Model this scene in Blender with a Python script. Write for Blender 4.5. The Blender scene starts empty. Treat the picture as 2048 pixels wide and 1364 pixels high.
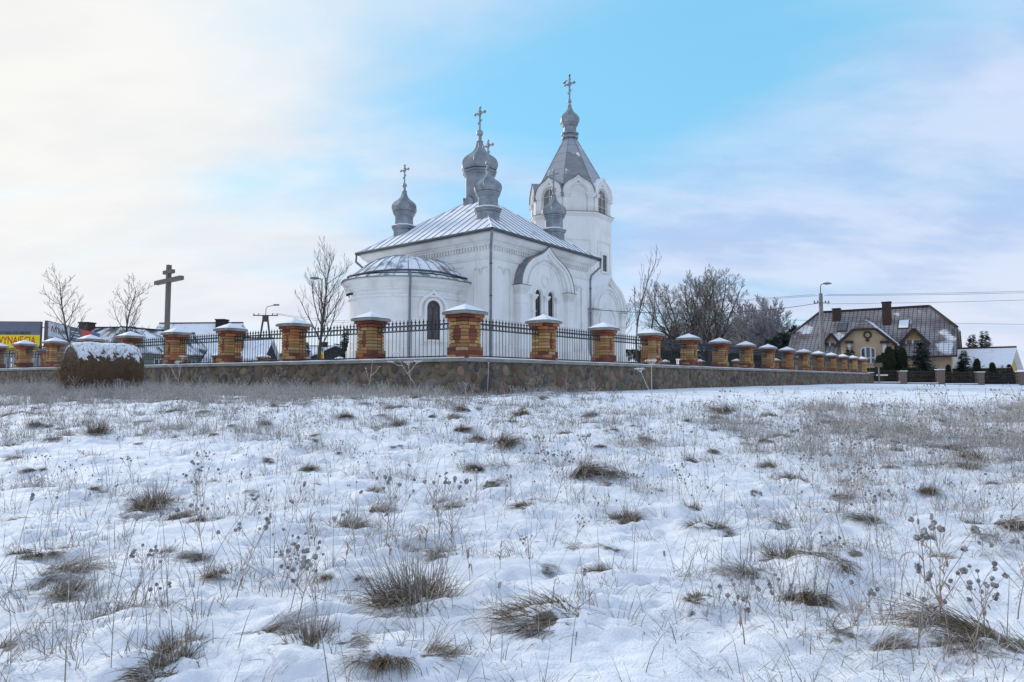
import bpy, bmesh, math, random
import numpy as np
from mathutils import Vector, Matrix

random.seed(7)
RNG = np.random.default_rng(7)
R = math.radians
scene = bpy.context.scene
COL = scene.collection

# ------------------------------------------------------------------ camera, sky, sun, exposure
F_PX, PITCH = 1300.0, R(3.45)
SUN_AZ, SUN_EL = R(-46), R(23)            # azimuth from +Y towards +X
cam_data = bpy.data.cameras.new('camera')
cam_data.sensor_width = 36.0
cam_data.lens = 36.0 * F_PX / 2048.0
cam_data.clip_start = 0.05
cam_data.clip_end = 6000
cam = bpy.data.objects.new('camera', cam_data)
COL.objects.link(cam)
cam.location = (0, 0, 0)
cam.rotation_euler = (math.pi / 2 + PITCH, 0, 0)
scene.camera = cam

scene.view_settings.view_transform = 'Standard'
scene.view_settings.look = 'None'
scene.view_settings.gamma = 1.0
scene.view_settings.exposure = 0.47
scene.view_settings.use_curve_mapping = False

SUN_DIR = Vector((math.sin(SUN_AZ) * math.cos(SUN_EL), math.cos(SUN_AZ) * math.cos(SUN_EL), math.sin(SUN_EL)))


def px_dir(px, py):
    xi, yi = (px - 1024) / F_PX, (682 - py) / F_PX
    return Vector((xi, math.cos(PITCH) - yi * math.sin(PITCH), math.sin(PITCH) + yi * math.cos(PITCH)))


def build_world():
    w = bpy.data.worlds.new('World')
    scene.world = w
    w.use_nodes = True
    nt = w.node_tree
    nt.nodes.clear()
    N, L = nt.nodes.new, nt.links.new
    out = N('ShaderNodeOutputWorld')
    bg = N('ShaderNodeBackground')
    bg.inputs['Strength'].default_value = 0.10
    L(bg.outputs[0], out.inputs[0])
    sky = N('ShaderNodeTexSky')
    sky.sky_type = 'NISHITA'
    sky.sun_disc = False
    sky.sun_elevation = SUN_EL
    sky.sun_rotation = SUN_AZ
    sky.air_density = 1.0
    sky.dust_density = 0.6
    sky.ozone_density = 1.2
    tc = N('ShaderNodeTexCoord')
    sep = N('ShaderNodeSeparateXYZ')
    L(tc.outputs['Generated'], sep.inputs[0])

    def math_node(op, a, b=None, c=None, clamp=False):
        m = N('ShaderNodeMath')
        m.operation = op
        m.use_clamp = clamp
        for i, v in enumerate((a, b, c)):
            if v is None:
                continue
            if isinstance(v, (int, float)):
                m.inputs[i].default_value = v
            else:
                L(v, m.inputs[i])
        return m.outputs[0]

    def dot(vec):
        v = Vector(vec).normalized()
        d = N('ShaderNodeVectorMath')
        d.operation = 'DOT_PRODUCT'
        L(tc.outputs['Generated'], d.inputs[0])
        d.inputs[1].default_value = v
        return d.outputs['Value']

    def ramp(x, lo, hi):
        m = N('ShaderNodeMapRange')
        m.interpolation_type = 'SMOOTHSTEP'
        m.inputs['From Min'].default_value = lo
        m.inputs['From Max'].default_value = hi
        L(x, m.inputs['Value'])
        return m.outputs[0]

    def mix(f, a, b):
        m = N('ShaderNodeMix')
        m.data_type = 'RGBA'
        if isinstance(f, (int, float)):
            m.inputs[0].default_value = f
        else:
            L(f, m.inputs[0])
        for i, v in ((6, a), (7, b)):
            if isinstance(v, tuple):
                m.inputs[i].default_value = (*v, 1)
            else:
                L(v, m.inputs[i])
        return m.outputs[2]

    # cloud sheet seen in perspective: direction projected on a layer overhead
    zc = math_node('MAXIMUM', sep.outputs['Z'], 0.0)
    den = math_node('ADD', zc, 0.28)
    cx = math_node('DIVIDE', sep.outputs['X'], den)
    cy = math_node('DIVIDE', sep.outputs['Y'], den)
    comb = N('ShaderNodeCombineXYZ')
    L(cx, comb.inputs[0])
    L(cy, comb.inputs[1])
    n1 = N('ShaderNodeTexNoise')
    n1.inputs['Scale'].default_value = 0.9
    n1.inputs['Detail'].default_value = 7
    n1.inputs['Roughness'].default_value = 0.52
    n1.inputs['Distortion'].default_value = 0.8
    mp = N('ShaderNodeMapping')
    mp.inputs['Location'].default_value = (3.1, 1.7, 0.0)
    mp.inputs['Rotation'].default_value = (0, 0, R(25))
    mp.inputs['Scale'].default_value = (1.0, 1.9, 1.0)
    L(comb.outputs[0], mp.inputs[0])
    L(mp.outputs[0], n1.inputs['Vector'])
    nz = n1.outputs['Fac']
    # long break in the cloud sheet, higher up in front
    g1 = ramp(dot(px_dir(1030, -190)), 0.78, 1.0)
    g2 = ramp(dot(px_dir(1380, 330)), 0.88, 1.0)
    gap = math_node('MAXIMUM', g1, math_node('MULTIPLY', g2, 0.30))
    cl = math_node('ADD', math_node('MULTIPLY', nz, 2.3), -0.17)
    cl = math_node('SUBTRACT', cl, math_node('MULTIPLY', gap, 0.80))
    cover = ramp(cl, -0.15, 1.0)
    sd = dot(SUN_DIR)
    glow = ramp(sd, 0.66, 1.0)
    K = 10.0
    far = tuple(c * K for c in (0.34, 0.45, 0.65))
    near = tuple(c * K for c in (0.645, 0.65, 0.645))
    ccol = mix(glow, far, near)
    # thicker and thinner streaks of the sheet
    n2 = N('ShaderNodeTexNoise')
    n2.inputs['Scale'].default_value = 2.2
    n2.inputs['Detail'].default_value = 6
    n2.inputs['Roughness'].default_value = 0.55
    L(mp.outputs[0], n2.inputs['Vector'])
    streak = ramp(n2.outputs['Fac'], 0.36, 0.62)
    thick = tuple(c * K for c in (0.53, 0.59, 0.72))
    ccol2 = mix(math_node('MULTIPLY', streak, 0.75), ccol, mix(glow, thick, tuple(c * K for c in (0.70, 0.695, 0.675))))
    # pale band of far cloud along the horizon
    hz = ramp(math_node('ABSOLUTE', sep.outputs['Z']), 0.22, 0.0)
    ccol3 = mix(math_node('MULTIPLY', hz, 0.6), ccol2, tuple(c * K for c in (0.62, 0.625, 0.68)))
    cover = math_node('MAXIMUM', cover, math_node('MULTIPLY', hz, 0.9))
    blue = mix(0.70, sky.outputs[0], tuple(c * K for c in (0.19, 0.54, 0.79)))
    L(mix(cover, blue, ccol3), bg.inputs['Color'])


build_world()

sun_data = bpy.data.lights.new('sun', 'SUN')
sun_data.energy = 1.8
sun_data.angle = R(12)
sun_data.color = (1.0, 0.93, 0.84)
sun = bpy.data.objects.new('sun', sun_data)
COL.objects.link(sun)
sun.location = (-30, 20, 30)
sun.rotation_euler = SUN_DIR.to_track_quat('Z', 'Y').to_euler()

# ------------------------------------------------------------------ pixel helpers (survey of where things stand)


def pt(px, py, Y):
    d = px_dir(px, py)
    return d * (Y / d.y)


def zpx(py, Y, px=1024):
    return pt(px, py, Y).z


def xpx(px, Y):
    return (px - 1024) / F_PX * Y


def make_perlin(seed):
    g = np.random.default_rng(seed)
    perm = g.permutation(512).astype(np.int64)
    ang = g.random(512) * 2 * np.pi
    gx, gy = np.cos(ang), np.sin(ang)

    def f(x, y):
        x = np.asarray(x, dtype=float)
        y = np.asarray(y, dtype=float)
        x0 = np.floor(x).astype(np.int64)
        y0 = np.floor(y).astype(np.int64)
        fx, fy = x - x0, y - y0
        u = fx * fx * fx * (fx * (fx * 6 - 15) + 10)
        v = fy * fy * fy * (fy * (fy * 6 - 15) + 10)

        def gr(ix, iy, dx, dy):
            h = perm[(perm[ix & 511] + iy) & 511]
            return gx[h] * dx + gy[h] * dy
        a = gr(x0, y0, fx, fy)
        b = gr(x0 + 1, y0, fx - 1, fy)
        c = gr(x0, y0 + 1, fx, fy - 1)
        d = gr(x0 + 1, y0 + 1, fx - 1, fy - 1)
        return (a * (1 - u) + b * u) * (1 - v) + (c * (1 - u) + d * u) * v
    return f


P1, P2, P3, P4, P5 = (make_perlin(s) for s in (11, 22, 33, 44, 55))


def sstep(t):
    t = np.clip(t, 0, 1)
    return t * t * (3 - 2 * t)


def base_h(x, y):
    x = np.asarray(x, dtype=float)
    y = np.asarray(y, dtype=float)
    h = -0.80 + 0.50 * sstep((y - 2.3) / 10.8)
    h = h + 0.07 * sstep((y - 14) / 25) + 0.04 * P5(x / 5.0, y / 5.0) * sstep((y - 4) / 4)
    h = h - 0.022 * np.clip(x - 23, 0, 14) * sstep((y - 25) / 15)
    h = h - 0.06 * np.exp(-((x + .9) ** 2 + (y - 13.2) ** 2) / 1.6)
    return h


BUMPS = []      # (x, y, height, radius) snow humps round the tussocks


def ground_h(x, y, bumps=True):
    x = np.asarray(x, dtype=float)
    y = np.asarray(y, dtype=float)
    lawn = sstep((x - 0.5) / 3.0) * sstep((y - 8.8) / 2.0)
    far = sstep((y - 16) / 20)
    m = (1 - 0.8 * lawn) * (1 - 0.6 * far)
    d = 0.065 * P1(x / .85, y / .62) + 0.036 * P2(x / .36, y / .27) + 0.045 * (np.abs(P3(x / .27, y / .15)) - .2) * (.4 + 1.2 * sstep(P1(x / 1.3 + 7, y / 1.1) + .5)) + 0.030 * (np.abs(P4(x / .10, y / .06)) - .1) * (.2 + 1.5 * sstep(P2(x / .9 + 3, y / .8) + .45)) + .014 * P5(x / .045, y / .04)
    h = base_h(x, y) + d * m
    if bumps and len(BUMPS):
        for bx, by, bh, br in BUMPS:
            sel = (np.abs(x - bx) < 3 * br) & (np.abs(y - by) < 3 * br)
            if np.ndim(sel) == 0:
                if sel:
                    h = h + bh * np.exp(-((x - bx) ** 2 + (y - by) ** 2) / br ** 2)
            else:
                h[sel] += bh * np.exp(-((x[sel] - bx) ** 2 + (y[sel] - by) ** 2) / br ** 2)
    return h


def gz(x, y):
    return float(ground_h(float(x), float(y)))


def ground_pt(px, py):
    """where the sight line of a surveyed pixel meets the field"""
    d = px_dir(px, py)
    t = 0.8
    while t < 80:
        p = d * (t / d.y)
        if p.z <= float(base_h(p.x, p.y)):
            return p
        t += 0.02
    return d * (80 / d.y)


# ------------------------------------------------------------------ materials
def new_mat(name):
    m = bpy.data.materials.new(name)
    m.use_nodes = True
    nt = m.node_tree
    b = nt.nodes['Principled BSDF']
    return m, nt, b


def rgba(c):
    return (c[0], c[1], c[2], 1)


def tex_noise(nt, scale, detail=4, rough=.55, coord='Object', stretch=None, distortion=0):
    N, L = nt.nodes.new, nt.links.new
    tc = N('ShaderNodeTexCoord')
    n = N('ShaderNodeTexNoise')
    n.inputs['Scale'].default_value = scale
    n.inputs['Detail'].default_value = detail
    n.inputs['Roughness'].default_value = rough
    n.inputs['Distortion'].default_value = distortion
    if coord == 'World':
        g = N('ShaderNodeNewGeometry')
        src = g.outputs['Position']
    else:
        src = tc.outputs[coord]
    if stretch:
        mp = N('ShaderNodeMapping')
        mp.inputs['Scale'].default_value = stretch
        L(src, mp.inputs[0])
        src = mp.outputs[0]
    L(src, n.inputs['Vector'])
    return n.outputs['Fac']


def map_range(nt, x, lo, hi, a=0.0, b=1.0):
    m = nt.nodes.new('ShaderNodeMapRange')
    m.interpolation_type = 'SMOOTHSTEP'
    m.inputs['From Min'].default_value = lo
    m.inputs['From Max'].default_value = hi
    m.inputs['To Min'].default_value = a
    m.inputs['To Max'].default_value = b
    nt.links.new(x, m.inputs['Value'])
    return m.outputs[0]


def mixc(nt, f, a, b):
    m = nt.nodes.new('ShaderNodeMix')
    m.data_type = 'RGBA'
    if isinstance(f, (int, float)):
        m.inputs[0].default_value = f
    else:
        nt.links.new(f, m.inputs[0])
    for i, v in ((6, a), (7, b)):
        if isinstance(v, tuple):
            m.inputs[i].default_value = rgba(v)
        else:
            nt.links.new(v, m.inputs[i])
    return m.outputs[2]


def mth(nt, op, a, b, clamp=False):
    m = nt.nodes.new('ShaderNodeMath')
    m.operation = op
    m.use_clamp = clamp
    for i, v in enumerate((a, b)):
        if isinstance(v, (int, float)):
            m.inputs[i].default_value = v
        else:
            nt.links.new(v, m.inputs[i])
    return m.outputs[0]


def add_bump(nt, b, h, strength, dist=0.02):
    bp = nt.nodes.new('ShaderNodeBump')
    bp.inputs['Strength'].default_value = strength
    bp.inputs['Distance'].default_value = dist
    nt.links.new(h, bp.inputs['Height'])
    nt.links.new(bp.outputs[0], b.inputs['Normal'])


def mat(name, c1, c2=None, scale=6, rough=.8, metal=0.0, bump=0.0, bscale=60, spec=.3, coord='Object', stretch=None, lo=.35, hi=.65, rnd=0.0):
    m, nt, b = new_mat(name)
    b.inputs['Roughness'].default_value = rough
    b.inputs['Metallic'].default_value = metal
    b.inputs['Specular IOR Level'].default_value = spec
    if c2 is None:
        c2 = tuple(x * .8 for x in c1)
    f = map_range(nt, tex_noise(nt, scale, 6, .6, coord, stretch), lo, hi)
    col = mixc(nt, f, c1, c2)
    if rnd:
        oi = nt.nodes.new('ShaderNodeObjectInfo')
        hs = nt.nodes.new('ShaderNodeHueSaturation')
        nt.links.new(col, hs.inputs['Color'])
        nt.links.new(map_range(nt, oi.outputs['Random'], 0, 1, 1 - rnd, 1 + rnd), hs.inputs['Value'])
        col = hs.outputs[0]
    nt.links.new(col, b.inputs['Base Color'])
    if bump:
        add_bump(nt, b, tex_noise(nt, bscale, 5, .6, coord), bump)
    return m


SNOW_C = (.87, .89, .925)


def snow_mat(name, bump=.5, bscale=60):
    m, nt, b = new_mat(name)
    b.inputs['Roughness'].default_value = .75
    b.inputs['Specular IOR Level'].default_value = .15
    f = tex_noise(nt, 3, 5, .6)
    nt.links.new(mixc(nt, f, SNOW_C, (.80, .83, .88)), b.inputs['Base Color'])
    add_bump(nt, b, tex_noise(nt, bscale, 6, .65), bump, .015)
    return m


def dusted(name, c1, c2, lo, hi, scale=1.2, rough=.45, metal=.4, stretch=None, up=0.0, detail=7, coord='Object', bump=.1):
    """a surface with wind-blown snow lying on it in patches"""
    m, nt, b = new_mat(name)
    base = mixc(nt, tex_noise(nt, 4, 5, .6, coord), c1, c2)
    n = tex_noise(nt, scale, detail, .62, coord, stretch, .3)
    if up:
        g = nt.nodes.new('ShaderNodeNewGeometry')
        s = nt.nodes.new('ShaderNodeSeparateXYZ')
        nt.links.new(g.outputs['Normal'], s.inputs[0])
        n = mth(nt, 'ADD', n, mth(nt, 'MULTIPLY', mth(nt, 'SUBTRACT', s.outputs['Z'], .6), up))
    f = map_range(nt, n, lo, hi)
    nt.links.new(mixc(nt, f, base, SNOW_C), b.inputs['Base Color'])
    nt.links.new(map_range(nt, f, 0, 1, rough, .8), b.inputs['Roughness'])
    nt.links.new(map_range(nt, f, 0, 1, metal, 0), b.inputs['Metallic'])
    add_bump(nt, b, mth(nt, 'ADD', mth(nt, 'MULTIPLY', f, 2.0), tex_noise(nt, 40, 4, .6, coord)), bump, .02)
    return m


def frosted(name, dark, light, frost, zlo, zhi, amount=.5):
    """dry plant stuff, hoar frost thicker towards the open tips"""
    m, nt, b = new_mat(name)
    b.inputs['Roughness'].default_value = .8
    b.inputs['Specular IOR Level'].default_value = .2
    oi = nt.nodes.new('ShaderNodeObjectInfo')
    base = mixc(nt, map_range(nt, tex_noise(nt, 14, 3, .6), .35, .65), dark, light)
    tc = nt.nodes.new('ShaderNodeTexCoord')
    s = nt.nodes.new('ShaderNodeSeparateXYZ')
    nt.links.new(tc.outputs['Object'], s.inputs[0])
    h = map_range(nt, s.outputs['Z'], zlo, zhi)
    n = map_range(nt, tex_noise(nt, 70, 3, .7), .38, .62)
    f = mth(nt, 'MULTIPLY', mth(nt, 'MULTIPLY', h, mth(nt, 'ADD', mth(nt, 'MULTIPLY', n, .75), .25)), amount, True)
    nt.links.new(mixc(nt, f, base, frost), b.inputs['Base Color'])
    return m


M = {}
M['snow'] = snow_mat('snow')
M['cap_snow'] = snow_mat('cap_snow', .25, 30)


def plaster(name, c1, c2, stain, amt):
    """limewashed plaster: patch repairs, rain streaks, splash dirt near the ground"""
    m, nt, b = new_mat(name)
    b.inputs['Roughness'].default_value = .9
    b.inputs['Specular IOR Level'].default_value = .2
    base = mixc(nt, map_range(nt, tex_noise(nt, .9, 6, .65), .38, .66), c1, c2)
    st = map_range(nt, tex_noise(nt, 1.0, 7, .7, 'Object', (1.8, 1.8, .16)), .50, .78)
    bl = map_range(nt, tex_noise(nt, .45, 6, .6), .52, .74)
    tc = nt.nodes.new('ShaderNodeTexCoord')
    s = nt.nodes.new('ShaderNodeSeparateXYZ')
    nt.links.new(tc.outputs['Object'], s.inputs[0])
    low = mth(nt, 'MULTIPLY', map_range(nt, s.outputs['Z'], 1.5, .1), map_range(nt, tex_noise(nt, 3, 6, .65), .3, .6))
    f = mth(nt, 'MULTIPLY', mth(nt, 'MAXIMUM', mth(nt, 'MAXIMUM', st, mth(nt, 'MULTIPLY', bl, .6)), low), amt, True)
    nt.links.new(mixc(nt, f, base, stain), b.inputs['Base Color'])
    add_bump(nt, b, mth(nt, 'ADD', tex_noise(nt, 5, 4, .6), mth(nt, 'MULTIPLY', tex_noise(nt, 45, 4, .6), .35)), .22, .03)
    return m


M['plaster'] = plaster('white_plaster', (.83, .82, .79), (.77, .765, .745), (.47, .44, .38), .48)
M['plaster_old'] = plaster('white_plaster_weathered', (.79, .775, .735), (.70, .685, .645), (.42, .39, .33), .45)
M['zinc'] = mat('zinc_sheet', (.30, .32, .345), (.20, .215, .23), 2.0, .40, .65, bump=.10, bscale=5)
M['pipe'] = mat('zinc_pipe', (.24, .26, .285), (.18, .195, .215), 3, .45, .5)
M['zinc_dark'] = mat('zinc_gutter', (.11, .125, .135), (.085, .09, .10), 3, .5, .5)
M['zinc_pale'] = mat('pale_gilt_metal', (.34, .34, .355), (.27, .27, .285), 5, .45, .5)
M['zinc_snow'] = dusted('zinc_roof_with_snow', (.24, .26, .285), (.19, .205, .225),   .28, .42, 1.3, .42, .65, (1.0, 1.0, 1.0))
M['apse_snow'] = dusted('zinc_apse_roof_with_snow', (.34, .355, .38), (.27, .285, .305), .37, .54, 1.5, .42, .6)
M['spire'] = dusted('zinc_spire', (.43, .44, .46), (.31, .32, .345), .60, .72, 1.0, .45, .6)
M['spire_worn'] = dusted('zinc_spire_lichen', (.36, .365, .375), (.15, .15, .15), .57, .70, 1.6, .6, .3)
M['glass'] = mat('dark_glass', (.03, .034, .04), (.05, .055, .06), 3, .12, 0, spec=.6)
M['winframe'] = mat('brown_window_frame', (.10, .06, .045), (.07, .045, .035), 8, .6)
M['louver'] = mat('grey_brown_louvre', (.20, .185, .165), (.16, .15, .135), 8, .7)
M['louver_bar'] = mat('pale_window_bar', (.55, .54, .50), (.48, .47, .44), 8, .7)
M['iron'] = mat('painted_iron', (.045, .05, .055), (.03, .033, .036), 20, .5, .4)
M['concrete'] = mat('concrete_coping', (.33, .315, .285), (.22, .21, .19), 3, .9, bump=.25, bscale=40)
M['mortar'] = mat('rubble_mortar', (.23, .188, .132), (.115, .095, .068), 2.6, .95, bump=.8, bscale=26, coord='World')
M['brick_mortar'] = mat('brick_mortar', (.15, .13, .11), (.09, .08, .07), 20, .95, bump=.3)
BR = {'red': ((.30, .085, .045), (.19, .06, .038)), 'darkred': ((.21, .062, .04), (.14, .048, .036)), 'orange': ((.42, .17, .065), (.29, .12, .05)),
      'yellow': ((.50, .32, .125), (.36, .22, .09)), 'ochre': ((.45, .25, .09), (.31, .17, .07)), 'buff': ((.43, .30, .155), (.30, .20, .11))}
for k, (a, b_) in BR.items():
    M['brick_' + k] = mat('brick_' + k, a, b_, 7, .88, bump=.35, bscale=70, rnd=.22)
ST = {'pink': ((.24, .15, .115), (.165, .135, .105)), 'red': ((.18, .095, .068), (.13, .10, .078)), 'grey': ((.18, .17, .155), (.125, .118, .105)),
      'slate': ((.095, .095, .10), (.09, .085, .08)), 'ochre': ((.24, .18, .115), (.16, .135, .10)), 'mud': ((.18, .15, .115), (.12, .105, .085))}
for k, (a, b_) in ST.items():
    M['stone_' + k] = mat('stone_' + k, a, b_, 7, .9, bump=.5, bscale=30, rnd=.2, coord='World')
M['wood_cross'] = mat('grey_cross_wood', (.19, .165, .145), (.13, .115, .105), 3, .8, stretch=(6, 6, .6))
M['hay'] = dusted('dark_hay', (.15, .092, .048), (.055, .038, .024), .60, .68, 5.0, .95, 0.0, (1, 1, 1), .16, 9, bump=1.0)
M['hay_end'] = mat('hay_bale_end', (.24, .15, .085), (.11, .075, .05), 9, .95, bump=1.0, bscale=50)
M['straw'] = frosted('straw', (.12, .075, .04), (.24, .16, .09), (.7, .71, .74), .5, 1.3, .5)
M['bark'] = mat('dark_bark', (.085, .072, .062), (.05, .043, .038), 8, .9)
M['twig'] = mat('twigs', (.12, .10, .09), (.20, .18, .17), 3, .9)
M['twig_frost'] = mat('frosted_twigs', (.27, .235, .21), (.15, .13, .115), 1.2, .9)
M['twig_haze'] = mat('hoar_twigs', (.33, .31, .32), (.22, .20, .208), .6, .9)
M['needle'] = mat('dark_needles', (.028, .045, .030), (.055, .072, .055), 2.5, .85)
M['needle_frost'] = mat('frosted_needles', (.042, .06, .05), (.14, .16, .165), 1.6, .85, lo=.45, hi=.72)
M['thuja'] = mat('thuja_green', (.030, .045, .022), (.058, .068, .042), 3, .85)
M['tussock'] = frosted('frosted_grass', (.08, .058, .033), (.25, .185, .115), (.80, .80, .82), .015, .16, .64)
M['stem'] = frosted('frosted_stem', (.17, .13, .095), (.29, .23, .17), (.78, .78, .80), .0, .2, .62)
M['seed'] = frosted('frosted_seed_head', (.060, .045, .038), (.11, .085, .070), (.80, .80, .83), .0, .25, .42)
M['leaf_dry'] = frosted('dry_leaf', (.24, .125, .07), (.35, .22, .14), (.78, .77, .78), .0, .3, .45)
M['umbel'] = frosted('frosted_umbel', (.34, .27, .2), (.45, .38, .3), (.86, .87, .9), .1, .5, .95)


# ------------------------------------------------------------------ mesh builder and scene helpers
class MB:
    def __init__(self):
        self.v, self.f, self.m = [], [], []

    def add(self, vs, fs, mi=0):
        o = len(self.v)
        self.v.extend([tuple(p) for p in vs])
        self.f.extend([tuple(i + o for i in f) for f in fs])
        self.m.extend([mi] * len(fs))
        return self

    def box(self, lo, hi, mi=0):
        x0, y0, z0 = lo
        x1, y1, z1 = hi
        vs = [(x0, y0, z0), (x1, y0, z0), (x1, y1, z0), (x0, y1, z0), (x0, y0, z1), (x1, y0, z1), (x1, y1, z1), (x0, y1, z1)]
        return self.add(vs, [(0, 3, 2, 1), (4, 5, 6, 7), (0, 1, 5, 4), (1, 2, 6, 5), (2, 3, 7, 6), (3, 0, 4, 7)], mi)

    def beam(self, a, b, w, h, mi=0, up=(0, 0, 1)):
        a, b = Vector(a), Vector(b)
        d = (b - a).normalized()
        up = Vector(up)
        if abs(d.dot(up)) > .98:
            up = Vector((0, 1, 0))
        s = d.cross(up).normalized() * (w / 2)
        t = s.cross(d).normalized() * (h / 2)
        vs = [a - s - t, a + s - t, a + s + t, a - s + t, b - s - t, b + s - t, b + s + t, b - s + t]
        return self.add(vs, [(0, 1, 2, 3), (7, 6, 5, 4), (0, 4, 5, 1), (1, 5, 6, 2), (2, 6, 7, 3), (3, 7, 4, 0)], mi)

    def loft(self, rings, closed=True, caps=True, mi=0):
        n = len(rings[0])
        o = len(self.v)
        for r in rings:
            self.v.extend([tuple(p) for p in r])
        fs = []
        for k in range(len(rings) - 1):
            for i in range(n if closed else n - 1):
                j = (i + 1) % n
                fs.append((o + k * n + i, o + k * n + j, o + (k + 1) * n + j, o + (k + 1) * n + i))
        if caps and closed:
            fs.append(tuple(o + i for i in reversed(range(n))))
            fs.append(tuple(o + (len(rings) - 1) * n + i for i in range(n)))
        self.f.extend(fs)
        self.m.extend([mi] * len(fs))
        return self

    def lathe(self, prof, n, c=(0, 0, 0), a0=0.0, a1=None, caps=True, mi=0):
        full = a1 is None
        cnt = n if full else n + 1
        end = a0 + 2 * math.pi if full else a1
        rings = []
        for r, z in prof:
            rings.append([(c[0] + r * math.cos(a0 + (end - a0) * i / n), c[1] + r * math.sin(a0 + (end - a0) * i / n), c[2] + z) for i in range(cnt)])
        return self.loft(rings, full, caps and full, mi)

    def tube(self, pts, r, n=6, mi=0, caps=True):
        pts = [Vector(p) for p in pts]
        rs = r if isinstance(r, (list, tuple)) else [r] * len(pts)
        rings = []
        ref = None
        for i, p in enumerate(pts):
            d = (pts[min(i + 1, len(pts) - 1)] - pts[max(i - 1, 0)])
            d = d.normalized() if d.length > 1e-9 else Vector((0, 0, 1))
            if ref is None:
                ref = Vector((0, 0, 1)) if abs(d.z) < .9 else Vector((1, 0, 0))
            s = d.cross(ref)
            s = s.normalized() if s.length > 1e-6 else Vector((1, 0, 0))
            t = s.cross(d).normalized()
            ref = t
            rings.append([p + s * (rs[i] * math.cos(2 * math.pi * k / n)) + t * (rs[i] * math.sin(2 * math.pi * k / n)) for k in range(n)])
        return self.loft(rings, True, caps, mi)

    def prism(self, poly, frame, d0, d1, mi=0):
        """poly in (s, z) of a frame (origin, s axis, normal), extruded along the normal from d0 to d1"""
        o, sa, na = (Vector(q) for q in frame)
        r0 = [o + sa * s + Vector((0, 0, z)) + na * d0 for s, z in poly]
        r1 = [o + sa * s + Vector((0, 0, z)) + na * d1 for s, z in poly]
        return self.loft([r0, r1], True, True, mi)

    def band(self, inner, outer, frame, d0, d1, mi=0):
        """strip between two open polylines of equal length, with thickness"""
        o, sa, na = (Vector(q) for q in frame)

        def P(q, d):
            return o + sa * q[0] + Vector((0, 0, q[1])) + na * d
        rings = [[P(a, d0), P(b, d0), P(b, d1), P(a, d1)] for a, b in zip(inner, outer)]
        return self.loft(rings, True, True, mi)

    def mesh(self, name, mats, smooth=False, zoff=0.0):
        me = bpy.data.meshes.new(name)
        vs = self.v if not zoff else [(a, b, c + zoff) for a, b, c in self.v]
        me.from_pydata(vs, [], self.f)
        for q in (mats if isinstance(mats, (list, tuple)) else [mats]):
            me.materials.append(q)
        if isinstance(mats, (list, tuple)) and len(mats) > 1:
            me.polygons.foreach_set('material_index', self.m)
        bm = bmesh.new()
        bm.from_mesh(me)
        bmesh.ops.recalc_face_normals(bm, faces=bm.faces)
        bm.to_mesh(me)
        bm.free()
        if smooth:
            me.polygons.foreach_set('use_smooth', [True] * len(me.polygons))
        me.update()
        return me

    def build(self, name, mats, parent=None, smooth=False, zoff=0.0):
        return obj(name, self.mesh(name, mats, smooth, zoff), parent)


def obj(name, me, parent=None):
    o = bpy.data.objects.new(name, me)
    COL.objects.link(o)
    if parent is not None:
        o.parent = parent
    return o


def np_mesh(name, V, Fq, mats, mi=None, smooth=False):
    """V (n,3), Fq list of face index arrays (all quads or all tris)"""
    me = bpy.data.meshes.new(name)
    V = np.asarray(V, dtype=np.float32)
    Fq = np.asarray(Fq, dtype=np.int32)
    nf, k = Fq.shape
    me.vertices.add(len(V))
    me.vertices.foreach_set('co', V.ravel())
    me.loops.add(nf * k)
    me.loops.foreach_set('vertex_index', Fq.ravel())
    me.polygons.add(nf)
    me.polygons.foreach_set('loop_start', np.arange(0, nf * k, k, dtype=np.int32))
    for q in mats:
        me.materials.append(q)
    if mi is not None:
        me.polygons.foreach_set('material_index', np.asarray(mi, dtype=np.int32))
    if smooth:
        me.polygons.foreach_set('use_smooth', np.ones(nf, dtype=bool))
    me.update(calc_edges=True)
    me.validate()
    return me


def tag(o, label=None, cat=None, group=None, kind=None):
    if label:
        o['label'] = label
    if cat:
        o['category'] = cat
    if group:
        o['group'] = group
    if kind:
        o['kind'] = kind
    return o


def thing(name, loc, rz, label, cat, group=None):
    e = bpy.data.objects.new(name, None)
    e.empty_display_size = .3
    COL.objects.link(e)
    e.location = loc
    e.rotation_euler = (0, 0, rz)
    return tag(e, label, cat, group)


def copy_tree(o, parent=None):
    c = o.copy()
    COL.objects.link(c)
    c.parent = parent
    for ch in list(o.children):
        copy_tree(ch, c)
    return c


ORD = ['zeroth', 'first', 'second', 'third', 'fourth', 'fifth', 'sixth', 'seventh', 'eighth', 'ninth', 'tenth', 'eleventh', 'twelfth', 'thirteenth', 'fourteenth', 'fifteenth', 'sixteenth']

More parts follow.
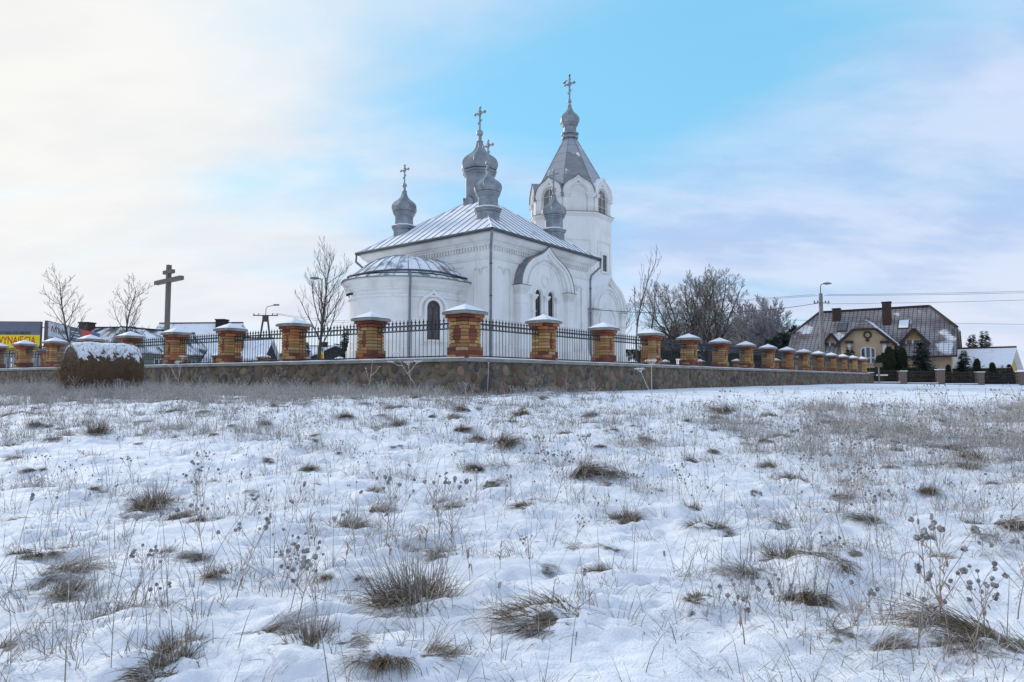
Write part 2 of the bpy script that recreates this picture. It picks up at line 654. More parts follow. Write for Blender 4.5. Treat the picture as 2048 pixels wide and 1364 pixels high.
# ------------------------------------------------------------------ the field: where the larger tussocks stand, then the snow sheet
TUSSOCK_PX = [  # surveyed foot of each larger tussock: px, py, relative size
    (825, 1205, 1.5), (330, 1325, 1.15), (215, 1240, 1.25), (545, 1265, .95), (1090, 1255, 1.35), (1548, 1050, 1.05), (1385, 1015, .8),
    (1155, 950, 1.15), (1225, 952, 1.25), (1055, 1022, .85), (1250, 1040, .9), (1705, 1120, 1.1), (1610, 1190, 1.1), (1490, 1145, .9), (1950, 1300, 1.6),
    (2010, 1330, 1.4), (1760, 1310, 1.0), (75, 972, .9), (350, 1030, .9), (400, 1040, .8), (100, 1165, 1.1), (140, 1195, 1.0), (1745, 1045, .9),
    (1935, 1050, .75), (2010, 1070, .8), (1665, 990, .75), (760, 862, .9), (800, 850, .8), (1545, 935, .9), (1640, 895, 1.0), (1750, 880, 1.0),
    (1800, 890, .9), (1480, 870, .8), (1430, 862, .7), (1290, 880, .7), (1390, 930, .7), (610, 795, 1.2), (590, 790, .8), (1050, 822, .9), (1090, 828, .9),
    (1165, 850, .6), (900, 1010, .7), (960, 945, .8), (470, 905, .7), (540, 920, .6), (185, 915, .7), (275, 870, .8), (360, 855, .8), (690, 1060, .8),
    (880, 1000, .6), (1980, 960, .9), (1900, 905, .9), (1950, 920, 1.0), (2030, 930, 1.0), (1700, 960, .6), (1850, 985, .55), (620, 1300, .9), (760, 1340, .9),
    (690, 1285, .8), (1210, 1165, .7), (1090, 1145, .6), (1400, 1215, .6), (440, 1165, .6), (640, 980, .55), (40, 1040, .6), (20, 890, .8), (120, 860, .7),
    (1170, 1085, .75), (1215, 1100, .6), (30, 1270, .9), (860, 1330, .7), (1860, 1105, .6), (1330, 1175, .5), (1570, 1125, .9), (1655, 1140, 1.0), (430, 960, .5)]
PATCH_PX = [(760, 850, .5), (810, 872, .4), (1130, 930, .35), (1250, 935, .4), (610, 788, .6), (690, 800, .7), (870, 812, .7), (1065, 815, .8), (1430, 850, .5), (1640, 880, .6), (1755, 872, .7),
            (1860, 930, .6), (1960, 932, .7), (1500, 862, .5), (60, 1195, .3), (150, 1205, .3), (350, 1030, .35), (410, 1042, .3), (1085, 1250, .22), (1550, 1040, .3), (1620, 1180, .3), (1500, 1150, .25),
            (300, 860, .6), (450, 872, .6), (150, 850, .6), (545, 882, .5), (700, 1060, .3), (920, 1010, .3), (1000, 940, .4), (965, 880, .5), (1330, 980, .3), (1725, 1040, .3), (1290, 890, .4), (230, 1240, .25),
            (565, 1150, .25), (835, 1100, .3), (1700, 1285, .25), (1905, 1320, .3), (1180, 850, .5), (470, 960, .35), (60, 965, .4), (200, 990, .35), (640, 900, .4), (1380, 920, .4), (1850, 880, .8), (2000, 890, .9),
            (1560, 905, .5), (1700, 910, .5), (380, 800, .9), (120, 800, .9), (500, 800, .8), (1250, 830, .4), (20, 880, .5), (1080, 1000, .3), (1240, 1040, .25), (1780, 1180, .2), (1990, 1080, .3), (330, 1320, .2),
            (1430, 1230, .22), (900, 1290, .2), (130, 1090, .3), (1660, 1110, .3), (1950, 1010, .35), (560, 1010, .3), (780, 960, .35)]
PATCH = []
for px, py, r_ in PATCH_PX:
    p = ground_pt(px, py)
    PATCH.append((p.x, p.y, r_ * random.uniform(.8, 1.1), r_ * random.uniform(.35, .6)))


def patches(x, y):
    """tangles of matted weeds: 0..1"""
    x = np.asarray(x, dtype=float)
    y = np.asarray(y, dtype=float)
    d = np.zeros_like(x)
    for a, b, sx, sy in PATCH:
        d = np.maximum(d, np.exp(-((x - a) / sx) ** 2 - ((y - b) / sy) ** 2))
    return d * np.clip(.85 + 1.5 * P2(x / .22, y / .18), 0, 1.3)


TUSS = []
for px, py, s in TUSSOCK_PX:
    p = ground_pt(px, py)
    TUSS.append((p.x, p.y, s))
    BUMPS.append((p.x + random.uniform(-.05, .05), p.y + .06, .010 * s, .12 * s))
    a = random.uniform(0, 6.28)
    BUMPS.append((p.x + .3 * s * math.cos(a), p.y + .25 * s * math.sin(a), .022 * s, .12 * s))

# further tussocks strewn over the field between the surveyed ones
_g = random.Random(99)
while len(TUSS) < 262:
    y = 2.2 * (13.6 / 2.2) ** _g.random()
    x = _g.uniform(-.88, .88) * y
    if x > .6 and y > 9.2 and x / y < .33:
        continue
    if abs(x) < .35 and y < 2.6:
        continue
    if (x - -1.02) * .5 + (y - 14.05) * .9 > -1.6:
        continue
    if min((x - a) ** 2 + (y - b) ** 2 for a, b, c in TUSS) < .16:
        continue
    if _g.random() > .45 + .9 * float(P5(x / 1.6, y / 1.6)) + .25 * (x / y > .3) + .2 * (y > 6):
        continue
    q_ = _g.choice((.3, .38, .45, .55, .7, 1.0)) * _g.uniform(.85, 1.15) * (1.0 if y < 5 else 1.25)
    TUSS.append((x, y, q_))
    BUMPS.append((x, y + .03, .02, .10))
    if _g.random() < .45 and len(TUSS) < 262:
        a_ = _g.uniform(0, 6.28)
        TUSS.append((x + .26 * q_ * math.cos(a_), y + .14 * q_ * math.sin(a_), q_ * _g.uniform(.5, .9)))


def ground_mat():
    m, nt, b = new_mat('snow_field')
    b.inputs['Roughness'].default_value = .72
    b.inputs['Specular IOR Level'].default_value = .18
    snow = mixc(nt, tex_noise(nt, 5, 5, .6), SNOW_C, (.82, .845, .89))
    soil = mixc(nt, tex_noise(nt, 19, 6, .7), (.17, .14, .095), (.075, .068, .042))
    at_ = nt.nodes.new('ShaderNodeAttribute')
    at_.attribute_name = 'bare'
    # snow lies thin on the mown strip by the wall and is broken by turf here and there
    s = nt.nodes.new('ShaderNodeSeparateXYZ')
    tc = nt.nodes.new('ShaderNodeTexCoord')
    nt.links.new(tc.outputs['Object'], s.inputs[0])
    n = tex_noise(nt, 1.3, 9, .68, stretch=(1, 1.6, 1))
    n2 = tex_noise(nt, 14, 6, .7)
    near_wall = mth(nt, 'MULTIPLY', map_range(nt, s.outputs['Y'], 8.5, 13), map_range(nt, s.outputs['Y'], 60, 20))
    t = mth(nt, 'ADD', mth(nt, 'MULTIPLY', n, .6), mth(nt, 'MULTIPLY', n2, .4))
    t = mth(nt, 'ADD', t, mth(nt, 'MULTIPLY', near_wall, .095))
    f = map_range(nt, t, .60, .74)
    bare = map_range(nt, mth(nt, 'ADD', at_.outputs['Fac'], mth(nt, 'MULTIPLY', mth(nt, 'SUBTRACT', tex_noise(nt, 30, 5, .7), .5), 1.1)), .42, .72)
    col = mixc(nt, mth(nt, 'MAXIMUM', mth(nt, 'MULTIPLY', f, .75), mth(nt, 'MULTIPLY', bare, .92)), snow, soil)
    nt.links.new(col, b.inputs['Base Color'])
    h = mth(nt, 'ADD', tex_noise(nt, 26, 5, .65), mth(nt, 'MULTIPLY', tex_noise(nt, 140, 3, .7), .6))
    add_bump(nt, b, h, .55, .02)
    return m


def grow(start, stop, first, q):
    out, v, st = [], start, first
    while v < stop:
        out.append(v)
        v += st
        st *= q
    return out + [stop]


xs_f = list(np.arange(-3.6, 3.6, .028))
xr = grow(3.6, 2600, .03, 1.0065)
xl = [-v for v in grow(3.6, 2600, .03, 1.0065)][::-1]


def mid(start, stop, st0, rate):
    out, v = [], start
    while v < stop:
        out.append(v)
        v += max(st0, rate * (abs(v)))
    return out


xr = mid(3.6, 14, .03, .0072) + grow(14, 2600, .12, 1.10)
xl = [-v for v in xr][::-1]
XS = np.array(xl + xs_f[1:] + xr) if xs_f[0] <= -3.6 else np.array(xl + xs_f + xr)
XS = np.unique(np.round(XS, 5))
YS = np.unique(np.round(np.array([-v for v in grow(.9, 400, .1, 1.35)][::-1] + list(np.arange(-.8, .9, .1)) + mid(.9, 15, .016, .0072) + grow(15, 2600, .12, 1.07)), 5))
GX, GY = np.meshgrid(XS, YS)
GZ = ground_h(GX, GY)
nx, ny = len(XS), len(YS)
V = np.stack([GX.ravel(), GY.ravel(), GZ.ravel()], 1)
idx = np.arange(nx * ny).reshape(ny, nx)
Fg = np.stack([idx[:-1, :-1].ravel(), idx[:-1, 1:].ravel(), idx[1:, 1:].ravel(), idx[1:, :-1].ravel()], 1)
gme = np_mesh('snow_field', V, Fg, [ground_mat()], smooth=True)
bare = np.zeros(nx * ny)
fx_, fy_ = GX.ravel(), GY.ravel()
for x, y, s in TUSS:
    r_ = .040 * s * (.75 if y < 2.9 else 1.0)
    i0, i1 = np.searchsorted(XS, [x - 3 * r_, x + 3 * r_])
    j0, j1 = np.searchsorted(YS, [y - 3 * r_, y + 3 * r_])
    if i1 > i0 and j1 > j0:
        sub = idx[j0:j1, i0:i1].ravel()
        bare[sub] = np.maximum(bare[sub], np.exp(-((fx_[sub] - x) ** 2 / (1.5 * r_ * r_) + (fy_[sub] - y + .02) ** 2 / (r_ * r_))))
near_ = (fy_ > .5) & (fy_ < 16) & (np.abs(fx_) < 16)
bare[near_] = np.maximum(bare[near_], .50 * patches(fx_[near_], fy_[near_]))
att = gme.attributes.new('bare', 'FLOAT', 'POINT')
att.data.foreach_set('value', bare.astype(np.float32))
tag(obj('snow_field', gme), kind='structure')

# ------------------------------------------------------------------ churchyard wall, brick pillars and iron fence
C0 = Vector((-1.02, 14.05, 0))
LD = Vector((-.833, .554, 0)).normalized()
RD = Vector((.6305, .7762, 0)).normalized()
SL, SR = 2.86, 2.89
NL, NR = 10, 14
TOP = .485


def outward(d):            # normal of a fence line pointing away from the yard
    n = Vector((d.y, -d.x, 0))
    return n


nL = Vector((-LD.y, LD.x, 0))
if nL.dot(RD) > 0:
    nL = -nL
nR = Vector((-RD.y, RD.x, 0))
if nR.dot(LD) > 0:
    nR = -nR


def meet(p, d, q, e):
    den = d.x * e.y - d.y * e.x
    t = ((q.x - p.x) * e.y - (q.y - p.y) * e.x) / den
    return p + d * t


YL, YR = SL * NL, SR * NR            # side lengths of the yard
CL, CR = C0 + LD * YL, C0 + RD * YR
CB = C0 + LD * YL + RD * YR


def loop_offset(o):
    """corner points of the yard outline pushed outwards by o"""
    lines = [(C0 + nR * o, RD), (CR - LD * 0 + (-nL) * o, LD), (CB + (-nR) * o, RD), (CL + nL * o, LD)]
    pts = []
    for i in range(4):
        p, d = lines[i - 1]
        q, e = lines[i]
        pts.append(meet(p, d, q, e))
    return pts             # [C0 corner, CR corner, CB corner, CL corner]


O_out, O_in = loop_offset(.335), loop_offset(-.30)
OC_out, OC_in = loop_offset(.40), loop_offset(-.36)
WALL_DEF = [('right', 0, 1, 'field-stone wall running from the corner pillar towards the brown-roofed house'),
            ('back', 1, 2, 'low stone wall carrying the fence behind the bell tower'),
            ('street', 2, 3, 'low stone wall of the fence on the street side beyond the wooden cross'),
            ('left', 3, 0, 'field-stone wall running from the corner pillar past the hay bale')]
walls = {}
for key, i, j, lab in WALL_DEF:
    a, b = O_out[i], O_out[j]
    t = thing('stone_wall', ((a.x + b.x) / 2, (a.y + b.y) / 2, -.3), 0, lab, 'wall', 'walls round the churchyard')
    walls[key] = t
    off = -Vector(t.location)

    def prism_poly(pts, z0, z1):
        r0 = [Vector((p.x, p.y, z0)) + off for p in pts]
        r1 = [Vector((p.x, p.y, z1)) + off for p in pts]
        return MB().loft([r0, r1], True, True)
    prism_poly([O_out[i], O_out[j], O_in[j], O_in[i]], -1.1, .40).build('mortar_bed', M['mortar'], t)
    # coping slabs laid end to end
    L_ = (b - a).length
    n = max(1, int(round(L_ / 1.42)))
    for k in range(n):
        t0, t1 = k / n, (k + 1) / n
        g0 = 0 if k == 0 else .004 / L_
        q = [OC_out[i].lerp(OC_out[j], t0 + g0), OC_out[i].lerp(OC_out[j], t1), OC_in[i].lerp(OC_in[j], t1), OC_in[i].lerp(OC_in[j], t0 + g0)]
        dz = random.uniform(-.004, .004)
        prism_poly(q, .396 + dz, .470 + dz).build('coping_slab', M['concrete'], t)
    # thin uneven snow on the coping
    sm = MB()
    n = int(L_ / .25)
    rings = []
    for k in range(n + 1):
        t0 = min(max(k / n, .002), .998)
        o_ = OC_out[i].lerp(OC_out[j], t0)
        i_ = OC_in[i].lerp(OC_in[j], t0)
        e1 = .015 + .05 * (.5 + P3(o_.x * 1.7, o_.y * 1.7)) + .02 * random.random()
        hh = .012 + .016 * (.5 + P2(o_.x * 1.3, o_.y * 1.3))
        w = (i_ - o_)
        q0, q1, q2, q3 = o_ + w * e1, o_ + w * (e1 + .06), o_ + w * .93, o_ + w * .97
        rings.append([Vector((q0.x, q0.y, .468)) + off, Vector((q1.x, q1.y, .472 + hh)) + off, Vector((q2.x, q2.y, .472 + hh)) + off, Vector((q3.x, q3.y, .468)) + off])
    sm.loft(rings, False, False)
    sm.build('coping_snow', M['cap_snow'], t, smooth=True)


# stones bedded in the wall face
def stone_mesh(seed):
    g = random.Random(seed)
    n = g.choice((5, 6, 7, 7))
    rr = [g.uniform(.72, 1.12) for _ in range(n)]
    rings = []
    for sc, d in ((1.06, -.6), (1.0, .15), (.86, .72), (.5, 1.0)):
        rings.append([(rr[k] * sc * math.cos(2 * math.pi * k / n), d + g.uniform(-.08, .08) * (d > .5), rr[k] * sc * math.sin(2 * math.pi * k / n)) for k in range(n)])
    b = MB().loft(rings, True, True)
    return b.mesh('stone', M['stone_grey'], True)


STONES = [stone_mesh(100 + k) for k in range(10)]
STONE_COLS = ['pink'] * 5 + ['red'] * 4 + ['grey'] * 5 + ['slate'] * 2 + ['ochre'] * 3 + ['mud'] * 5


def fill_stones(key, a, b, nrm, zlo_fn, limit, smin, smax, seed):
    g = random.Random(seed)
    t = walls[key]
    L_ = (b - a).length
    d = (b - a).normalized()
    rz = math.atan2(d.y, d.x)
    placed = []
    tries = 0
    grid = {}
    while tries < 26000:
        tries += 1
        s = L_ * g.random() ** 1.45
        big = 1.0 if s < 6 else (.85 if s < 16 else .75)
        r = g.uniform(smin, smax) * big * (1.0 if tries < 5000 else .62)
        asp = g.uniform(.72, 1.35)
        p = a + d * s
        zlo = zlo_fn(p)
        z = g.uniform(zlo - .02, .395 - r * .9)
        rx, rzv = r * asp, r / asp
        if z + rzv > .392:
            continue
        ok = True
        for k in range(int(s) - 1, int(s) + 2):
            for (s2, z2, rx2, rz2) in grid.get(k, ()):
                if ((s - s2) / (rx + rx2)) ** 2 + ((z - z2) / (rzv + rz2)) ** 2 < 1.06:
                    ok = False
                    break
            if not ok:
                break
        if not ok or s < rx or s > L_ - rx:
            continue
        grid.setdefault(int(s), []).append((s, z, rx, rzv))
        placed.append((s, z, rx, rzv))
    placed.sort(key=lambda q: -(q[2] * q[3]) / (14 + .75 * q[0]) ** 2)
    rest = MB()
    for n_, (s, z, rx, rzv) in enumerate(placed):
        p = a + d * s
        me = g.choice(STONES)
        col = M['stone_' + g.choice(STONE_COLS)]
        if n_ < limit:
            o = obj('stone', me, t)
            o.material_slots[0].link = 'OBJECT'
            o.material_slots[0].material = col
            o.location = Vector((p.x, p.y, z)) - Vector(t.location)
            o.rotation_euler = (0, g.uniform(-.6, .6), rz + math.pi if nrm.dot(Vector((-d.y, d.x, 0))) < 0 else rz)
            o.scale = (rx, .026 + .11 * min(rx, rzv), rzv)
        else:
            rot = Matrix.Rotation(rz + math.pi if nrm.dot(Vector((-d.y, d.x, 0))) < 0 else rz, 3, 'Z')
            sc = Vector((rx, .026 + .11 * min(rx, rzv), rzv))
            rest.add([rot @ Vector((v.co.x * sc.x, v.co.y * sc.y, v.co.z * sc.z)) + Vector((p.x, p.y, z)) - Vector(t.location) for v in me.vertices], [tuple(f.vertices) for f in me.polygons], g.randrange(4))
    if rest.f:
        tag(rest.build('far_stones', [M['stone_mud'], M['stone_grey'], M['stone_pink'], M['stone_red']], t, True), kind='stuff')


fill_stones('right', O_out[0], O_out[1], nR, lambda p: float(base_h(p.x, p.y)) - .02, 296, .09, .25, 5)
fill_stones('left', O_out[0], O_out[3], nL, lambda p: float(base_h(p.x, p.y)) + .02, 220, .09, .25, 6)

# inner ground of the churchyard
ys = MB()
gi = loop_offset(-.28)
NN = 40
rings = []
for a_ in range(NN + 1):
    row = []
    for b_ in range(NN + 1):
        p = gi[0].lerp(gi[1], a_ / NN).lerp(gi[3].lerp(gi[2], a_ / NN), b_ / NN)
        rise = .34 * sstep((p.y - 36) / 18)
        row.append((p.x, p.y, .375 + float(rise) * 0.6 + .03 * float(P2(p.x / 3, p.y / 3)) * (0 < a_ < NN and 0 < b_ < NN)))
    rings.append(row)
ys.loft(rings, False, False)
tag(ys.build('churchyard_ground', M['snow'], smooth=True), kind='structure')

# brick: one bevelled mesh shared by all
bm = bmesh.new()
bmesh.ops.create_cube(bm, size=1.0)
bmesh.ops.bevel(bm, geom=bm.edges[:], offset=.045, segments=1, affect='EDGES')
BRICK = bpy.data.meshes.new('brick')
bm.to_mesh(BRICK)
bm.free()
BRICK.materials.append(M['brick_yellow'])
CH = .0785


def course(side, kind, niche=None):
    """bricks of one course as (x, y, w, d, where); u-faces are +-x, v-faces are +-y"""
    h, t, g = side / 2, .115, .013
    out = []
    if kind == 'A':
        for sx in (-1, 1):
            for sy in (-1, 1):
                out.append((sx * (h - t / 2), sy * h / 2, t, h - g, 'corner'))
        for sy in (-1, 1):
            out.append((0, sy * (h - t / 2), side - 2 * t - 2 * g, t, 'mid_v'))
    elif kind == 'B':
        for sy in (-1, 1):
            for sx in (-1, 1):
                out.append((sx * h / 2, sy * (h - t / 2), h - g, t, 'corner'))
        for sx in (-1, 1):
            out.append((sx * (h - t / 2), 0, t, side - 2 * t - 2 * g, 'mid_u'))
    elif kind == 'N':      # course with a narrow red panel let into the v-faces
        w = niche
        q = (side - w) / 2
        for sx in (-1, 1):
            for sy in (-1, 1):
                out.append((sx * (h - q / 2), sy * h / 2, q - g * .7, h - g, 'corner'))
        for sy in (-1, 1):
            out.append((0, sy * (h - .06 - .022), w - g, .12, 'red'))
    elif kind == 'X':      # corner pillar: panels let into all four faces
        w = niche
        q = (side - w) / 2
        for sx in (-1, 1):
            for sy in (-1, 1):
                out.append((sx * (h - q / 2), sy * (h - q / 2), q - g * .7, q - g * .7, 'corner'))
        for s_ in (-1, 1):
            out.append((0, s_ * (h - .06 - .022), w - g, .12, 'red'))
            out.append((s_ * (h - .06 - .022), 0, .12, w - g, 'red'))
    return out


def brick_list(corner, g):
    body = 7
    side = .50 if corner else .46
    L_ = []
    z = 0
    cs = []
    for k in range(3):
        cs.append((side + .055, 'AB'[k % 2], 'base', None))
    for k in range(body):
        if corner and 1 <= k <= body - 2:
            cs.append((side, 'X', 'body', .24 if 2 <= k <= body - 3 else .14))
        elif not corner and 1 <= k <= body - 2:
            cs.append((side, 'N', 'body', .13 if k in (2, 3) else .075))
        else:
            cs.append((side, 'AB'[k % 2], 'body', None))
    cs.append((side + .05, 'A', 'corbel', None))
    cs.append((side + .115, 'B', 'corbel', None))
    for sd, kind, zone, ni in cs:
        for (x, y, w, d, where) in course(sd, kind, ni):
            if zone == 'corbel':
                c = g.choice(('red', 'red', 'red', 'darkred', 'orange'))
            elif zone == 'base':
                c = g.choice(('red', 'darkred', 'red', 'darkred', 'ochre', 'buff', 'orange'))
            elif where == 'red':
                c = g.choice(('red', 'darkred', 'red'))
            elif corner:
                c = g.choice(('ochre', 'ochre', 'yellow', 'ochre', 'orange', 'yellow'))
            else:
                c = g.choice(('yellow', 'yellow', 'ochre', 'buff', 'orange', 'ochre', 'ochre', 'orange'))
            L_.append((x, y, z + CH / 2, w, d, CH - .011, c))
        z += CH
    return L_, z, side


CAPS = {}


def cap_meshes(side):
    key = round(side, 3)
    if key in CAPS:
        return CAPS[key]
    a = (side + .215) / 2
    slab = MB().loft([[(-a, -a, 0), (a, -a, 0), (a, a, 0), (-a, a, 0)], [(-a, -a, .055), (a, -a, .055), (a, a, .055), (-a, a, .055)], [(-.02, -.02, .232), (.02, -.02, .232), (.02, .02, .232), (-.02, .02, .232)]])
    sb = MB()
    n = 8
    for k in range(4):
        rot = Matrix.Rotation(k * math.pi / 2, 3, 'Z')
        rows = []
        for j in range(n + 1):
            f = j / n
            half = (a - .012) * (1 - f) + .002
            hh = .018 * math.sin(math.pi * min(1, f * 1.15 + .10)) + .006
            rows.append([rot @ Vector((half * (2 * i / n - 1), -half, .064 + .178 * f + hh * (1 - .5 * abs(2 * i / n - 1) ** 4))) for i in range(n + 1)])
        sb.loft(rows, False, False)
    CAPS[key] = (slab.mesh('cap_slab', M['concrete']), sb.mesh('cap_snow', M['cap_snow'], True))
    return CAPS[key]


def pillar(loc, rz, label, corner, detail, seed, group):
    t = thing('brick_fence_post', loc, rz, label, 'fence post', group)
    g = random.Random(seed)
    bl, H, side = brick_list(corner, g)
    core = MB()
    core.box((-side / 2 - .018, -side / 2 - .018, -.01), (side / 2 + .018, side / 2 + .018, 3 * CH))
    core.box((-side / 2 + .034, -side / 2 + .034, 3 * CH), (side / 2 - .034, side / 2 - .034, H))
    core.build('mortar_core', M['brick_mortar'], t)
    if detail:
        for (x, y, z, w, d, h, c) in bl:
            o = obj('brick', BRICK, t)
            o.material_slots[0].link = 'OBJECT'
            o.material_slots[0].material = M['brick_' + c]
            o.location = (x + g.uniform(-.0015, .0015), y + g.uniform(-.0015, .0015), z)
            o.scale = (w, d, h)
    else:
        names = sorted(BR)
        mb = MB()
        for (x, y, z, w, d, h, c) in bl:
            mb.box((x - w / 2, y - d / 2, z - h / 2), (x + w / 2, y + d / 2, z + h / 2), names.index(c))
        tag(mb.build('bricks', [M['brick_' + q] for q in names], t), kind='stuff')
    slab, sn = cap_meshes(side)
    c = obj('cap', slab, t)
    c.location = (0, 0, H)
    s = obj('cap_snow', sn, c)
    return t


# iron fence panel
def picket_mesh():
    b = MB()
    b.tube([(0, 0, 0), (0, 0, .80)], .0085, 4)
    b.lathe([(.0085, .79), (.017, .805), (.012, .818), (.030, .850), (.011, .872), (.002, .925)], 4, a0=math.pi / 4)
    return b.mesh('picket', M['iron'])


PICKET = picket_mesh()


def ring_row_mesh(n, gap, x0):
    b = MB()
    for k in range(n - 1):
        cx = x0 + gap * (k + .5)
        rr = min(gap * .5 - .006, .052)
        pts_o = [(cx + (rr + .007) * math.cos(a), -.006, .712 + (.058) * math.sin(a)) for a in [2 * math.pi * i / 12 for i in range(12)]]
        pts_i = [(cx + (rr - .007) * math.cos(a), -.006, .712 + (.046) * math.sin(a)) for a in [2 * math.pi * i / 12 for i in range(12)]]
        q = [[po, pi_, (pi_[0], .006, pi_[2]), (po[0], .006, po[2])] for po, pi_ in zip(pts_o, pts_i)]
        b.loft(q + [q[0]], True, False)
    return b.mesh('ring_row', M['iron'])


FENCE_CACHE = {}


def panel(p0, p1, label, group, detail, z0):
    L_ = (p1 - p0).length
    m_ = (p0 + p1) / 2
    d = (p1 - p0).normalized()
    t = thing('fence_panel', (m_.x, m_.y, z0), math.atan2(d.y, d.x), label, 'fence', group)
    n = int(round(L_ / .118))
    gap = L_ / n
    key = (round(L_, 2), detail)
    if key not in FENCE_CACHE:
        rail = {}
        for nm, z, hh in (('bottom_rail', .055, .028), ('lower_rail', .650, .020), ('top_rail', .775, .026)):
            rail[nm] = MB().box((-L_ / 2, -.0125, z - hh / 2), (L_ / 2, .0125, z + hh / 2)).mesh(nm, M['iron'])
        rr = ring_row_mesh(n + 1, gap, -L_ / 2)
        pk = None
        if not detail:
            b = MB()
            for k in range(1, n):
                x = -L_ / 2 + gap * k
                b.add([(v.co.x + x, v.co.y, v.co.z) for v in PICKET.vertices], [tuple(f.vertices) for f in PICKET.polygons])
            pk = b.mesh('pickets', M['iron'])
        FENCE_CACHE[key] = (rail, rr, pk)
    rail, rr, pk = FENCE_CACHE[key]
    for nm, me in rail.items():
        obj(nm, me, t)
    obj('ring_row', rr, t)
    if detail:
        for k in range(1, n):
            o = obj('picket', PICKET, t)
            o.location = (-L_ / 2 + gap * k, 0, 0)
    else:
        tag(obj('pickets', pk, t), kind='stuff')
    return t


def zyard(p):
    return TOP + .34 * .6 * float(sstep((p.y - 48) / 18))


pillar((C0.x, C0.y, TOP - .012), math.atan2(RD.y, RD.x) - R(2.7), 'largest brick pillar at the corner of the churchyard wall, recessed panels on both faces', True, True, 1, 'brick pillars of the fence')
for k in range(1, NL + 1):
    p = C0 + LD * (SL * k)
    lab = f'{ORD[k]} brick pillar after the corner one, going towards the hay bale' if k < NL else 'brick pillar ending the fence beyond the hay bale and billboard'
    pillar((p.x, p.y, TOP - .012), math.atan2(LD.y, LD.x), lab, False, k <= 9, 20 + k, 'brick pillars of the fence')
for k in range(1, NR + 1):
    p = C0 + RD * (SR * k)
    lab = f'{ORD[k]} brick pillar after the corner one, going towards the brown-roofed house' if k < NR else 'last brick pillar of the fence, at the brown-roofed house end'
    pillar((p.x, p.y, TOP - .012), math.atan2(RD.y, RD.x), lab, False, k <= 9, 50 + k, 'brick pillars of the fence')
for k in range(1, int(YL / SL)):
    p = CR + LD * (SL * k)
    pillar((p.x, p.y, zyard(p) - .012), math.atan2(LD.y, LD.x), 'small-looking brick pillar of the rear fence behind the bell tower', False, False, 80 + k, 'brick pillars of the rear fence')
for k in range(1, 12):
    p = CL + RD * (SR * k)
    pillar((p.x, p.y, TOP - .012), math.atan2(RD.y, RD.x), 'small-looking brick pillar of the street-side fence beyond the churchyard', False, False, 100 + k, 'brick pillars of the street-side fence')


def panels(origin, d, step, n, lab_fn, det_fn, z_fn, group, half=.235):
    for k in range(n):
        a = origin + d * (step * k + half)
        b = origin + d * (step * (k + 1) - half)
        panel(a, b, lab_fn(k), group, det_fn(k), z_fn(a))


panels(C0, LD, SL, NL, lambda k: 'spear-topped iron fence panel between the corner pillar and the ' + ORD[k + 1] + ' pillar towards the hay bale' if k == 0 else
       f'spear-topped iron fence panel between {ORD[k]} and {ORD[k + 1]} pillars, hay bale side', lambda k: k <= 8, lambda p: TOP - .01, 'iron fence panels')
panels(C0, RD, SR, NR, lambda k: 'spear-topped iron fence panel between the corner pillar and the first pillar, brown-roofed house side' if k == 0 else
       f'spear-topped iron fence panel between {ORD[k]} and {ORD[k + 1]} pillars, brown-roofed house side', lambda k: k <= 8, lambda p: TOP - .01, 'iron fence panels')
panels(CR, LD, SL, NL - 1, lambda k: 'iron fence panel of the rear fence behind the bell tower', lambda k: False, zyard, 'iron panels of the rear fence')
panels(CL, RD, SR, 11, lambda k: 'iron fence panel of the street-side fence beyond the churchyard', lambda k: False, lambda p: TOP - .01, 'iron panels of the street-side fence')

# ------------------------------------------------------------------ the church (local axes: x along the side wall, y along the apse wall)
ZG = .36
A_CH = R(51.9)
church = thing('church', (-1.0, 30.0, ZG), A_CH, 'white plastered church with grey onion cupolas and octagonal bell tower', 'church')
S = 8.6
CU, CV = S / 2, S / 2 + .12


def cb(mb, name, mats, parent=None, smooth=False):
    """church part authored in eye-level heights"""
    p = parent if parent is not None else church
    return mb.build(name, mats, p, smooth, -ZG)


def sq(off, z):
    return [(-off, -off, z), (S + off, -off, z), (S + off, S + off, z), (-off, S + off, z)]


walls_b = MB()
walls_b.loft([sq(0, .1), sq(0, 6.36)])
nave = cb(walls_b, 'nave_wall', M['plaster'])
cb(MB().loft([sq(.14, .1), sq(.14, 1.36), sq(.09, 1.42), sq(.09, 1.50), sq(.05, 1.53), sq(.05, 1.68), sq(.004, 1.73)], True, False), 'plinth', M['plaster_old'], nave)
cb(MB().loft([sq(.003, 5.70), sq(.06, 5.71), sq(.06, 5.79), sq(.095, 5.79), sq(.095, 5.84), sq(.003, 5.87)], True, False), 'string_course', M['plaster'], nave)
cb(MB().loft([sq(.003, 6.30), sq(.10, 6.32), sq(.10, 6.40), sq(.16, 6.44), sq(.16, 6.50), sq(.26, 6.54), sq(.36, 6.68), sq(.42, 6.78), sq(.42, 6.86), sq(.10, 6.88)], True, False), 'cornice', M['plaster_old'], nave)
dn = MB()
n = 46
for k in range(n):
    c = S * (k + .5) / n
    w = S / n * .27
    for z0, z1, dd in ((6.13, 6.31, .10),):
        dn.box((c - w, -dd, z0), (c + w, .01, z1))
        dn.box((c - w, S - .01, z0), (c + w, S + dd, z1))
        dn.box((-dd, c - w, z0), (.01, c + w, z1))
        dn.box((S - .01, c - w, z0), (S + dd, c + w, z1))
cb(dn, 'dentil_row', M['plaster_old'], nave)

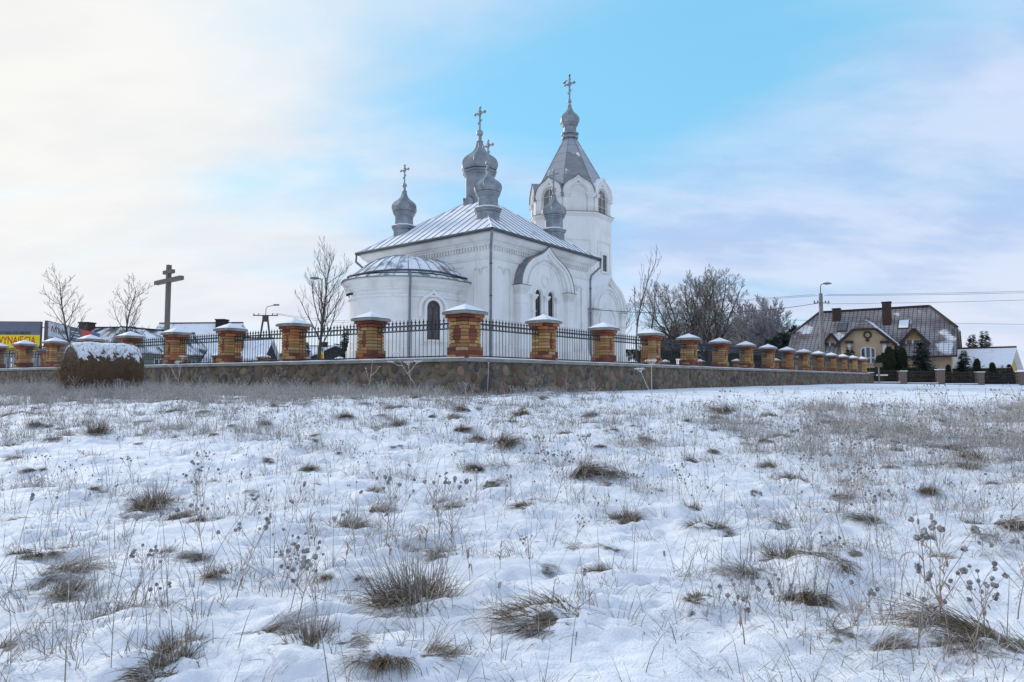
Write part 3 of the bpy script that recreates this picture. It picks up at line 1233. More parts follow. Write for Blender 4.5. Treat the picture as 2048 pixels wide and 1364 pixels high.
# gutter all round the eaves, downpipes at the corners
EV = .52
ZE = 6.93
gut = MB()
g_ = EV + .03
cpts = [(-g_, -g_), (S + g_, -g_), (S + g_, S + g_), (-g_, S + g_)]
for i in range(4):
    a, b = cpts[i], cpts[(i + 1) % 4]
    gut.tube([(a[0], a[1], ZE - .03), (b[0], b[1], ZE - .03)], .085, 8)
cb(gut, 'gutter', M['zinc_dark'])


def downpipe(path, r=.062, clips=()):
    o = cb(MB().tube(path, r, 8), 'downpipe', M['pipe'], None, True)
    for (x, y, z) in clips:
        cb(MB().lathe([(r + .012, -.03), (r + .012, .03)], 8, (x, y, z)), 'pipe_bracket', M['zinc_dark'], o)
    return o


downpipe([(-g_ + .02, -g_ + .02, ZE - .05), (-g_ + .05, -g_ + .05, 6.72), (-.14, -.14, 6.25), (-.11, -.11, 6.0), (-.11, -.11, .3)], clips=[(-.11, -.11, z) for z in (5.4, 3.9, 2.4)])
downpipe([(S + g_ - .02, -g_, ZE - .08), (S + g_ - .02, -g_ + .02, 6.45), (S + .16, -.16, 5.95), (S + .10, -.12, 5.7), (S + .10, -.12, .3)], clips=[(S + .1, -.12, z) for z in (5.2, 3.8, 2.4)])
downpipe([(-g_, S + g_ - .02, ZE - .08), (-g_, S + g_ - .02, 6.45), (-.14, S + .14, 5.95), (-.11, S + .11, 5.7), (-.11, S + .11, .3)])

# hipped roof of standing-seam panels
APEX = 10.35


def roof_slope(parent, mk, npan):
    """mk(e, r): local point at distance e along the eave (-1..1) and r up the slope (0 eave .. 1 apex)"""
    for k in range(npan):
        e0, e1 = -1 + 2 * k / npan, -1 + 2 * (k + 1) / npan
        r0, r1 = 1 - abs(e0), 1 - abs(e1)
        b = MB()
        top = [mk(e0, 0), mk(e1, 0)]
        if r1 > 1e-6:
            top.append(mk(e1, r1))
        if e0 < 0 < e1:
            top.append(mk(0, 1))
        if r0 > 1e-6:
            top.append(mk(e0, r0))
        top = [Vector(p) for p in top]
        nrm = (top[1] - top[0]).cross(top[2] - top[0]).normalized()
        if nrm.z < 0:
            nrm = -nrm
        b.loft([[p - nrm * .03 for p in top], top])
        if r0 > .02:
            p0, p1 = Vector(mk(e0, -.004)), Vector(mk(e0, r0))
            b.beam(p0 + nrm * .014, p1 + nrm * .014, .014, .030, 1, nrm)
        cb(b, 'roof_panel', [M['zinc_snow'], M['zinc']], parent)


base_roof = MB()
base_roof.loft([sq(EV, ZE - .04), sq(EV, ZE - .02)], True, True)
roof = cb(base_roof, 'roof', M['zinc'])
hw = S / 2 + EV
roof_slope(roof, lambda e, r: (CU - hw * (1 - r), CU + hw * e, ZE + (APEX - ZE) * r), 17)
roof_slope(roof, lambda e, r: (CU + hw * e, CU - hw * (1 - r), ZE + (APEX - ZE) * r), 17)
roof_slope(roof, lambda e, r: (CU + hw * (1 - r), CU + hw * e, ZE + (APEX - ZE) * r), 17)
roof_slope(roof, lambda e, r: (CU + hw * e, CU + hw * (1 - r), ZE + (APEX - ZE) * r), 17)
for sx, sy in ((-1, -1), (1, -1), (1, 1), (-1, 1)):
    cb(MB().tube([(CU + sx * hw, CU + sy * hw, ZE + .02), (CU, CU, APEX + .02)], .035, 6), 'hip_cap', M['zinc_snow'], roof)


def onion(R_, H_, neck, top_r):
    """profile of an onion bulb from its neck ring up to the thin shaft"""
    pts = [(neck, 0), (.925, .05), (.98, .12), (1.0, .20), (.99, .27), (.945, .34), (.865, .41), (.755, .475), (.63, .53), (.51, .585), (.405, .645), (.31, .72), (.24, .80), (.195, .90), (.165, 1.0)]
    return [(R_ * a if i else neck, H_ * z) for i, (a, z) in enumerate(pts)]


def cross_on(parent, c, h, w, face=0.0):
    """three-barred cross with knobbed ends and rays; c = foot"""
    x, y, z = c
    tv = Vector((math.sin(face), math.cos(face), 0))
    b = MB()
    r = h * .028
    P = lambda s, q: Vector((x, y, z)) + tv * s + Vector((0, 0, q))
    b.beam(P(0, 0), P(0, h), r * 2, r * 2)
    zc = h * .76
    b.beam(P(-w / 2, zc), P(w / 2, zc), r * 1.9, r * 2.1)
    b.beam(P(-w * .19, h * .46), P(w * .19, h * .30), r * 1.7, r * 1.9)
    for s, q in ((-w / 2, zc), (w / 2, zc), (0, h)):
        for ds, dq in ((0, 0), (r * 1.9, 0), (-r * 1.9, 0), (0, r * 1.9), (0, -r * 1.9)):
            b.lathe([(.001, -r * 1.5), (r * 1.3, -r * .8), (r * 1.5, 0), (r * 1.3, r * .8), (.001, r * 1.5)], 6, tuple(P(s + ds * .8, q + dq * .8)))
    for a in (45, 135, 225, 315):
        for da in (-14, 14):
            aa = R(a + da)
            b.beam(P(0, zc), P(math.cos(aa) * w * .24, zc + math.sin(aa) * w * .24), r * .9, r * .9)
    b.lathe([(.001, -r * 2.2), (r * 2.0, -r), (r * 2.3, 0), (r * 2.0, r), (.001, r * 2.2)], 8, tuple(P(0, zc)))
    return cb(b, 'cross', M['zinc_pale'], parent)


def ball(parent, c, r):
    return cb(MB().lathe([(.01, -r), (r * .6, -r * .8), (r * .9, -r * .42), (r, 0), (r * .9, r * .42), (r * .6, r * .8), (.01, r)], 16, c), 'ball', M['zinc_pale'], parent, True)


OA = math.pi / 8
C8 = 1 / math.cos(OA)


def cupola(u, v, zb, Rb, big=False):
    """octagonal drum in two stages, onion bulb, ball and cross"""
    k = Rb / .585
    a0 = OA
    if not big:
        d = MB().lathe([(.56 * k * C8, zb), (.56 * k * C8, zb + 1.20 * k)], 8, (u, v, 0), a0)
        o = cb(d, 'cupola', M['zinc'])
        z = zb + 1.20 * k
        cb(MB().lathe([(.565 * k * C8, z - .06), (.63 * k * C8, z - .02), (.63 * k * C8, z + .05 * k), (.67 * k * C8, z + .08 * k), (.67 * k * C8, z + .14 * k), (.47 * k * C8, z + .24 * k)], 8, (u, v, 0), a0), 'cornice', M['zinc'], o)
        cb(MB().lathe([(.655 * k * C8, z + .143 * k), (.60 * k * C8, z + .20 * k), (.478 * k * C8, z + .255 * k)], 8, (u, v, 0), a0, caps=False), 'ledge_snow', M['cap_snow'], o, True)
        z2 = z + .22 * k
        cb(MB().lathe([(.485 * k * C8, z2), (.485 * k * C8, z2 + .60 * k)], 8, (u, v, 0), a0), 'drum', M['zinc'], o)
        z3 = z2 + .54 * k
        cb(MB().lathe([(.49 * k * C8, z3 - .04), (.55 * k * C8, z3 + .04 * k), (.55 * k * C8, z3 + .09 * k), (.60 * k * C8, z3 + .12 * k), (.60 * k * C8, z3 + .18 * k), (.45 * k * C8, z3 + .24 * k)], 8, (u, v, 0), a0), 'cornice', M['zinc'], o)
        z4 = z3 + .17 * k
    else:
        d = MB().lathe([(.78 * C8, zb), (.78 * C8, z_d1)], 8, (u, v, 0), a0)
        o = cb(d, 'cupola', M['zinc'])
        # small gables round the foot of the drum
        for q in range(8):
            a = q * math.pi / 4
            nrm = Vector((math.cos(a), math.sin(a), 0))
            tg = Vector((-nrm.y, nrm.x, 0))
            cb(MB().prism([(-.36, zb), (.36, zb), (.36, zb + .85), (0, zb + 1.22), (-.36, zb + .85)], (Vector((u, v, 0)) + nrm * .70, tg, nrm), 0, .24), 'gablet', M['zinc'], o)
        z3 = z_d1
        cb(MB().lathe([(.79 * C8, z3 - .06), (.86 * C8, z3), (.86 * C8, z3 + .08), (.93 * C8, z3 + .11), (.93 * C8, z3 + .2), (.70 * C8, z3 + .26)], 8, (u, v, 0), a0), 'cornice', M['zinc'], o)
        z4 = z3 + .2
    Hb = 1.22 * k if not big else 1.76
    prof = onion(Rb * 1.15, Hb, Rb * .92, .065 * k)
    bulb = cb(MB().lathe([(r * C8, zz) for r, zz in prof], 8, (u, v, z4), a0), 'bulb', M['zinc'], o)
    for q in range(8):
        a = a0 + q * math.pi / 4
        cb(MB().tube([(u + r * C8 * math.cos(a), v + r * C8 * math.sin(a), z4 + zz) for r, zz in prof], .008 * k, 4), 'rib', M['zinc'], bulb)
    zt = z4 + Hb
    cb(MB().lathe([(.10 * k, zt - .02), (.135 * k, zt), (.135 * k, zt + .035), (.075 * k, zt + .05), (.075 * k, zt + .24 * k)], 12, (u, v, 0)), 'collar', M['zinc'], o)
    rb = .135 * k
    ball(o, (u, v, zt + .24 * k + rb * .8), rb)
    cross_on(o, (u, v, zt + .24 * k + rb * 1.6), 1.02 * k if not big else 1.32, .60 * k if not big else .72)
    return o


z_d1 = zpx(352, 36.1)
cupola(CU, CV, 9.0, .86, True)
for (u, v) in ((1.40, 1.35), (1.40, S - 1.15), (S - 1.40, 1.35), (S - 1.4, S - 1.15)):
    cupola(u, v, 7.15, .585)

# ------------------------------------------------------------------ ogee gables
OG = [(1.0, 0), (.985, .12), (.95, .25), (.885, .38), (.79, .50), (.66, .605), (.52, .68), (.39, .735), (.28, .785), (.19, .84), (.115, .895), (.05, .95), (0, 1.0)]


def ogee(w, z0, h, cx=0.0):
    left = [(cx - a * w, z0 + b * h) for a, b in OG]
    right = [(cx + a * w, z0 + b * h) for a, b in reversed(OG[:-1])]
    return left + right


def arc(w, z0, h, cx=0.0, n=16):
    return [(cx - w * math.cos(math.pi * i / n), z0 + h * math.sin(math.pi * i / n)) for i in range(n + 1)]


def offset_in(poly, cx, z0, k, kz=None):
    kz = k if kz is None else kz
    return [(cx + (x - cx) * k, z0 + (z - z0) * kz) for x, z in poly]


def arched_window(parent, frame, cx, w, z0, z1, glass, fr, d=-.06, bars=True, name='window'):
    """round-headed window: glass plate, frame band, mullion and glazing bars"""
    zs = z1 - w / 2
    outline = [(cx - w / 2, z0)] + arc(w / 2, zs, w / 2, cx) + [(cx + w / 2, z0)]
    win = cb(MB().prism(outline, frame, d - .03, d), name, glass, parent)
    inner = offset_in(outline, cx, z0, .82, .945)
    fb = MB().band([(p[0], p[1]) for p in inner], outline, frame, d, d + .03)
    fb.prism([(cx - w / 2, z0), (cx + w / 2, z0), (cx + w / 2, z0 + .07), (cx - w / 2, z0 + .07)], frame, d + .001, d + .032)
    cb(fb, 'window_frame', fr, win)
    if bars:
        bb = MB()
        bb.prism([(cx - .022, z0 + .07), (cx + .022, z0 + .07), (cx + .022, zs), (cx - .022, zs)], frame, d + .001, d + .026)
        for zz in (z0 + (zs - z0) * .42, zs - .02):
            bb.prism([(cx - w * .42, zz - .02), (cx + w * .42, zz - .02), (cx + w * .42, zz + .02), (cx - w * .42, zz + .02)], frame, d + .001, d + .022)
        ring_o = [(cx + .115 * math.cos(t), zs + w * .17 + .115 * math.sin(t)) for t in [2 * math.pi * i / 16 for i in range(17)]]
        ring_i = [(cx + .085 * math.cos(t), zs + w * .17 + .085 * math.sin(t)) for t in [2 * math.pi * i / 16 for i in range(17)]]
        bb.band(ring_i, ring_o, frame, d + .001, d + .02)
        cb(bb, 'glazing_bars', fr, win)
    return win


def wall_with_arch_holes(poly, holes, frame, d0, d1, name, material, parent):
    """front slab with round-headed openings cut through (curve fill)"""
    cu = bpy.data.curves.new(name, 'CURVE')
    cu.dimensions = '2D'
    cu.fill_mode = 'BOTH'
    for pl in [poly] + holes:
        sp = cu.splines.new('POLY')
        sp.points.add(len(pl) - 1)
        for i, (x, z) in enumerate(pl):
            sp.points[i].co = (x, z, 0, 1)
        sp.use_cyclic_u = True
    cu.extrude = abs(d1 - d0) / 2
    tmp = bpy.data.objects.new('tmp', cu)
    COL.objects.link(tmp)
    dg = bpy.context.evaluated_depsgraph_get()
    me = bpy.data.meshes.new_from_object(tmp.evaluated_get(dg))
    bpy.data.objects.remove(tmp)
    o_, sa, na = (Vector(q) for q in frame)
    mid_ = (d0 + d1) / 2
    for v in me.vertices:
        x, z, t = v.co
        p = o_ + sa * x + Vector((0, 0, z - ZG)) + na * (mid_ + t)
        v.co = p
    me.name = name
    me.materials.clear()
    me.materials.append(material)
    bm_ = bmesh.new()
    bm_.from_mesh(me)
    bmesh.ops.recalc_face_normals(bm_, faces=bm_.faces)
    bm_.to_mesh(me)
    bm_.free()
    return obj(name, me, parent)


def gable(frame, cx, w, zs, h, depth, back, windows=None, piers=True, snow=False, pier_w=.5):
    """projecting ogee gable with mouldings, metal cover, piers and imposts"""
    og = ogee(w, zs, h, cx)
    zb = .1
    pw = pier_w
    root = None
    # tympanum wall behind
    iw = w - pw
    wall_poly = [(cx - iw - .02, zb), (cx + iw + .02, zb), (cx + iw + .02, zs)] + list(reversed(ogee(w * .93, zs, h * .93, cx))) + [(cx - iw - .02, zs)]
    holes = []
    if windows:
        for (wx, ww, z0, z1) in windows:
            holes.append([(wx - ww / 2, z0)] + arc(ww / 2, z1 - ww / 2, ww / 2, wx) + [(wx + ww / 2, z0)])
    root = wall_with_arch_holes(wall_poly, holes, frame, .02, depth * .45, 'gable', M['plaster'], church)
    if windows:
        for (wx, ww, z0, z1) in windows:
            arched_window(root, frame, wx, ww, z0, z1, M['glass'], M['winframe'], .05)
            a_o = arc(ww / 2 + .17, z1 - ww / 2, ww / 2 + .17, wx)
            a_i = arc(ww / 2 + .06, z1 - ww / 2, ww / 2 + .06, wx)
            cb(MB().band(a_i, a_o, frame, depth * .45 - .01, depth * .45 + .05), 'window_arch', M['plaster'], root)
    # archivolt: two ogee bands and an inner round band
    k1 = .80
    cb(MB().band(ogee(w * k1, zs, h * .84, cx), og, frame, 0, depth), 'archivolt', M['plaster'], root)
    cb(MB().band(ogee(w * .915, zs, h * .935, cx), ogee(w * .985, zs, h * .99, cx), frame, depth - .01, depth + .09), 'archivolt_moulding', M['plaster'], root)
    r1 = w * .80
    cb(MB().band(arc(r1 - .20, zs, min(r1 - .2, h * .70), cx), arc(r1 + .02, zs, min(r1, h * .80), cx), frame, depth * .44, depth * .72), 'arch_step', M['plaster'], root)
    cb(MB().band(arc(r1 - .42, zs, min(r1 - .42, h * .60), cx), arc(r1 - .36, zs, min(r1 - .36, h * .63), cx), frame, depth * .44, depth * .44 + .07), 'arch_line', M['plaster'], root)
    # sheet metal cover
    cov_o = offset_in(og, cx, zs, 1.0)
    cov_o = [(cx + (x - cx) * (1 + .035 / w) + (0), z + .03) for x, z in og]
    cb(MB().band(og, cov_o, frame, back, depth + .10), 'metal_cover', M['zinc_snow'] if snow else M['zinc'], root)
    if piers:
        for s in (-1, 1):
            x0, x1 = sorted((cx + s * (w - pw - .03), cx + s * (w + .0)))
            pr = cb(MB().prism([(x0, zb), (x1, zb), (x1, zs - .42), (x0, zs - .42)], frame, 0, depth), 'pier', M['plaster'], root)
            im = MB()
            for (za, zb_, e) in ((zs - .42, zs - .36, .03), (zs - .36, zs - .27, .0), (zs - .27, zs - .18, .04), (zs - .18, zs - .10, .085), (zs - .10, zs - .012, .13)):
                im.prism([(x0 - e, za), (x1 + e, za), (x1 + e, zb_), (x0 - e, zb_)], frame, -.01, depth + e)
            im.prism([(x0 - .02, zs - .92), (x1 + .02, zs - .92), (x1 + .02, zs - .86), (x0 - .02, zs - .86)], frame, -.01, depth + .02)
            cb(im, 'impost', M['plaster_old'], pr)
            cb(MB().prism([(x0 - .15, zs - .012), (x1 + .15, zs - .012), (x1 + .15, zs + .012), (x0 - .15, zs + .012)], frame, -.01, depth + .15), 'impost_flashing', M['zinc_dark'], pr)
            cb(MB().prism([(x0 - .09, zb), (x1 + .09, zb), (x1 + .09, 1.5), (x0 - .09, 1.5)], frame, 0, depth + .1), 'pier_base', M['plaster_old'], pr)
    return root


FR_SIDE = (Vector((0, 0, 0)), Vector((1, 0, 0)), Vector((0, -1, 0)))
gab = gable(FR_SIDE, 4.12, 2.33, 4.62, 2.20, .40, -.05, windows=[(3.56, .52, 1.55, 4.58), (4.68, .52, 1.55, 4.58)])
# medallion and little colonnettes between the windows
md_o = [(4.12 + .30 * math.cos(t), 5.05 + .30 * math.sin(t)) for t in [2 * math.pi * i / 24 for i in range(25)]]
md_i = [(4.12 + .25 * math.cos(t), 5.05 + .25 * math.sin(t)) for t in [2 * math.pi * i / 24 for i in range(25)]]
cb(MB().band(md_i, md_o, FR_SIDE, .17, .25), 'medallion', M['plaster'], gab)
for x in (3.06, 4.12, 5.18):
    co = MB().prism([(x - .11, .1), (x + .11, .1), (x + .11, 4.02), (x - .11, 4.02)], FR_SIDE, .15, .26)
    for z0, z1, e in ((3.42, 3.48, .03), (4.02, 4.10, .03), (4.10, 4.2, .08), (4.2, 4.28, .12)):
        co.prism([(x - .11 - e, z0), (x + .11 + e, z0), (x + .11 + e, z1), (x - .11 - e, z1)], FR_SIDE, .15, .27 + e)
    cb(co, 'colonnette', M['plaster'], gab)
FR_SIDE2 = (Vector((0, S, 0)), Vector((1, 0, 0)), Vector((0, 1, 0)))
gable(FR_SIDE2, 4.12, 2.33, 4.62, 2.20, .40, -.05, windows=[(3.56, .52, 1.55, 4.58), (4.68, .52, 1.55, 4.58)])
FR_EAST = (Vector((0, 0, 0)), Vector((0, 1, 0)), Vector((-1, 0, 0)))


# blind arcading lines at the corners: a pair of small arcs on long shafts
def blind(frame, x0, zt, zb, s, parent):
    """x0 outer shaft, arcs go towards s"""
    def trim(path, w=.055, d=.075):
        b = MB()
        for a, c in zip(path[:-1], path[1:]):
            o_, sa, na = frame
            A = o_ + sa * a[0] + Vector((0, 0, a[1])) + na * (d / 2)
            C = o_ + sa * c[0] + Vector((0, 0, c[1])) + na * (d / 2)
            b.beam(A, C, w, d, 0, na)
        return b
    r = .20
    p = [(x0, zb), (x0, zt)] + [(x0 + s * (r - r * math.cos(t)), zt + r * math.sin(t)) for t in [math.pi * i / 8 for i in range(1, 8)]] + [(x0 + s * 2 * r * .96, zt - .02)]
    q = [(x0 + s * 2 * r * .96, zt - .02), (x0 + s * 2 * r * 1.12, zt - .1), (x0 + s * 2 * r * 1.28, zt - .02)] + [(x0 + s * (2 * r * 1.28 + r - r * math.cos(t)), zt + .02 + r * math.sin(t)) for t in [math.pi * i / 8 for i in range(0, 7)]]
    b = trim(p)
    q2 = trim(q)
    b.add(q2.v, q2.f)
    cb(b, 'blind_arch', M['plaster_old'], parent)


blind(FR_SIDE, 1.42, 5.15, 1.75, -1, nave)
blind(FR_SIDE, S - .72, 5.05, 1.75, -1, nave)
blind(FR_EAST, 1.05, 5.10, 1.75, -1, nave)
blind(FR_EAST, S - 1.05, 5.10, 1.75, 1, nave)
tr = MB()
for fr, a, b_ in ((FR_EAST, 1.7, 2.7), (FR_EAST, S - 2.7, S - 1.7)):
    tr.prism([(a, 5.40), (b_, 5.40), (b_, 5.44), (a, 5.44)], fr, -.01, .03)
for fr, a, b_ in ((FR_SIDE, .5, 1.45), (FR_SIDE, 6.9, 8.0), (FR_EAST, .4, 1.5)):
    for z in (.62, 1.12):
        tr.prism([(a, z), (b_, z), (b_, z + .03), (a, z + .03)], fr, .12, .165)
    for x in (a, b_ - .03):
        tr.prism([(x, .65), (x + .03, .65), (x + .03, 1.12), (x, 1.12)], fr, .12, .163)
cb(tr, 'wall_panel_trim', M['plaster_old'], nave)

# ------------------------------------------------------------------ apse
AC = (-1.25, S / 2)
AR = 2.72
N_A = 40


def apse_ring(r, z):
    """D-shaped outline: straight flanks back to the nave, half round in front"""
    pts = [(-.0, AC[1] - r, z)]
    for i in range(N_A + 1):
        a = -math.pi / 2 - math.pi * i / N_A
        pts.append((AC[0] + r * math.cos(a), AC[1] + r * math.sin(a), z))
    pts.append((-.0, AC[1] + r, z))
    return pts


def apse_loft(prof):
    return MB().loft([apse_ring(r, z) for r, z in prof], False, False)


apse = cb(apse_loft([(AR, .1), (AR, 4.3)]), 'apse_wall', M['plaster'], None, True)
cb(apse_loft([(AR + .14, .1), (AR + .14, 1.36), (AR + .09, 1.40), (AR + .09, 1.55), (AR + .04, 1.58), (AR + .04, 1.74), (AR + .003, 1.78)]), 'plinth', M['plaster_old'], apse)
cb(apse_loft([(AR + .003, 3.76), (AR + .08, 3.77), (AR + .08, 3.86), (AR + .003, 3.90)]), 'string_course', M['plaster'], apse)
cb(apse_loft([(AR + .003, 4.08), (AR + .06, 4.10), (AR + .09, 4.17), (AR + .14, 4.20), (AR + .18, 4.25), (AR + .18, 4.33), (AR + .20, 4.40), (AR + .30, 4.46), (AR + .37, 4.52), (AR + .37, 4.60), (AR + .2, 4.62)]), 'cornice', M['plaster_old'], apse)
AE = AR + .42
roof_a = cb(apse_loft([(AE, 4.60), (AE, 4.635), (AR - .2, 4.60)]), 'apse_roof', M['zinc'], None)
# seam panels: skirt below the snow guard, bellied dome above
SKIRT = [(AE + .01, 4.640), (AR + .10, 4.80)]
DOME = [(AR + .04, 4.86), (AR - .30, 5.12), (AR - .62, 5.40), (AR - 1.0, 5.66), (AR - 1.45, 5.86), (AR - 1.95, 5.98), (.10, 6.06)]


def apse_xy(r, t):
    """t from 0 (one flank at the nave) to 1 (other flank)"""
    fl = .13
    if t < fl:
        return (AC[0] * (t / fl), AC[1] - r)
    if t > 1 - fl:
        return (AC[0] * ((1 - t) / fl), AC[1] + r)
    a = -math.pi / 2 - math.pi * (t - fl) / (1 - 2 * fl)
    return (AC[0] + r * math.cos(a), AC[1] + r * math.sin(a))


NP = 20
for prof, nm in ((SKIRT, 'roof_panel'), (DOME, 'roof_panel')):
    for k in range(NP):
        t0, t1 = k / NP, (k + 1) / NP
        b = MB()
        rows = []
        for r, z in prof:
            rows.append([(*apse_xy(r, t0 + (t1 - t0) * i / 3), z) for i in range(4)])
        b.loft(rows, False, False)
        nf = len(b.f)
        if k:
            b.tube([(*apse_xy(r, t0), z + .016) for r, z in prof], .019, 4, 1)
        cb(b, nm, [M['apse_snow'], M['zinc']], roof_a)
gpts = []
for i in range(61):
    t = i / 60
    sag = .10 * abs(math.sin(math.pi * (t - .5) * 2.0)) ** 1.0
    gpts.append((*apse_xy(AR + .10, t), 4.80 + .05 + sag))
cb(MB().tube(gpts, .05, 6), 'snow_guard', M['zinc_dark'], roof_a, True)


def apse_frame(th):
    """tangent frame on the apse wall; th measured from the apse axis towards the side wall"""
    a = math.pi + th
    nrm = Vector((math.cos(a), math.sin(a), 0))
    return (Vector((AC[0], AC[1], 0)) + nrm * AR, Vector((nrm.y, -nrm.x, 0)) * -1, nrm)


def apse_window(th):
    fr = apse_frame(th)
    # reveal box so that the window sits in the curved wall
    w = .66
    win = arched_window(apse, fr, 0, w, 1.86, 3.62, M['glass'], M['winframe'], .03)
    a_o = arc(.62, 3.22, .62)
    a_i = arc(.47, 3.22, .47)
    cb(MB().band([(-.33, 1.8)] + arc(.33, 3.29, .33) + [(.33, 1.8)], [(-.46, 1.8)] + arc(.46, 3.27, .46) + [(.46, 1.8)], fr, -.10, .085), 'window_surround', M['plaster'], win)
    og = [(-.74, 2.86), (-.74, 3.20)] + ogee(.74, 3.22, .92) + [(.74, 3.20), (.74, 2.86)]
    ogi = [(-.62, 2.86), (-.62, 3.20)] + ogee(.62, 3.22, .74) + [(.62, 3.20), (.62, 2.86)]
    cb(MB().band(ogi, og, fr, -.16, .10), 'hood_mould', M['plaster'], win)
    cb(MB().prism([(-.50, 1.74), (.50, 1.74), (.50, 1.82), (-.50, 1.82)], fr, -.1, .16), 'sill', M['plaster_old'], win)


apse_window(R(73))
apse_window(R(-73))


def apse_pipe(th):
    a = math.pi + th
    P = lambda r, z: (AC[0] + r * math.cos(a), AC[1] + r * math.sin(a), z)
    downpipe([P(AR + .16, 4.86), P(AR + .44, 4.62), P(AR + .44, 4.45), P(AR + .20, 4.05), P(AR + .12, 3.85), P(AR + .12, .3)], .055)


apse_pipe(R(50))
apse_pipe(R(-62))
fl_ = Vector((AC[0] + (AR + .06) * math.cos(math.pi + R(5)), AC[1] + (AR + .06) * math.sin(math.pi + R(5)), 0))
a_ = math.pi + R(-20)
fx, fy = AC[0] + (AR + .02) * math.cos(a_), AC[1] + (AR + .02) * math.sin(a_)
fl = MB().box((fx - .16, fy - .05, 3.98), (fx + .02, fy + .05, 4.06))
fl.beam((fx - .30, fy, 3.94), (fx - .10, fy, 4.02), .13, .10)
cb(fl, 'floodlight', M['iron'], apse)

# ------------------------------------------------------------------ link, side porch and bell tower
TU, TV = 13.55, S / 2 + .05
TR = 2.55          # apothem
link = cb(MB().box((S - .1, 2.0, .1), (TU - 1.5, S - 2.0, 5.0)), 'link_wall', M['plaster'])
cb(MB().loft([[(S, 1.8, 5.0), (TU - 1.5, 1.8, 5.0), (TU - 1.5, S - 1.8, 5.0), (S, S - 1.8, 5.0)], [(S, S / 2 - .05, 6.2), (TU - 1.5, S / 2 - .05, 6.2), (TU - 1.5, S / 2 + .05, 6.2), (S, S / 2 + .05, 6.2)]]), 'link_roof', M['zinc_snow'], link)

PC, PWD, PV = 12.45, 1.98, 1.05
porch_fr = (Vector((0, PV, 0)), Vector((1, 0, 0)), Vector((0, -1, 0)))
porch_body = cb(MB().box((PC - PWD + .1, PV, .1), (PC + PWD - .1, PV + 1.7, 4.3)), 'porch_wall', M['plaster'])
pg = gable(porch_fr, PC, PWD, 4.28, 2.25, .30, -1.75, snow=True, pier_w=.42)
ar = arc(.92, 3.55, .92, PC)
cb(MB().band([(PC - .92, .1)] + ar + [(PC + .92, .1)], [(PC - 1.04, .1)] + arc(1.04, 3.55, 1.04, PC) + [(PC + 1.04, .1)], porch_fr, .12, .2), 'niche_moulding', M['plaster'], pg)


def oct_ring(ap, z):
    return [(TU + ap * C8 * math.cos(OA + k * math.pi / 4), TV + ap * C8 * math.sin(OA + k * math.pi / 4), z) for k in range(8)]


ZB0 = 10.62      # belt cornice
ZSPR = 11.95     # spring of the tower gables
tower = cb(MB().loft([oct_ring(TR, .1), oct_ring(TR, ZB0)]), 'bell_tower', M['plaster'])
cb(MB().loft([oct_ring(TR + .003, ZB0 - .16), oct_ring(TR + .06, ZB0 - .15), oct_ring(TR + .06, ZB0 - .06), oct_ring(TR + .16, ZB0 - .02), oct_ring(TR + .16, ZB0 + .09), oct_ring(TR - .2, ZB0 + .12)], True, False), 'belt_cornice', M['plaster_old'], tower)
cb(MB().loft([oct_ring(TR + .18, ZB0 + .092), oct_ring(TR + .18, ZB0 + .112), oct_ring(TR - .2, ZB0 + .135)], True, False), 'belt_flashing', M['zinc_dark'], tower)
BT = TR - .13
belfry = cb(MB().loft([oct_ring(BT, ZB0), oct_ring(BT, 12.40)]), 'belfry_wall', M['plaster'])
FW = BT * math.tan(OA)
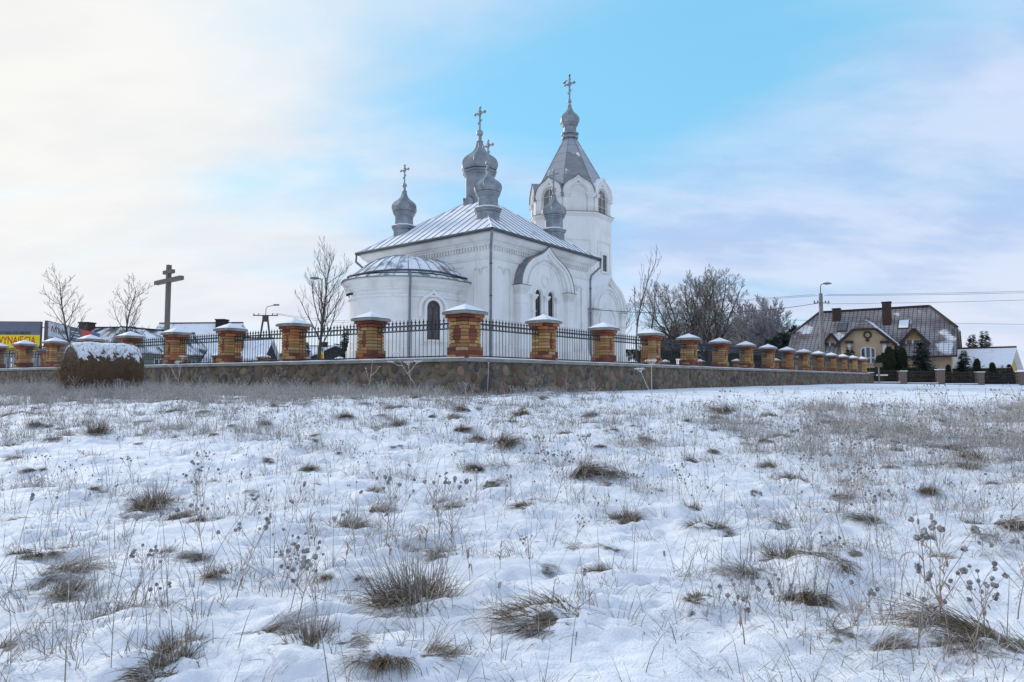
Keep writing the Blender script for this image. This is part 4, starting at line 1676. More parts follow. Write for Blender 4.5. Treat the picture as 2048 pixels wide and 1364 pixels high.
for k in range(8):
    a = k * math.pi / 4
    nrm = Vector((math.cos(a), math.sin(a), 0))
    tg = Vector((-nrm.y, nrm.x, 0))
    fr = (Vector((TU, TV, 0)) + nrm * BT, tg, nrm)
    og = ogee(FW + .05, ZSPR, 1.22)
    gb = cb(MB().band(ogee(FW * .66, ZSPR, .80), og, fr, -.12, .13), 'tower_gable', M['plaster_old'], belfry)
    cb(MB().band(ogee(FW * .90, ZSPR, 1.10), ogee(FW * 1.02, ZSPR, 1.19), fr, .12, .17), 'gable_moulding', M['plaster_old'], gb)
    cb(MB().prism(ogee(FW * .98, ZSPR - .02, 1.18), fr, -.16, .004), 'gable_back', M['plaster_old'], gb)
    cov = [(x * (1 + .05 / FW), z + .03) for x, z in og]
    ext_o = [(-FW - .16, ZSPR - .24)] + cov + [(FW + .16, ZSPR - .24)]
    ext_i = [(-FW - .13, ZSPR - .26)] + og + [(FW + .13, ZSPR - .26)]
    cb(MB().band(ext_i, ext_o, fr, -.9, .24), 'gable_cover', M['zinc'] if k in (3, 4, 5) else M['zinc_snow'], gb)
    for s in (-1, 1):
        im = MB()
        x0, x1 = sorted((s * FW * .60, s * (FW - .02)))
        im.prism([(x0, ZB0 + .1), (x1, ZB0 + .1), (x1, ZSPR - .26), (x0, ZSPR - .26)], fr, -.02, .10)
        for z0, z1, e in ((ZSPR - .26, ZSPR - .19, .03), (ZSPR - .19, ZSPR - .10, .07), (ZSPR - .10, ZSPR - .01, .11)):
            im.prism([(x0 - (e if s > 0 else 0), z0), (x1 + (e if s < 0 else 0), z0), (x1 + (e if s < 0 else 0), z1), (x0 - (e if s > 0 else 0), z1)], fr, -.02, .12 + e)
        cb(im, 'belfry_pier', M['plaster_old'], belfry)
    cb(MB().band(arc(FW * .56, ZSPR, FW * .56), arc(FW * .68, ZSPR, FW * .68), fr, .0, .09), 'niche_arch', M['plaster_old'], gb)
    if k % 2:
        cb(MB().prism([(-FW * .58, ZB0 + .13)] + arc(FW * .58, ZSPR, FW * .58) + [(FW * .58, ZB0 + .13)], fr, -.2, .014), 'niche_back', M['plaster_old'], gb)
    if k % 2 == 0:
        w_ = FW * 1.06
        win = arched_window(belfry, fr, 0, w_, ZB0 + .14, ZSPR + .50, M['louver'], M['louver_bar'], .012, False, 'belfry_window')
        bb = MB()
        bb.prism([(-.025, ZB0 + .2), (.025, ZB0 + .2), (.025, ZSPR + .45), (-.025, ZSPR + .45)], fr, .013, .05)
        for zz in (ZB0 + .62, ZSPR - .1):
            bb.prism([(-w_ * .42, zz - .02), (w_ * .42, zz - .02), (w_ * .42, zz + .02), (-w_ * .42, zz + .02)], fr, .013, .045)
        cb(bb, 'glazing_bars', M['louver_bar'], win)
    # lower stage: sunk panel frame and a small window on the faces that show them
    fr2 = (Vector((TU, TV, 0)) + nrm * TR, tg, nrm)
    fw = TR * math.tan(OA)
    pan = MB()
    zt = 8.9
    pan.prism([(-fw * .72, zt), (fw * .72, zt), (fw * .72, zt + .05), (-fw * .72, zt + .05)], fr2, -.01, .04)
    for s in (-1, 1):
        pan.prism([(s * fw * .72 - .025, 6.0), (s * fw * .72 + .025, 6.0), (s * fw * .72 + .025, zt), (s * fw * .72 - .025, zt)], fr2, -.01, .04)
    cb(pan, 'panel_trim', M['plaster_old'], tower)
    if k in (6, 2):
        q = MB().prism([(-.30, 7.0), (.30, 7.0), (.30, 8.1), (-.30, 8.1)], fr2, .003, .02)
        wn = cb(q, 'tower_window', M['glass'], tower)
        f_o = [(-.42, 6.9), (-.42, 8.22), (.42, 8.22), (.42, 6.9), (-.42, 6.9)]
        f_i = [(-.27, 7.02), (-.27, 8.08), (.27, 8.08), (.27, 7.02), (-.27, 7.02)]
        cb(MB().band(f_i, f_o, fr2, .0, .10), 'window_frame', M['plaster_old'], wn)

ZS0, ZS1 = 12.55, zpx(279, 43.4)
sp = cb(MB().loft([oct_ring(2.30, ZS0 - .05), oct_ring(.38, ZS1)]), 'spire', M['spire'])
b0, b1 = oct_ring(2.34, ZS0), oct_ring(.40, ZS1)
for k in range(8):
    j = (k + 1) % 8
    n_row = 6
    worn = k == 4
    for q in range(n_row):
        t0, t1 = q / n_row, (q + 1) / n_row
        P0 = [Vector(b0[k]).lerp(Vector(b1[k]), t0), Vector(b0[j]).lerp(Vector(b1[j]), t0), Vector(b0[j]).lerp(Vector(b1[j]), t1), Vector(b0[k]).lerp(Vector(b1[k]), t1)]
        nn = (P0[1] - P0[0]).cross(P0[3] - P0[0]).normalized()
        ctr = Vector((TU, TV, P0[0].z))
        if nn.dot(P0[0] - ctr) < 0:
            nn = -nn
        lo = .012
        PT1 = [P0[0] + nn * lo, P0[1] + nn * lo, P0[2] + nn * .002, P0[3] + nn * .002]
        P0_ = [p - nn * .02 for p in P0]
        cb(MB().loft([P0_, PT1]), 'spire_sheet', M['spire_worn'] if worn and q < 4 else M['spire'], sp)
    cb(MB().tube([Vector(b0[k]), Vector(b1[k])], [.04, .03], 5), 'ridge_roll', M['zinc'], sp)
z = ZS1
cb(MB().lathe([(.44, z - .06), (.58, z), (.58, z + .10), (.50, z + .14), (.50, z + .22), (.62, z + .28), (.62, z + .37), (.44, z + .44), (.44, z + .80), (.52, z + .86), (.52, z + .91), (.57, z + .95), (.57, z + 1.01), (.45, z + 1.06)], 8, (TU, TV, 0), OA), 'spire_drum', M['zinc'], sp)
zb = z + 1.00
RBT = .585
prof = onion(RBT * 1.05, 1.40, RBT * .86, .06)
bulb = cb(MB().lathe([(r * C8, zz) for r, zz in prof], 8, (TU, TV, zb), OA), 'bulb', M['zinc'], sp)
for q in range(8):
    a = OA + q * math.pi / 4
    cb(MB().tube([(TU + r * C8 * math.cos(a), TV + r * C8 * math.sin(a), zb + zz) for r, zz in prof], .008, 4), 'rib', M['zinc'], bulb)
cb(MB().lathe([(.06, zb + 1.40), (.06, zb + 1.56)], 10, (TU, TV, 0)), 'collar', M['zinc'], sp)
ball(sp, (TU, TV, zb + 1.64), .145)
TOWER_CROSS = (TU, TV, zb + 1.76)
cross_on(sp, TOWER_CROSS, 1.45, .74)


# two crows on the tower cross
def crow(loc_local, az, label, s=1.0):
    p = church.matrix_basis @ Vector((loc_local[0], loc_local[1], loc_local[2] - ZG))
    e = thing('crow', p, az, label, 'bird', 'crows on the tower cross')
    b = MB()
    path = [((-.20, .02), .012), ((-.12, .07), .035), ((-.04, .11), .065), ((.03, .17), .075), ((.08, .24), .055), ((.11, .29), .042), ((.14, .315), .04), ((.17, .31), .026), ((.20, .295), .012), ((.235, .285), .003)]
    rings = []
    for (x, z), r in path:
        rings.append([(x * s, r * s * math.cos(t) * .9, (z + r * math.sin(t)) * s) for t in [2 * math.pi * i / 10 for i in range(10)]])
    b.loft(rings)
    b.build('body', M['iron'], e, True)
    for sy in (-1, 1):
        MB().tube([(.0, sy * .025 * s, .12 * s), (.01, sy * .03 * s, 0)], .008, 5).build('leg', M['iron'], e)
    return e


crow((TOWER_CROSS[0], TOWER_CROSS[1], TOWER_CROSS[2] + 1.52), R(70), 'black crow perched on the very top of the bell tower cross')
crow((TOWER_CROSS[0], TOWER_CROSS[1] + .37, TOWER_CROSS[2] + 1.45 * .76 + .08), R(20), 'black crow perched on the side arm of the bell tower cross', .9)

# ------------------------------------------------------------------ plants and trees: generators
def tree_parts(seed, H, r0, trunk_frac=.3, n1=12, n2=7, n3=5, n4=0, spread=.9, up=.35, l1=.5, leaders=1, wig=.12, twig_r=.006, tmin=.22, sag=0.0):
    """bare deciduous tree as two builders: trunk with main limbs, and the twigs"""
    g = random.Random(seed)
    trunk, crown = MB(), MB()

    def vrand(s):
        return Vector((g.uniform(-s, s), g.uniform(-s, s), g.uniform(-s, s)))

    def grow_branch(p, d, L_, r, lev, upk):
        n = (7, 6, 4, 3, 2)[lev]
        pts, rs = [p.copy()], [r]
        q, dd = p.copy(), d.normalized()
        for i in range(n):
            dd = (dd + vrand(wig) + Vector((0, 0, upk / n))).normalized()
            q = q + dd * (L_ / n)
            pts.append(q.copy())
            rs.append(max(r * (1 - .8 * (i + 1) / n), twig_r * (.9 if lev > 1 else 1)))
        (trunk if lev <= 1 else crown).tube(pts, rs, (7, 5, 3, 3, 3)[lev], 0, lev == 0)
        return pts, rs

    def along(pts, rs, t):
        f = t * (len(pts) - 1)
        i = min(int(f), len(pts) - 2)
        a = f - i
        return pts[i].lerp(pts[i + 1], a), (pts[i + 1] - pts[i]).normalized(), rs[i] * (1 - a) + rs[i + 1] * a

    def kids(pts, rs, lev, L_, cnt, t0, ang, ratio):
        for c in range(cnt):
            t = t0 + (1 - t0) * (c + g.random()) / cnt
            p, d, r = along(pts, rs, min(t, .99))
            az = c * 2.4 + g.uniform(-.5, .5)
            side = d.orthogonal().normalized()
            side = Matrix.Rotation(az, 3, d) @ side
            a = ang * g.uniform(.75, 1.2)
            nd = d * math.cos(a) + side * math.sin(a)
            ll = L_ * ratio * (1.15 - .65 * t) * g.uniform(.75, 1.2)
            p2, r2 = grow_branch(p, nd, ll, max(r * .6, twig_r), lev, up - sag * (lev >= 2))
            nxt = (None, n2, n3, n4)[lev] if lev < 4 else None
            if lev < 4 and nxt:
                kids(p2, r2, lev + 1, ll, nxt, .15, ang * .85, .48)

    for k in range(leaders):
        if leaders == 1:
            d0 = Vector((g.uniform(-.04, .04), g.uniform(-.04, .04), 1))
            start, LL, rr = Vector((0, 0, 0)), H, r0
        else:
            az = k * 2 * math.pi / leaders + g.uniform(-.4, .4)
            tl = g.uniform(.10, .62) * spread
            d0 = Vector((math.cos(az) * tl, math.sin(az) * tl, 1)).normalized()
            start, LL, rr = Vector((0, 0, H * trunk_frac * .35)), H * (1 - trunk_frac * .35) * g.uniform(.85, 1.0), r0 * .62
        pts, rs = grow_branch(start, d0, LL, rr, 0, .05)
        kids(pts, rs, 1, LL, n1, tmin, spread, l1)
    if leaders > 1:
        trunk.tube([(0, 0, -.1), (0, 0, H * trunk_frac * .2), (0, 0, H * trunk_frac * .5)], [r0 * 1.25, r0, r0 * .7], 8)
    return trunk, crown


def bare_tree(loc, label, tm, cm, group, name='bare_tree', **kw):
    t = thing(name, loc, 0, label, 'tree', group)
    a, b = tree_parts(**kw)
    a.build('trunk', M[tm], t, True)
    b.build('crown', M[cm], t)
    return t


def needle_crown(seed, H, Rb, rows, per, drop, nl, z0=.08, dens=26):
    """spruce: whorls of branches hung with needle sprays"""
    g = np.random.default_rng(seed)
    V, F_ = [], []
    for i in range(rows):
        f = i / (rows - 1)
        z = H * (z0 + (1 - z0) * f)
        rr = Rb * (1 - f) ** .85 + .04
        for k in range(max(4, int(per * (1 - .5 * f)))):
            az = g.random() * 6.283
            L_ = rr * g.uniform(.7, 1.12)
            m = max(4, int(dens * L_ / Rb))
            s = g.random(m)
            ca, sa = math.cos(az), math.sin(az)
            lx = s * L_
            lz = z - drop * L_ * s ** 1.3 + .10 * L_ * s ** 3 + g.normal(0, .02 * H, m) * .5
            side = np.where(g.random(m) < .5, -1, 1)
            ln = nl * g.uniform(.6, 1.3, m) * (1.15 - .6 * s)
            ang = g.uniform(.5, 1.1, m)
            dx, dy = ln * np.cos(ang), ln * np.sin(ang) * side
            dz = -ln * g.uniform(.0, .5, m)
            w = ln * .16
            base = np.stack([lx * ca, lx * sa, lz], 1)
            tip = np.stack([(lx + dx) * ca - dy * sa, (lx + dx) * sa + dy * ca, lz + dz], 1)
            o1 = np.stack([-sa * w, ca * w, w * .6], 1)
            mid_ = (base + tip) / 2
            n0 = sum(len(q) for q in V)
            V.append(np.concatenate([base, mid_ + o1, tip, mid_ - o1]))
            a = np.arange(m)
            F_.append(np.stack([a, a + m, a + 2 * m, a + 3 * m], 1) + n0)
    return np.concatenate(V), np.concatenate(F_)


CONIFER_CACHE = {}


def conifer(loc, H, label, kind='spruce', group='conifers', rz=0.0, frost=False, name=None):
    t = thing(name or {'spruce': 'spruce_tree', 'pine': 'pine_tree', 'thuja': 'thuja_shrub', 'bush': 'round_shrub'}[kind], loc, rz, label, 'shrub' if kind in ('thuja', 'bush') else 'tree', group)
    key = (kind, frost)
    if key not in CONIFER_CACHE:
        if kind == 'spruce':
            V, F_ = needle_crown(5, 1.0, .30, 30, 15, .35, .060, .06, 34)
            me = np_mesh('crown', V, F_, [M['needle_frost' if frost else 'needle']])
        elif kind == 'pine':
            g = np.random.default_rng(8)
            Vs, Fs, n0 = [], [], 0
            for c in range(60):
                cz = g.uniform(.25, .97)
                rad = .30 * math.sqrt(max(.05, 1 - ((cz - .5) / .55) ** 2))
                az, rr = g.random() * 6.28, rad * g.uniform(.2, 1)
                cc = np.array([rr * math.cos(az), rr * math.sin(az), cz])
                m = 90
                d = g.normal(size=(m, 3))
                d /= np.linalg.norm(d, axis=1)[:, None]
                b = cc + d * g.uniform(.0, .06, m)[:, None]
                tip = cc + d * g.uniform(.06, .12, m)[:, None]
                o = np.cross(d, g.normal(size=(m, 3))) * .014
                mm = (b + tip) / 2
                Vs.append(np.concatenate([b, mm + o, tip, mm - o]))
                a = np.arange(m)
                Fs.append(np.stack([a, a + m, a + 2 * m, a + 3 * m], 1) + n0)
                n0 += 4 * m
            me = np_mesh('crown', np.concatenate(Vs), np.concatenate(Fs), [M['needle_frost' if frost else 'needle']])
        else:
            g = np.random.default_rng(9)
            m = 5200
            z = g.random(m) ** .9
            if kind == 'thuja':
                rad = .115 * np.sqrt(np.clip(1 - (z - .28) ** 2 / (np.where(z > .28, .73, .45) ** 2), 0, 1))
            else:
                rad = .55 * np.sqrt(np.clip(1 - ((z - .45) / .56) ** 2, 0, 1))
            az = g.random(m) * 6.283
            lump = 1 + .20 * np.sin(az * 3 + z * 9) + .16 * np.sin(az * 7 - z * 23) + .1 * np.sin(az * 13 + z * 41)
            r = rad * lump * g.uniform(.72, 1.08, m)
            base = np.stack([r * np.cos(az), r * np.sin(az), z], 1)
            s = .035 if kind == 'thuja' else .06
            outv = np.stack([np.cos(az), np.sin(az), np.full(m, 1.6 if kind == 'thuja' else .4)], 1) + g.normal(0, .35, (m, 3))
            outv /= np.linalg.norm(outv, axis=1)[:, None]
            base = base + g.normal(0, .012, (m, 3))
            tip = base + outv * s * g.uniform(.6, 1.5, m)[:, None]
            o = np.cross(outv, g.normal(size=(m, 3)))
            o = o / np.linalg.norm(o, axis=1)[:, None] * s * .35
            mm = (base + tip) / 2
            a = np.arange(m)
            me = np_mesh('crown', np.concatenate([base, mm + o, tip, mm - o]), np.stack([a, a + m, a + 2 * m, a + 3 * m], 1), [M['needle_frost' if frost else 'thuja']])
        tr_ = MB().tube([(0, 0, -.02), (.004, 0, .4), (0, 0, .9)], [.018, .012, .003], 6).mesh('trunk', M['bark'], True)
        CONIFER_CACHE[key] = (me, tr_)
    me, tr_ = CONIFER_CACHE[key]
    for q, m_ in (('trunk', tr_), ('crown', me)):
        o = obj(q, m_, t)
        o.scale = (H, H, H)
    return t


def at(px, Y, z=None):
    x = xpx(px, Y)
    return Vector((x, Y, z if z is not None else float(base_h(x, Y))))


# bare trees
bare_tree(at(145, 34, .3), 'slender bare young tree rising in front of the slanting billboard', 'bark', 'twig', 'young bare trees by the street', seed=3, H=4.9, r0=.07, n1=15, n2=6, n3=3, spread=.75, up=.5, l1=.36, twig_r=.007, tmin=.30)
bare_tree(at(246, 33, .3), 'bare young tree between the slanting billboard and the wooden cross', 'bark', 'twig', 'young bare trees by the street', seed=14, H=4.4, r0=.07, n1=15, n2=6, n3=3, spread=.8, up=.62, l1=.42, twig_r=.007, tmin=.26)
bare_tree(at(637, 30, .36), 'taller bare young tree with upswept branches beside the church apse', 'bark', 'twig', 'young bare trees by the street', seed=21, H=5.05, r0=.085, n1=18, n2=7, n3=4, spread=.72, up=.7, l1=.50, twig_r=.006, tmin=.20)
bare_tree(at(1247, 50, .4), 'small bushy tree with a few withered leaves behind the tower porch', 'bark', 'twig', 'trees behind the church', seed=31, H=7.6, r0=.10, n1=16, n2=8, n3=5, spread=.8, up=.4, l1=.42, twig_r=.010, tmin=.25)
bare_tree(at(1277, 58, .2), 'thin straight bare tree close to the bell tower', 'bark', 'twig', 'trees behind the church', seed=32, H=10.6, r0=.10, n1=12, n2=4, n3=2, spread=.42, up=.75, l1=.30, twig_r=.011, tmin=.38)
bare_tree(at(1291, 60, .2), 'thin forked bare tree standing beside the straight one', 'bark', 'twig', 'trees behind the church', seed=35, H=9.2, r0=.10, n1=11, n2=4, n3=2, spread=.45, up=.75, l1=.34, twig_r=.011, tmin=.38)
bare_tree(at(1372, 64, -.2), 'broad bare tree with a rounded frosted crown behind the fence', 'bark', 'twig_frost', 'trees behind the church', seed=41, H=10.6, r0=.22, leaders=8, n1=13, n2=9, n3=7, spread=.80, up=.3, l1=.36, twig_r=.0115, tmin=.14)
bare_tree(at(1420, 62, -.2), 'broad bare tree joined crown to crown with its frosted neighbour', 'bark', 'twig_frost', 'trees behind the church', seed=44, H=10.3, r0=.22, leaders=8, n1=13, n2=9, n3=7, spread=.80, up=.3, l1=.36, twig_r=.0115, tmin=.14)
FROST = [(1300, 92, 7.0, 51), (1345, 96, 7.2, 52), (1455, 92, 8.8, 53), (1485, 88, 9.6, 54), (1513, 86, 11.4, 55), (1545, 86, 10.0, 56), (1573, 90, 8.2, 57), (1600, 100, 8.0, 58), (1430, 100, 8.2, 59), (1530, 95, 9.5, 60)]
protos = []
for i, (px, Y, H, sd) in enumerate(FROST):
    loc = at(px, Y, -.4)
    if i < 4:
        t = bare_tree(loc, 'pale hoar-frosted tree in the thicket behind the fence', 'twig_haze', 'twig_haze', 'frosted thicket trees', name='frosted_tree', seed=sd, H=9.0, r0=.14, leaders=5, n1=13, n2=10, n3=6, spread=.75, up=.25, l1=.40, twig_r=.022, tmin=.08)
        protos.append(t)
    else:
        t = copy_tree(protos[i % 4])
        t.location = loc
        t.rotation_euler = (0, 0, i * 1.3)
    s = H * .98 / 9.0
    t.scale = (s, s, s)

# conifers
conifer(at(1352, 76, -.3), 7.2, 'dark spruce showing through the rounded bare tree', 'spruce', 'conifers behind the church', .3, False)
conifer(at(1325, 80, -.3), 6.8, 'dark spruce left of the one behind the rounded bare tree', 'spruce', 'conifers behind the church', 1.3, False)
conifer(at(1562, 78, -.3), 5.9, 'dark pine between the frosted thicket and the brown-roofed house', 'pine', 'conifers behind the church', 0, True)
conifer(at(1602, 82, -.3), 6.9, 'dark pine beside the gable end of the brown-roofed house', 'pine', 'conifers behind the church', 2, False)
conifer(at(1582, 74, -.3), 5.0, 'lower dark spruce under the two pines', 'spruce', 'conifers behind the church', 1, False)
conifer(at(1946, 88, -.5), 6.6, 'slimmer dark spruce rising above the low snowy roof', 'spruce', 'spruces beyond the low roof', .6, True)
conifer(at(1971, 86, -.5), 6.9, 'wider dark spruce rising above the low snowy roof', 'spruce', 'spruces beyond the low roof', 2.1, True)
conifer(at(692, 52, -.1), 4.2, 'dark spruce seen through the fence beside the apse', 'spruce', 'spruces along the street', .2, True)
conifer(at(612, 60, -.1), 3.6, 'slim dark spruce seen through the fence beside the yellow road sign', 'spruce', 'spruces along the street', 1.9, True)
conifer(at(668, 70, -.1), 3.6, 'small dark spruce between the road sign and the larger spruce', 'spruce', 'spruces along the street', 2.9, True)
HY = 51.0
conifer(at(1846, 49.5), 3.5, 'wide frosted spruce in front of the brown-roofed house', 'spruce', 'garden evergreens of the house', .4, True).scale = (1.35, 1.35, 1)
conifer(at(1928, 49.5), 2.7, 'reddish-green conical conifer in front of the low snowy roof', 'spruce', 'garden evergreens of the house', 1.2, False).scale = (1.2, 1.2, 1)
conifer(at(1700, 53), 3.0, 'bushy dark spruce between pole and yellow front gable', 'spruce', 'garden evergreens of the house', 2.2, False).scale = (1.3, 1.3, 1)
for i, (px, Y, H) in enumerate(((1758, 50, 2.2), (1778, 50.5, 2.9), (1791, 51, 2.75), (1804, 50.5, 2.85), (1768, 52, 2.5))):
    conifer(at(px, Y), H, 'dark columnar thuja in the row before the yellow gable', 'thuja', 'thuja row at the house', i * 1.1)
for i, (px, H) in enumerate(((1896, 1.6), (1953, 2.1), (1984, 1.85), (2018, 1.7))):
    conifer(at(px, 50), H, 'small clipped thuja in front of the low snowy roof', 'thuja', 'small thujas at the low building', i * 1.7)
for i, (px, H) in enumerate(((1985, 1.15), (2012, 1.2), (1740, 1.2), (1822, 1.3), (1862, 1.1), (1908, .9))):
    conifer(at(px, 48.6), H, 'round frosted shrub behind the low garden fence', 'bush', 'round shrubs in the garden', i, i < 2)
for i, (px, H) in enumerate(((1262, 1.5), (1300, 1.6), (1345, 1.5), (1400, 1.5), (1440, 1.4), (1475, 1.5), (1500, 1.6), (1530, 1.6))):
    conifer(at(px, 62 + i, .3), H * 1.7, 'dark hedge bush behind the rear churchyard fence', 'bush', 'hedge behind the rear fence', i * .9)

# ------------------------------------------------------------------ wooden cross by the street
cr = thing('wooden_cross', at(332, 23.6, .36), R(-39), 'tall grey wooden cross with two bars standing behind the fence', 'cross')
MB().box((-.07, -.07, 0), (.07, .07, zpx(530, 23.6) - .36)).build('post', M['wood_cross'], cr)
zz = zpx(561, 23.6) - .36
MB().box((-1.06, -.073, zz - .072), (1.06, .075, zz + .072)).build('cross_bar', M['wood_cross'], cr)
zz = zpx(544, 23.6) - .36
MB().box((-.34, -.074, zz - .066), (.34, .076, zz + .066)).build('upper_bar', M['wood_cross'], cr)


# ------------------------------------------------------------------ billboards
def text_mesh(s, size, material, bold=True, sx=1.0):
    cu = bpy.data.curves.new('txt', 'FONT')
    cu.body = s
    cu.size = size
    cu.extrude = .002
    cu.offset = .012 * size if bold else 0
    cu.align_x = 'LEFT'
    tmp = bpy.data.objects.new('tmp', cu)
    COL.objects.link(tmp)
    dg = bpy.context.evaluated_depsgraph_get()
    me = bpy.data.meshes.new_from_object(tmp.evaluated_get(dg))
    bpy.data.objects.remove(tmp)
    for v in me.vertices:
        x, y, z = v.co
        v.co = (x * sx, -z, y)
    me.materials.clear()
    me.materials.append(material)
    return me


def text_width(me):
    xs = [v.co.x for v in me.vertices]
    return min(xs), max(xs)


M['b_grey'] = mat('board_grey', (.16, .17, .21), (.14, .15, .19), 2, .6)
M['b_yellow'] = mat('board_yellow', (.85, .68, .02), (.80, .62, .02), 2, .6)
M['b_red'] = mat('board_red', (.60, .045, .035), (.55, .04, .03), 2, .6)
M['b_green'] = mat('board_dark_green', (.03, .07, .035), (.025, .06, .03), 2, .6)
M['b_frame'] = mat('board_frame', (.13, .11, .12), (.09, .08, .08), 2, .6)
M['b_white'] = mat('board_white', (.55, .58, .64), (.50, .53, .60), 2, .6)
M['b_slate'] = mat('board_slate', (.085, .105, .14), (.07, .09, .12), 2, .6)
M['b_blue'] = mat('board_blue', (.06, .14, .30), (.05, .12, .26), 2, .6)
M['b_photo'] = mat('board_printed_scene', (.30, .34, .40), (.10, .11, .12), 1.6, .6, lo=.4, hi=.6)
M['b_logo'] = mat('logo_red_black', (.35, .03, .03), (.03, .03, .035), 3, .6, lo=.45, hi=.55)
M['dark_txt'] = mat('dark_lettering', (.03, .035, .04), (.03, .035, .04), 2, .6)
M['pole'] = mat('concrete_pole', (.25, .24, .225), (.17, .165, .155), 3, .9)
M['metal'] = mat('grey_metal', (.20, .21, .22), (.15, .155, .16), 5, .5, .5)


def slab(b, x0, x1, z0, z1, y, th=.006):
    return b.box((x0, y - th, z0), (x1, y, z1))


Yb = 38.0
p_r = pt(83, 643, Yb)
zt_b, zb_b = p_r.z, pt(83, 716, Yb).z
hb = zt_b - zb_b
WB = 5.2
bb1 = thing('billboard', (p_r.x, Yb, -.4), R(4), 'grey and yellow billboard with red lettering behind the fence', 'billboard', 'billboards')
o_ = .4
MB().box((-WB, 0, zb_b + o_), (0, .12, zt_b + o_)).build('board', M['b_frame'], bb1)
slab(MB(), -WB + .04, -.05, zt_b + o_ - hb * .37, zt_b + o_ - .05, 0).build('grey_panel', M['b_grey'], bb1)
slab(MB(), -WB + .04, -.05, zb_b + o_ + .04, zt_b + o_ - hb * .37, 0).build('yellow_panel', M['b_yellow'], bb1)
me = text_mesh('POWIERZCHNIA REKLAMOWA', .27, M['b_green'], True, 1.0)
a, b_ = text_width(me)
sx_ = 2.25 / (b_ - a)
for v in me.vertices:
    v.co.x = (v.co.x - b_) * sx_
o = obj('lettering', me, bb1)
o.location = (-.56, -.012, zpx(669.5, Yb, 40) + o_)
me = text_mesh('DO WYNAJĘCIA', .62, M['b_red'], True, 1.0)
a, b_ = text_width(me)
sx_ = 2.95 / (b_ - a)
for v in me.vertices:
    v.co.x = (v.co.x - b_) * sx_
o = obj('lettering', me, bb1)
o.location = (-.28, -.012, zpx(688, Yb, 40) + o_)
for x in (-WB + .4, -2.0, -.35):
    MB().box((x - .07, .13, 0), (x + .07, .27, zt_b + o_ - .1)).build('post', M['metal'], bb1)

pa, pb = pt(95, 641, 35.0), pt(200, 670, 45.0)
d2 = Vector((pb.x - pa.x, pb.y - pa.y, 0))
L2 = d2.length
bb2 = thing('billboard', (pa.x, pa.y, -.4), math.atan2(d2.y, d2.x), 'slanting billboard with white, slate, red and blue panels', 'billboard', 'billboards')
zt2, zb2 = pa.z + o_, pt(95, 706, 35.0).z + o_
h2 = zt2 - zb2
MB().box((0, 0, zb2), (L2, .12, zt2)).build('board', M['b_frame'], bb2)


def pan2(name, f0, f1, g0, g1, m_):
    return slab(MB(), L2 * f0, L2 * f1, zb2 + h2 * g0, zb2 + h2 * g1, 0).build(name, M[m_], bb2)


pan2('white_panel', .015, .36, .53, .975, 'b_white')
pan2('slate_panel', .36, .60, .50, .975, 'b_slate')
pan2('red_panel', .60, .81, .50, .975, 'b_red')
pan2('blue_panel', .81, .99, .50, .975, 'b_blue')
pan2('printed_scene_panel', .015, .36, .02, .53, 'b_photo')
pan2('pale_panel', .36, .99, .02, .50, 'b_white')
lo_ = MB()
for s_, r_ in ((0, .0), (1, .0)):
    cxl = L2 * (.075 + .05 * s_)
    ao = [(cxl + .20 * math.cos(t), zb2 + h2 * .68 + .34 * math.sin(t)) for t in [math.pi * i / 10 for i in range(11)]]
    ai = [(cxl + .10 * math.cos(t), zb2 + h2 * .68 + .22 * math.sin(t)) for t in [math.pi * i / 10 for i in range(11)]]
    lo_.band(ai, ao, (Vector((0, 0, 0)), Vector((1, 0, 0)), Vector((0, -1, 0))), .008 + .002 * s_, .014 + .002 * s_)
lo_.build('logo', M['b_logo'], bb2)
me = text_mesh('Budmat', .44, M['dark_txt'], True)
a, b_ = text_width(me)
for v in me.vertices:
    v.co.x *= L2 * .165 / (b_ - a)
o = obj('lettering', me, bb2)
o.location = (L2 * .165, -.012, zb2 + h2 * .68)
bx_ = MB()
slab(bx_, L2 * .655, L2 * .755, zb2 + h2 * .64, zb2 + h2 * .80, -.008)
bx_.build('white_box', M['b_white'], bb2)
bx_ = MB()
for z_, f0, f1 in ((.82, .39, .52), (.74, .42, .56), (.64, .39, .55)):
    slab(bx_, L2 * f0, L2 * f1, zb2 + h2 * z_, zb2 + h2 * (z_ + .035), -.008)
bx_.build('print_lines', M['b_white'], bb2)
for f in (.05, .5, .95):
    MB().box((L2 * f - .07, .13, 0), (L2 * f + .07, .27, zt2 - .1)).build('post', M['metal'], bb2)
tie = MB().tube([(p_r.x, Yb + .1, zpx(655, Yb, 83)), (pa.x, pa.y + .1, zpx(654, 35.0, 95))], .035, 6)
tie.build('brace', M['metal'], bb2).matrix_parent_inverse = Matrix.Identity(4)
bpy.context.view_layer.update()
brace = [c for c in bb2.children if c.name.startswith('brace')][0]
brace.matrix_parent_inverse = bb2.matrix_world.inverted()

# ------------------------------------------------------------------ houses
M['wall_grey'] = mat('grey_render', (.22, .225, .22), (.17, .175, .17), 2, .9)
M['wall_dark'] = mat('dark_boards', (.045, .042, .045), (.03, .028, .03), 3, .9)
M['roof_snow'] = dusted('sheet_roof_with_snow', (.06, .065, .075), (.045, .05, .055), .30, .44, .9, .6, .2)
M['roof_part'] = dusted('sheet_roof_half_snow', (.07, .075, .09), (.05, .055, .065), .42, .60, .8, .6, .2, (1, .25, 1))
M['chim'] = mat('chimney_brick', (.09, .05, .038), (.055, .034, .03), 8, .9)
M['chim_dark'] = mat('dark_chimney', (.04, .035, .035), (.025, .024, .024), 8, .9)


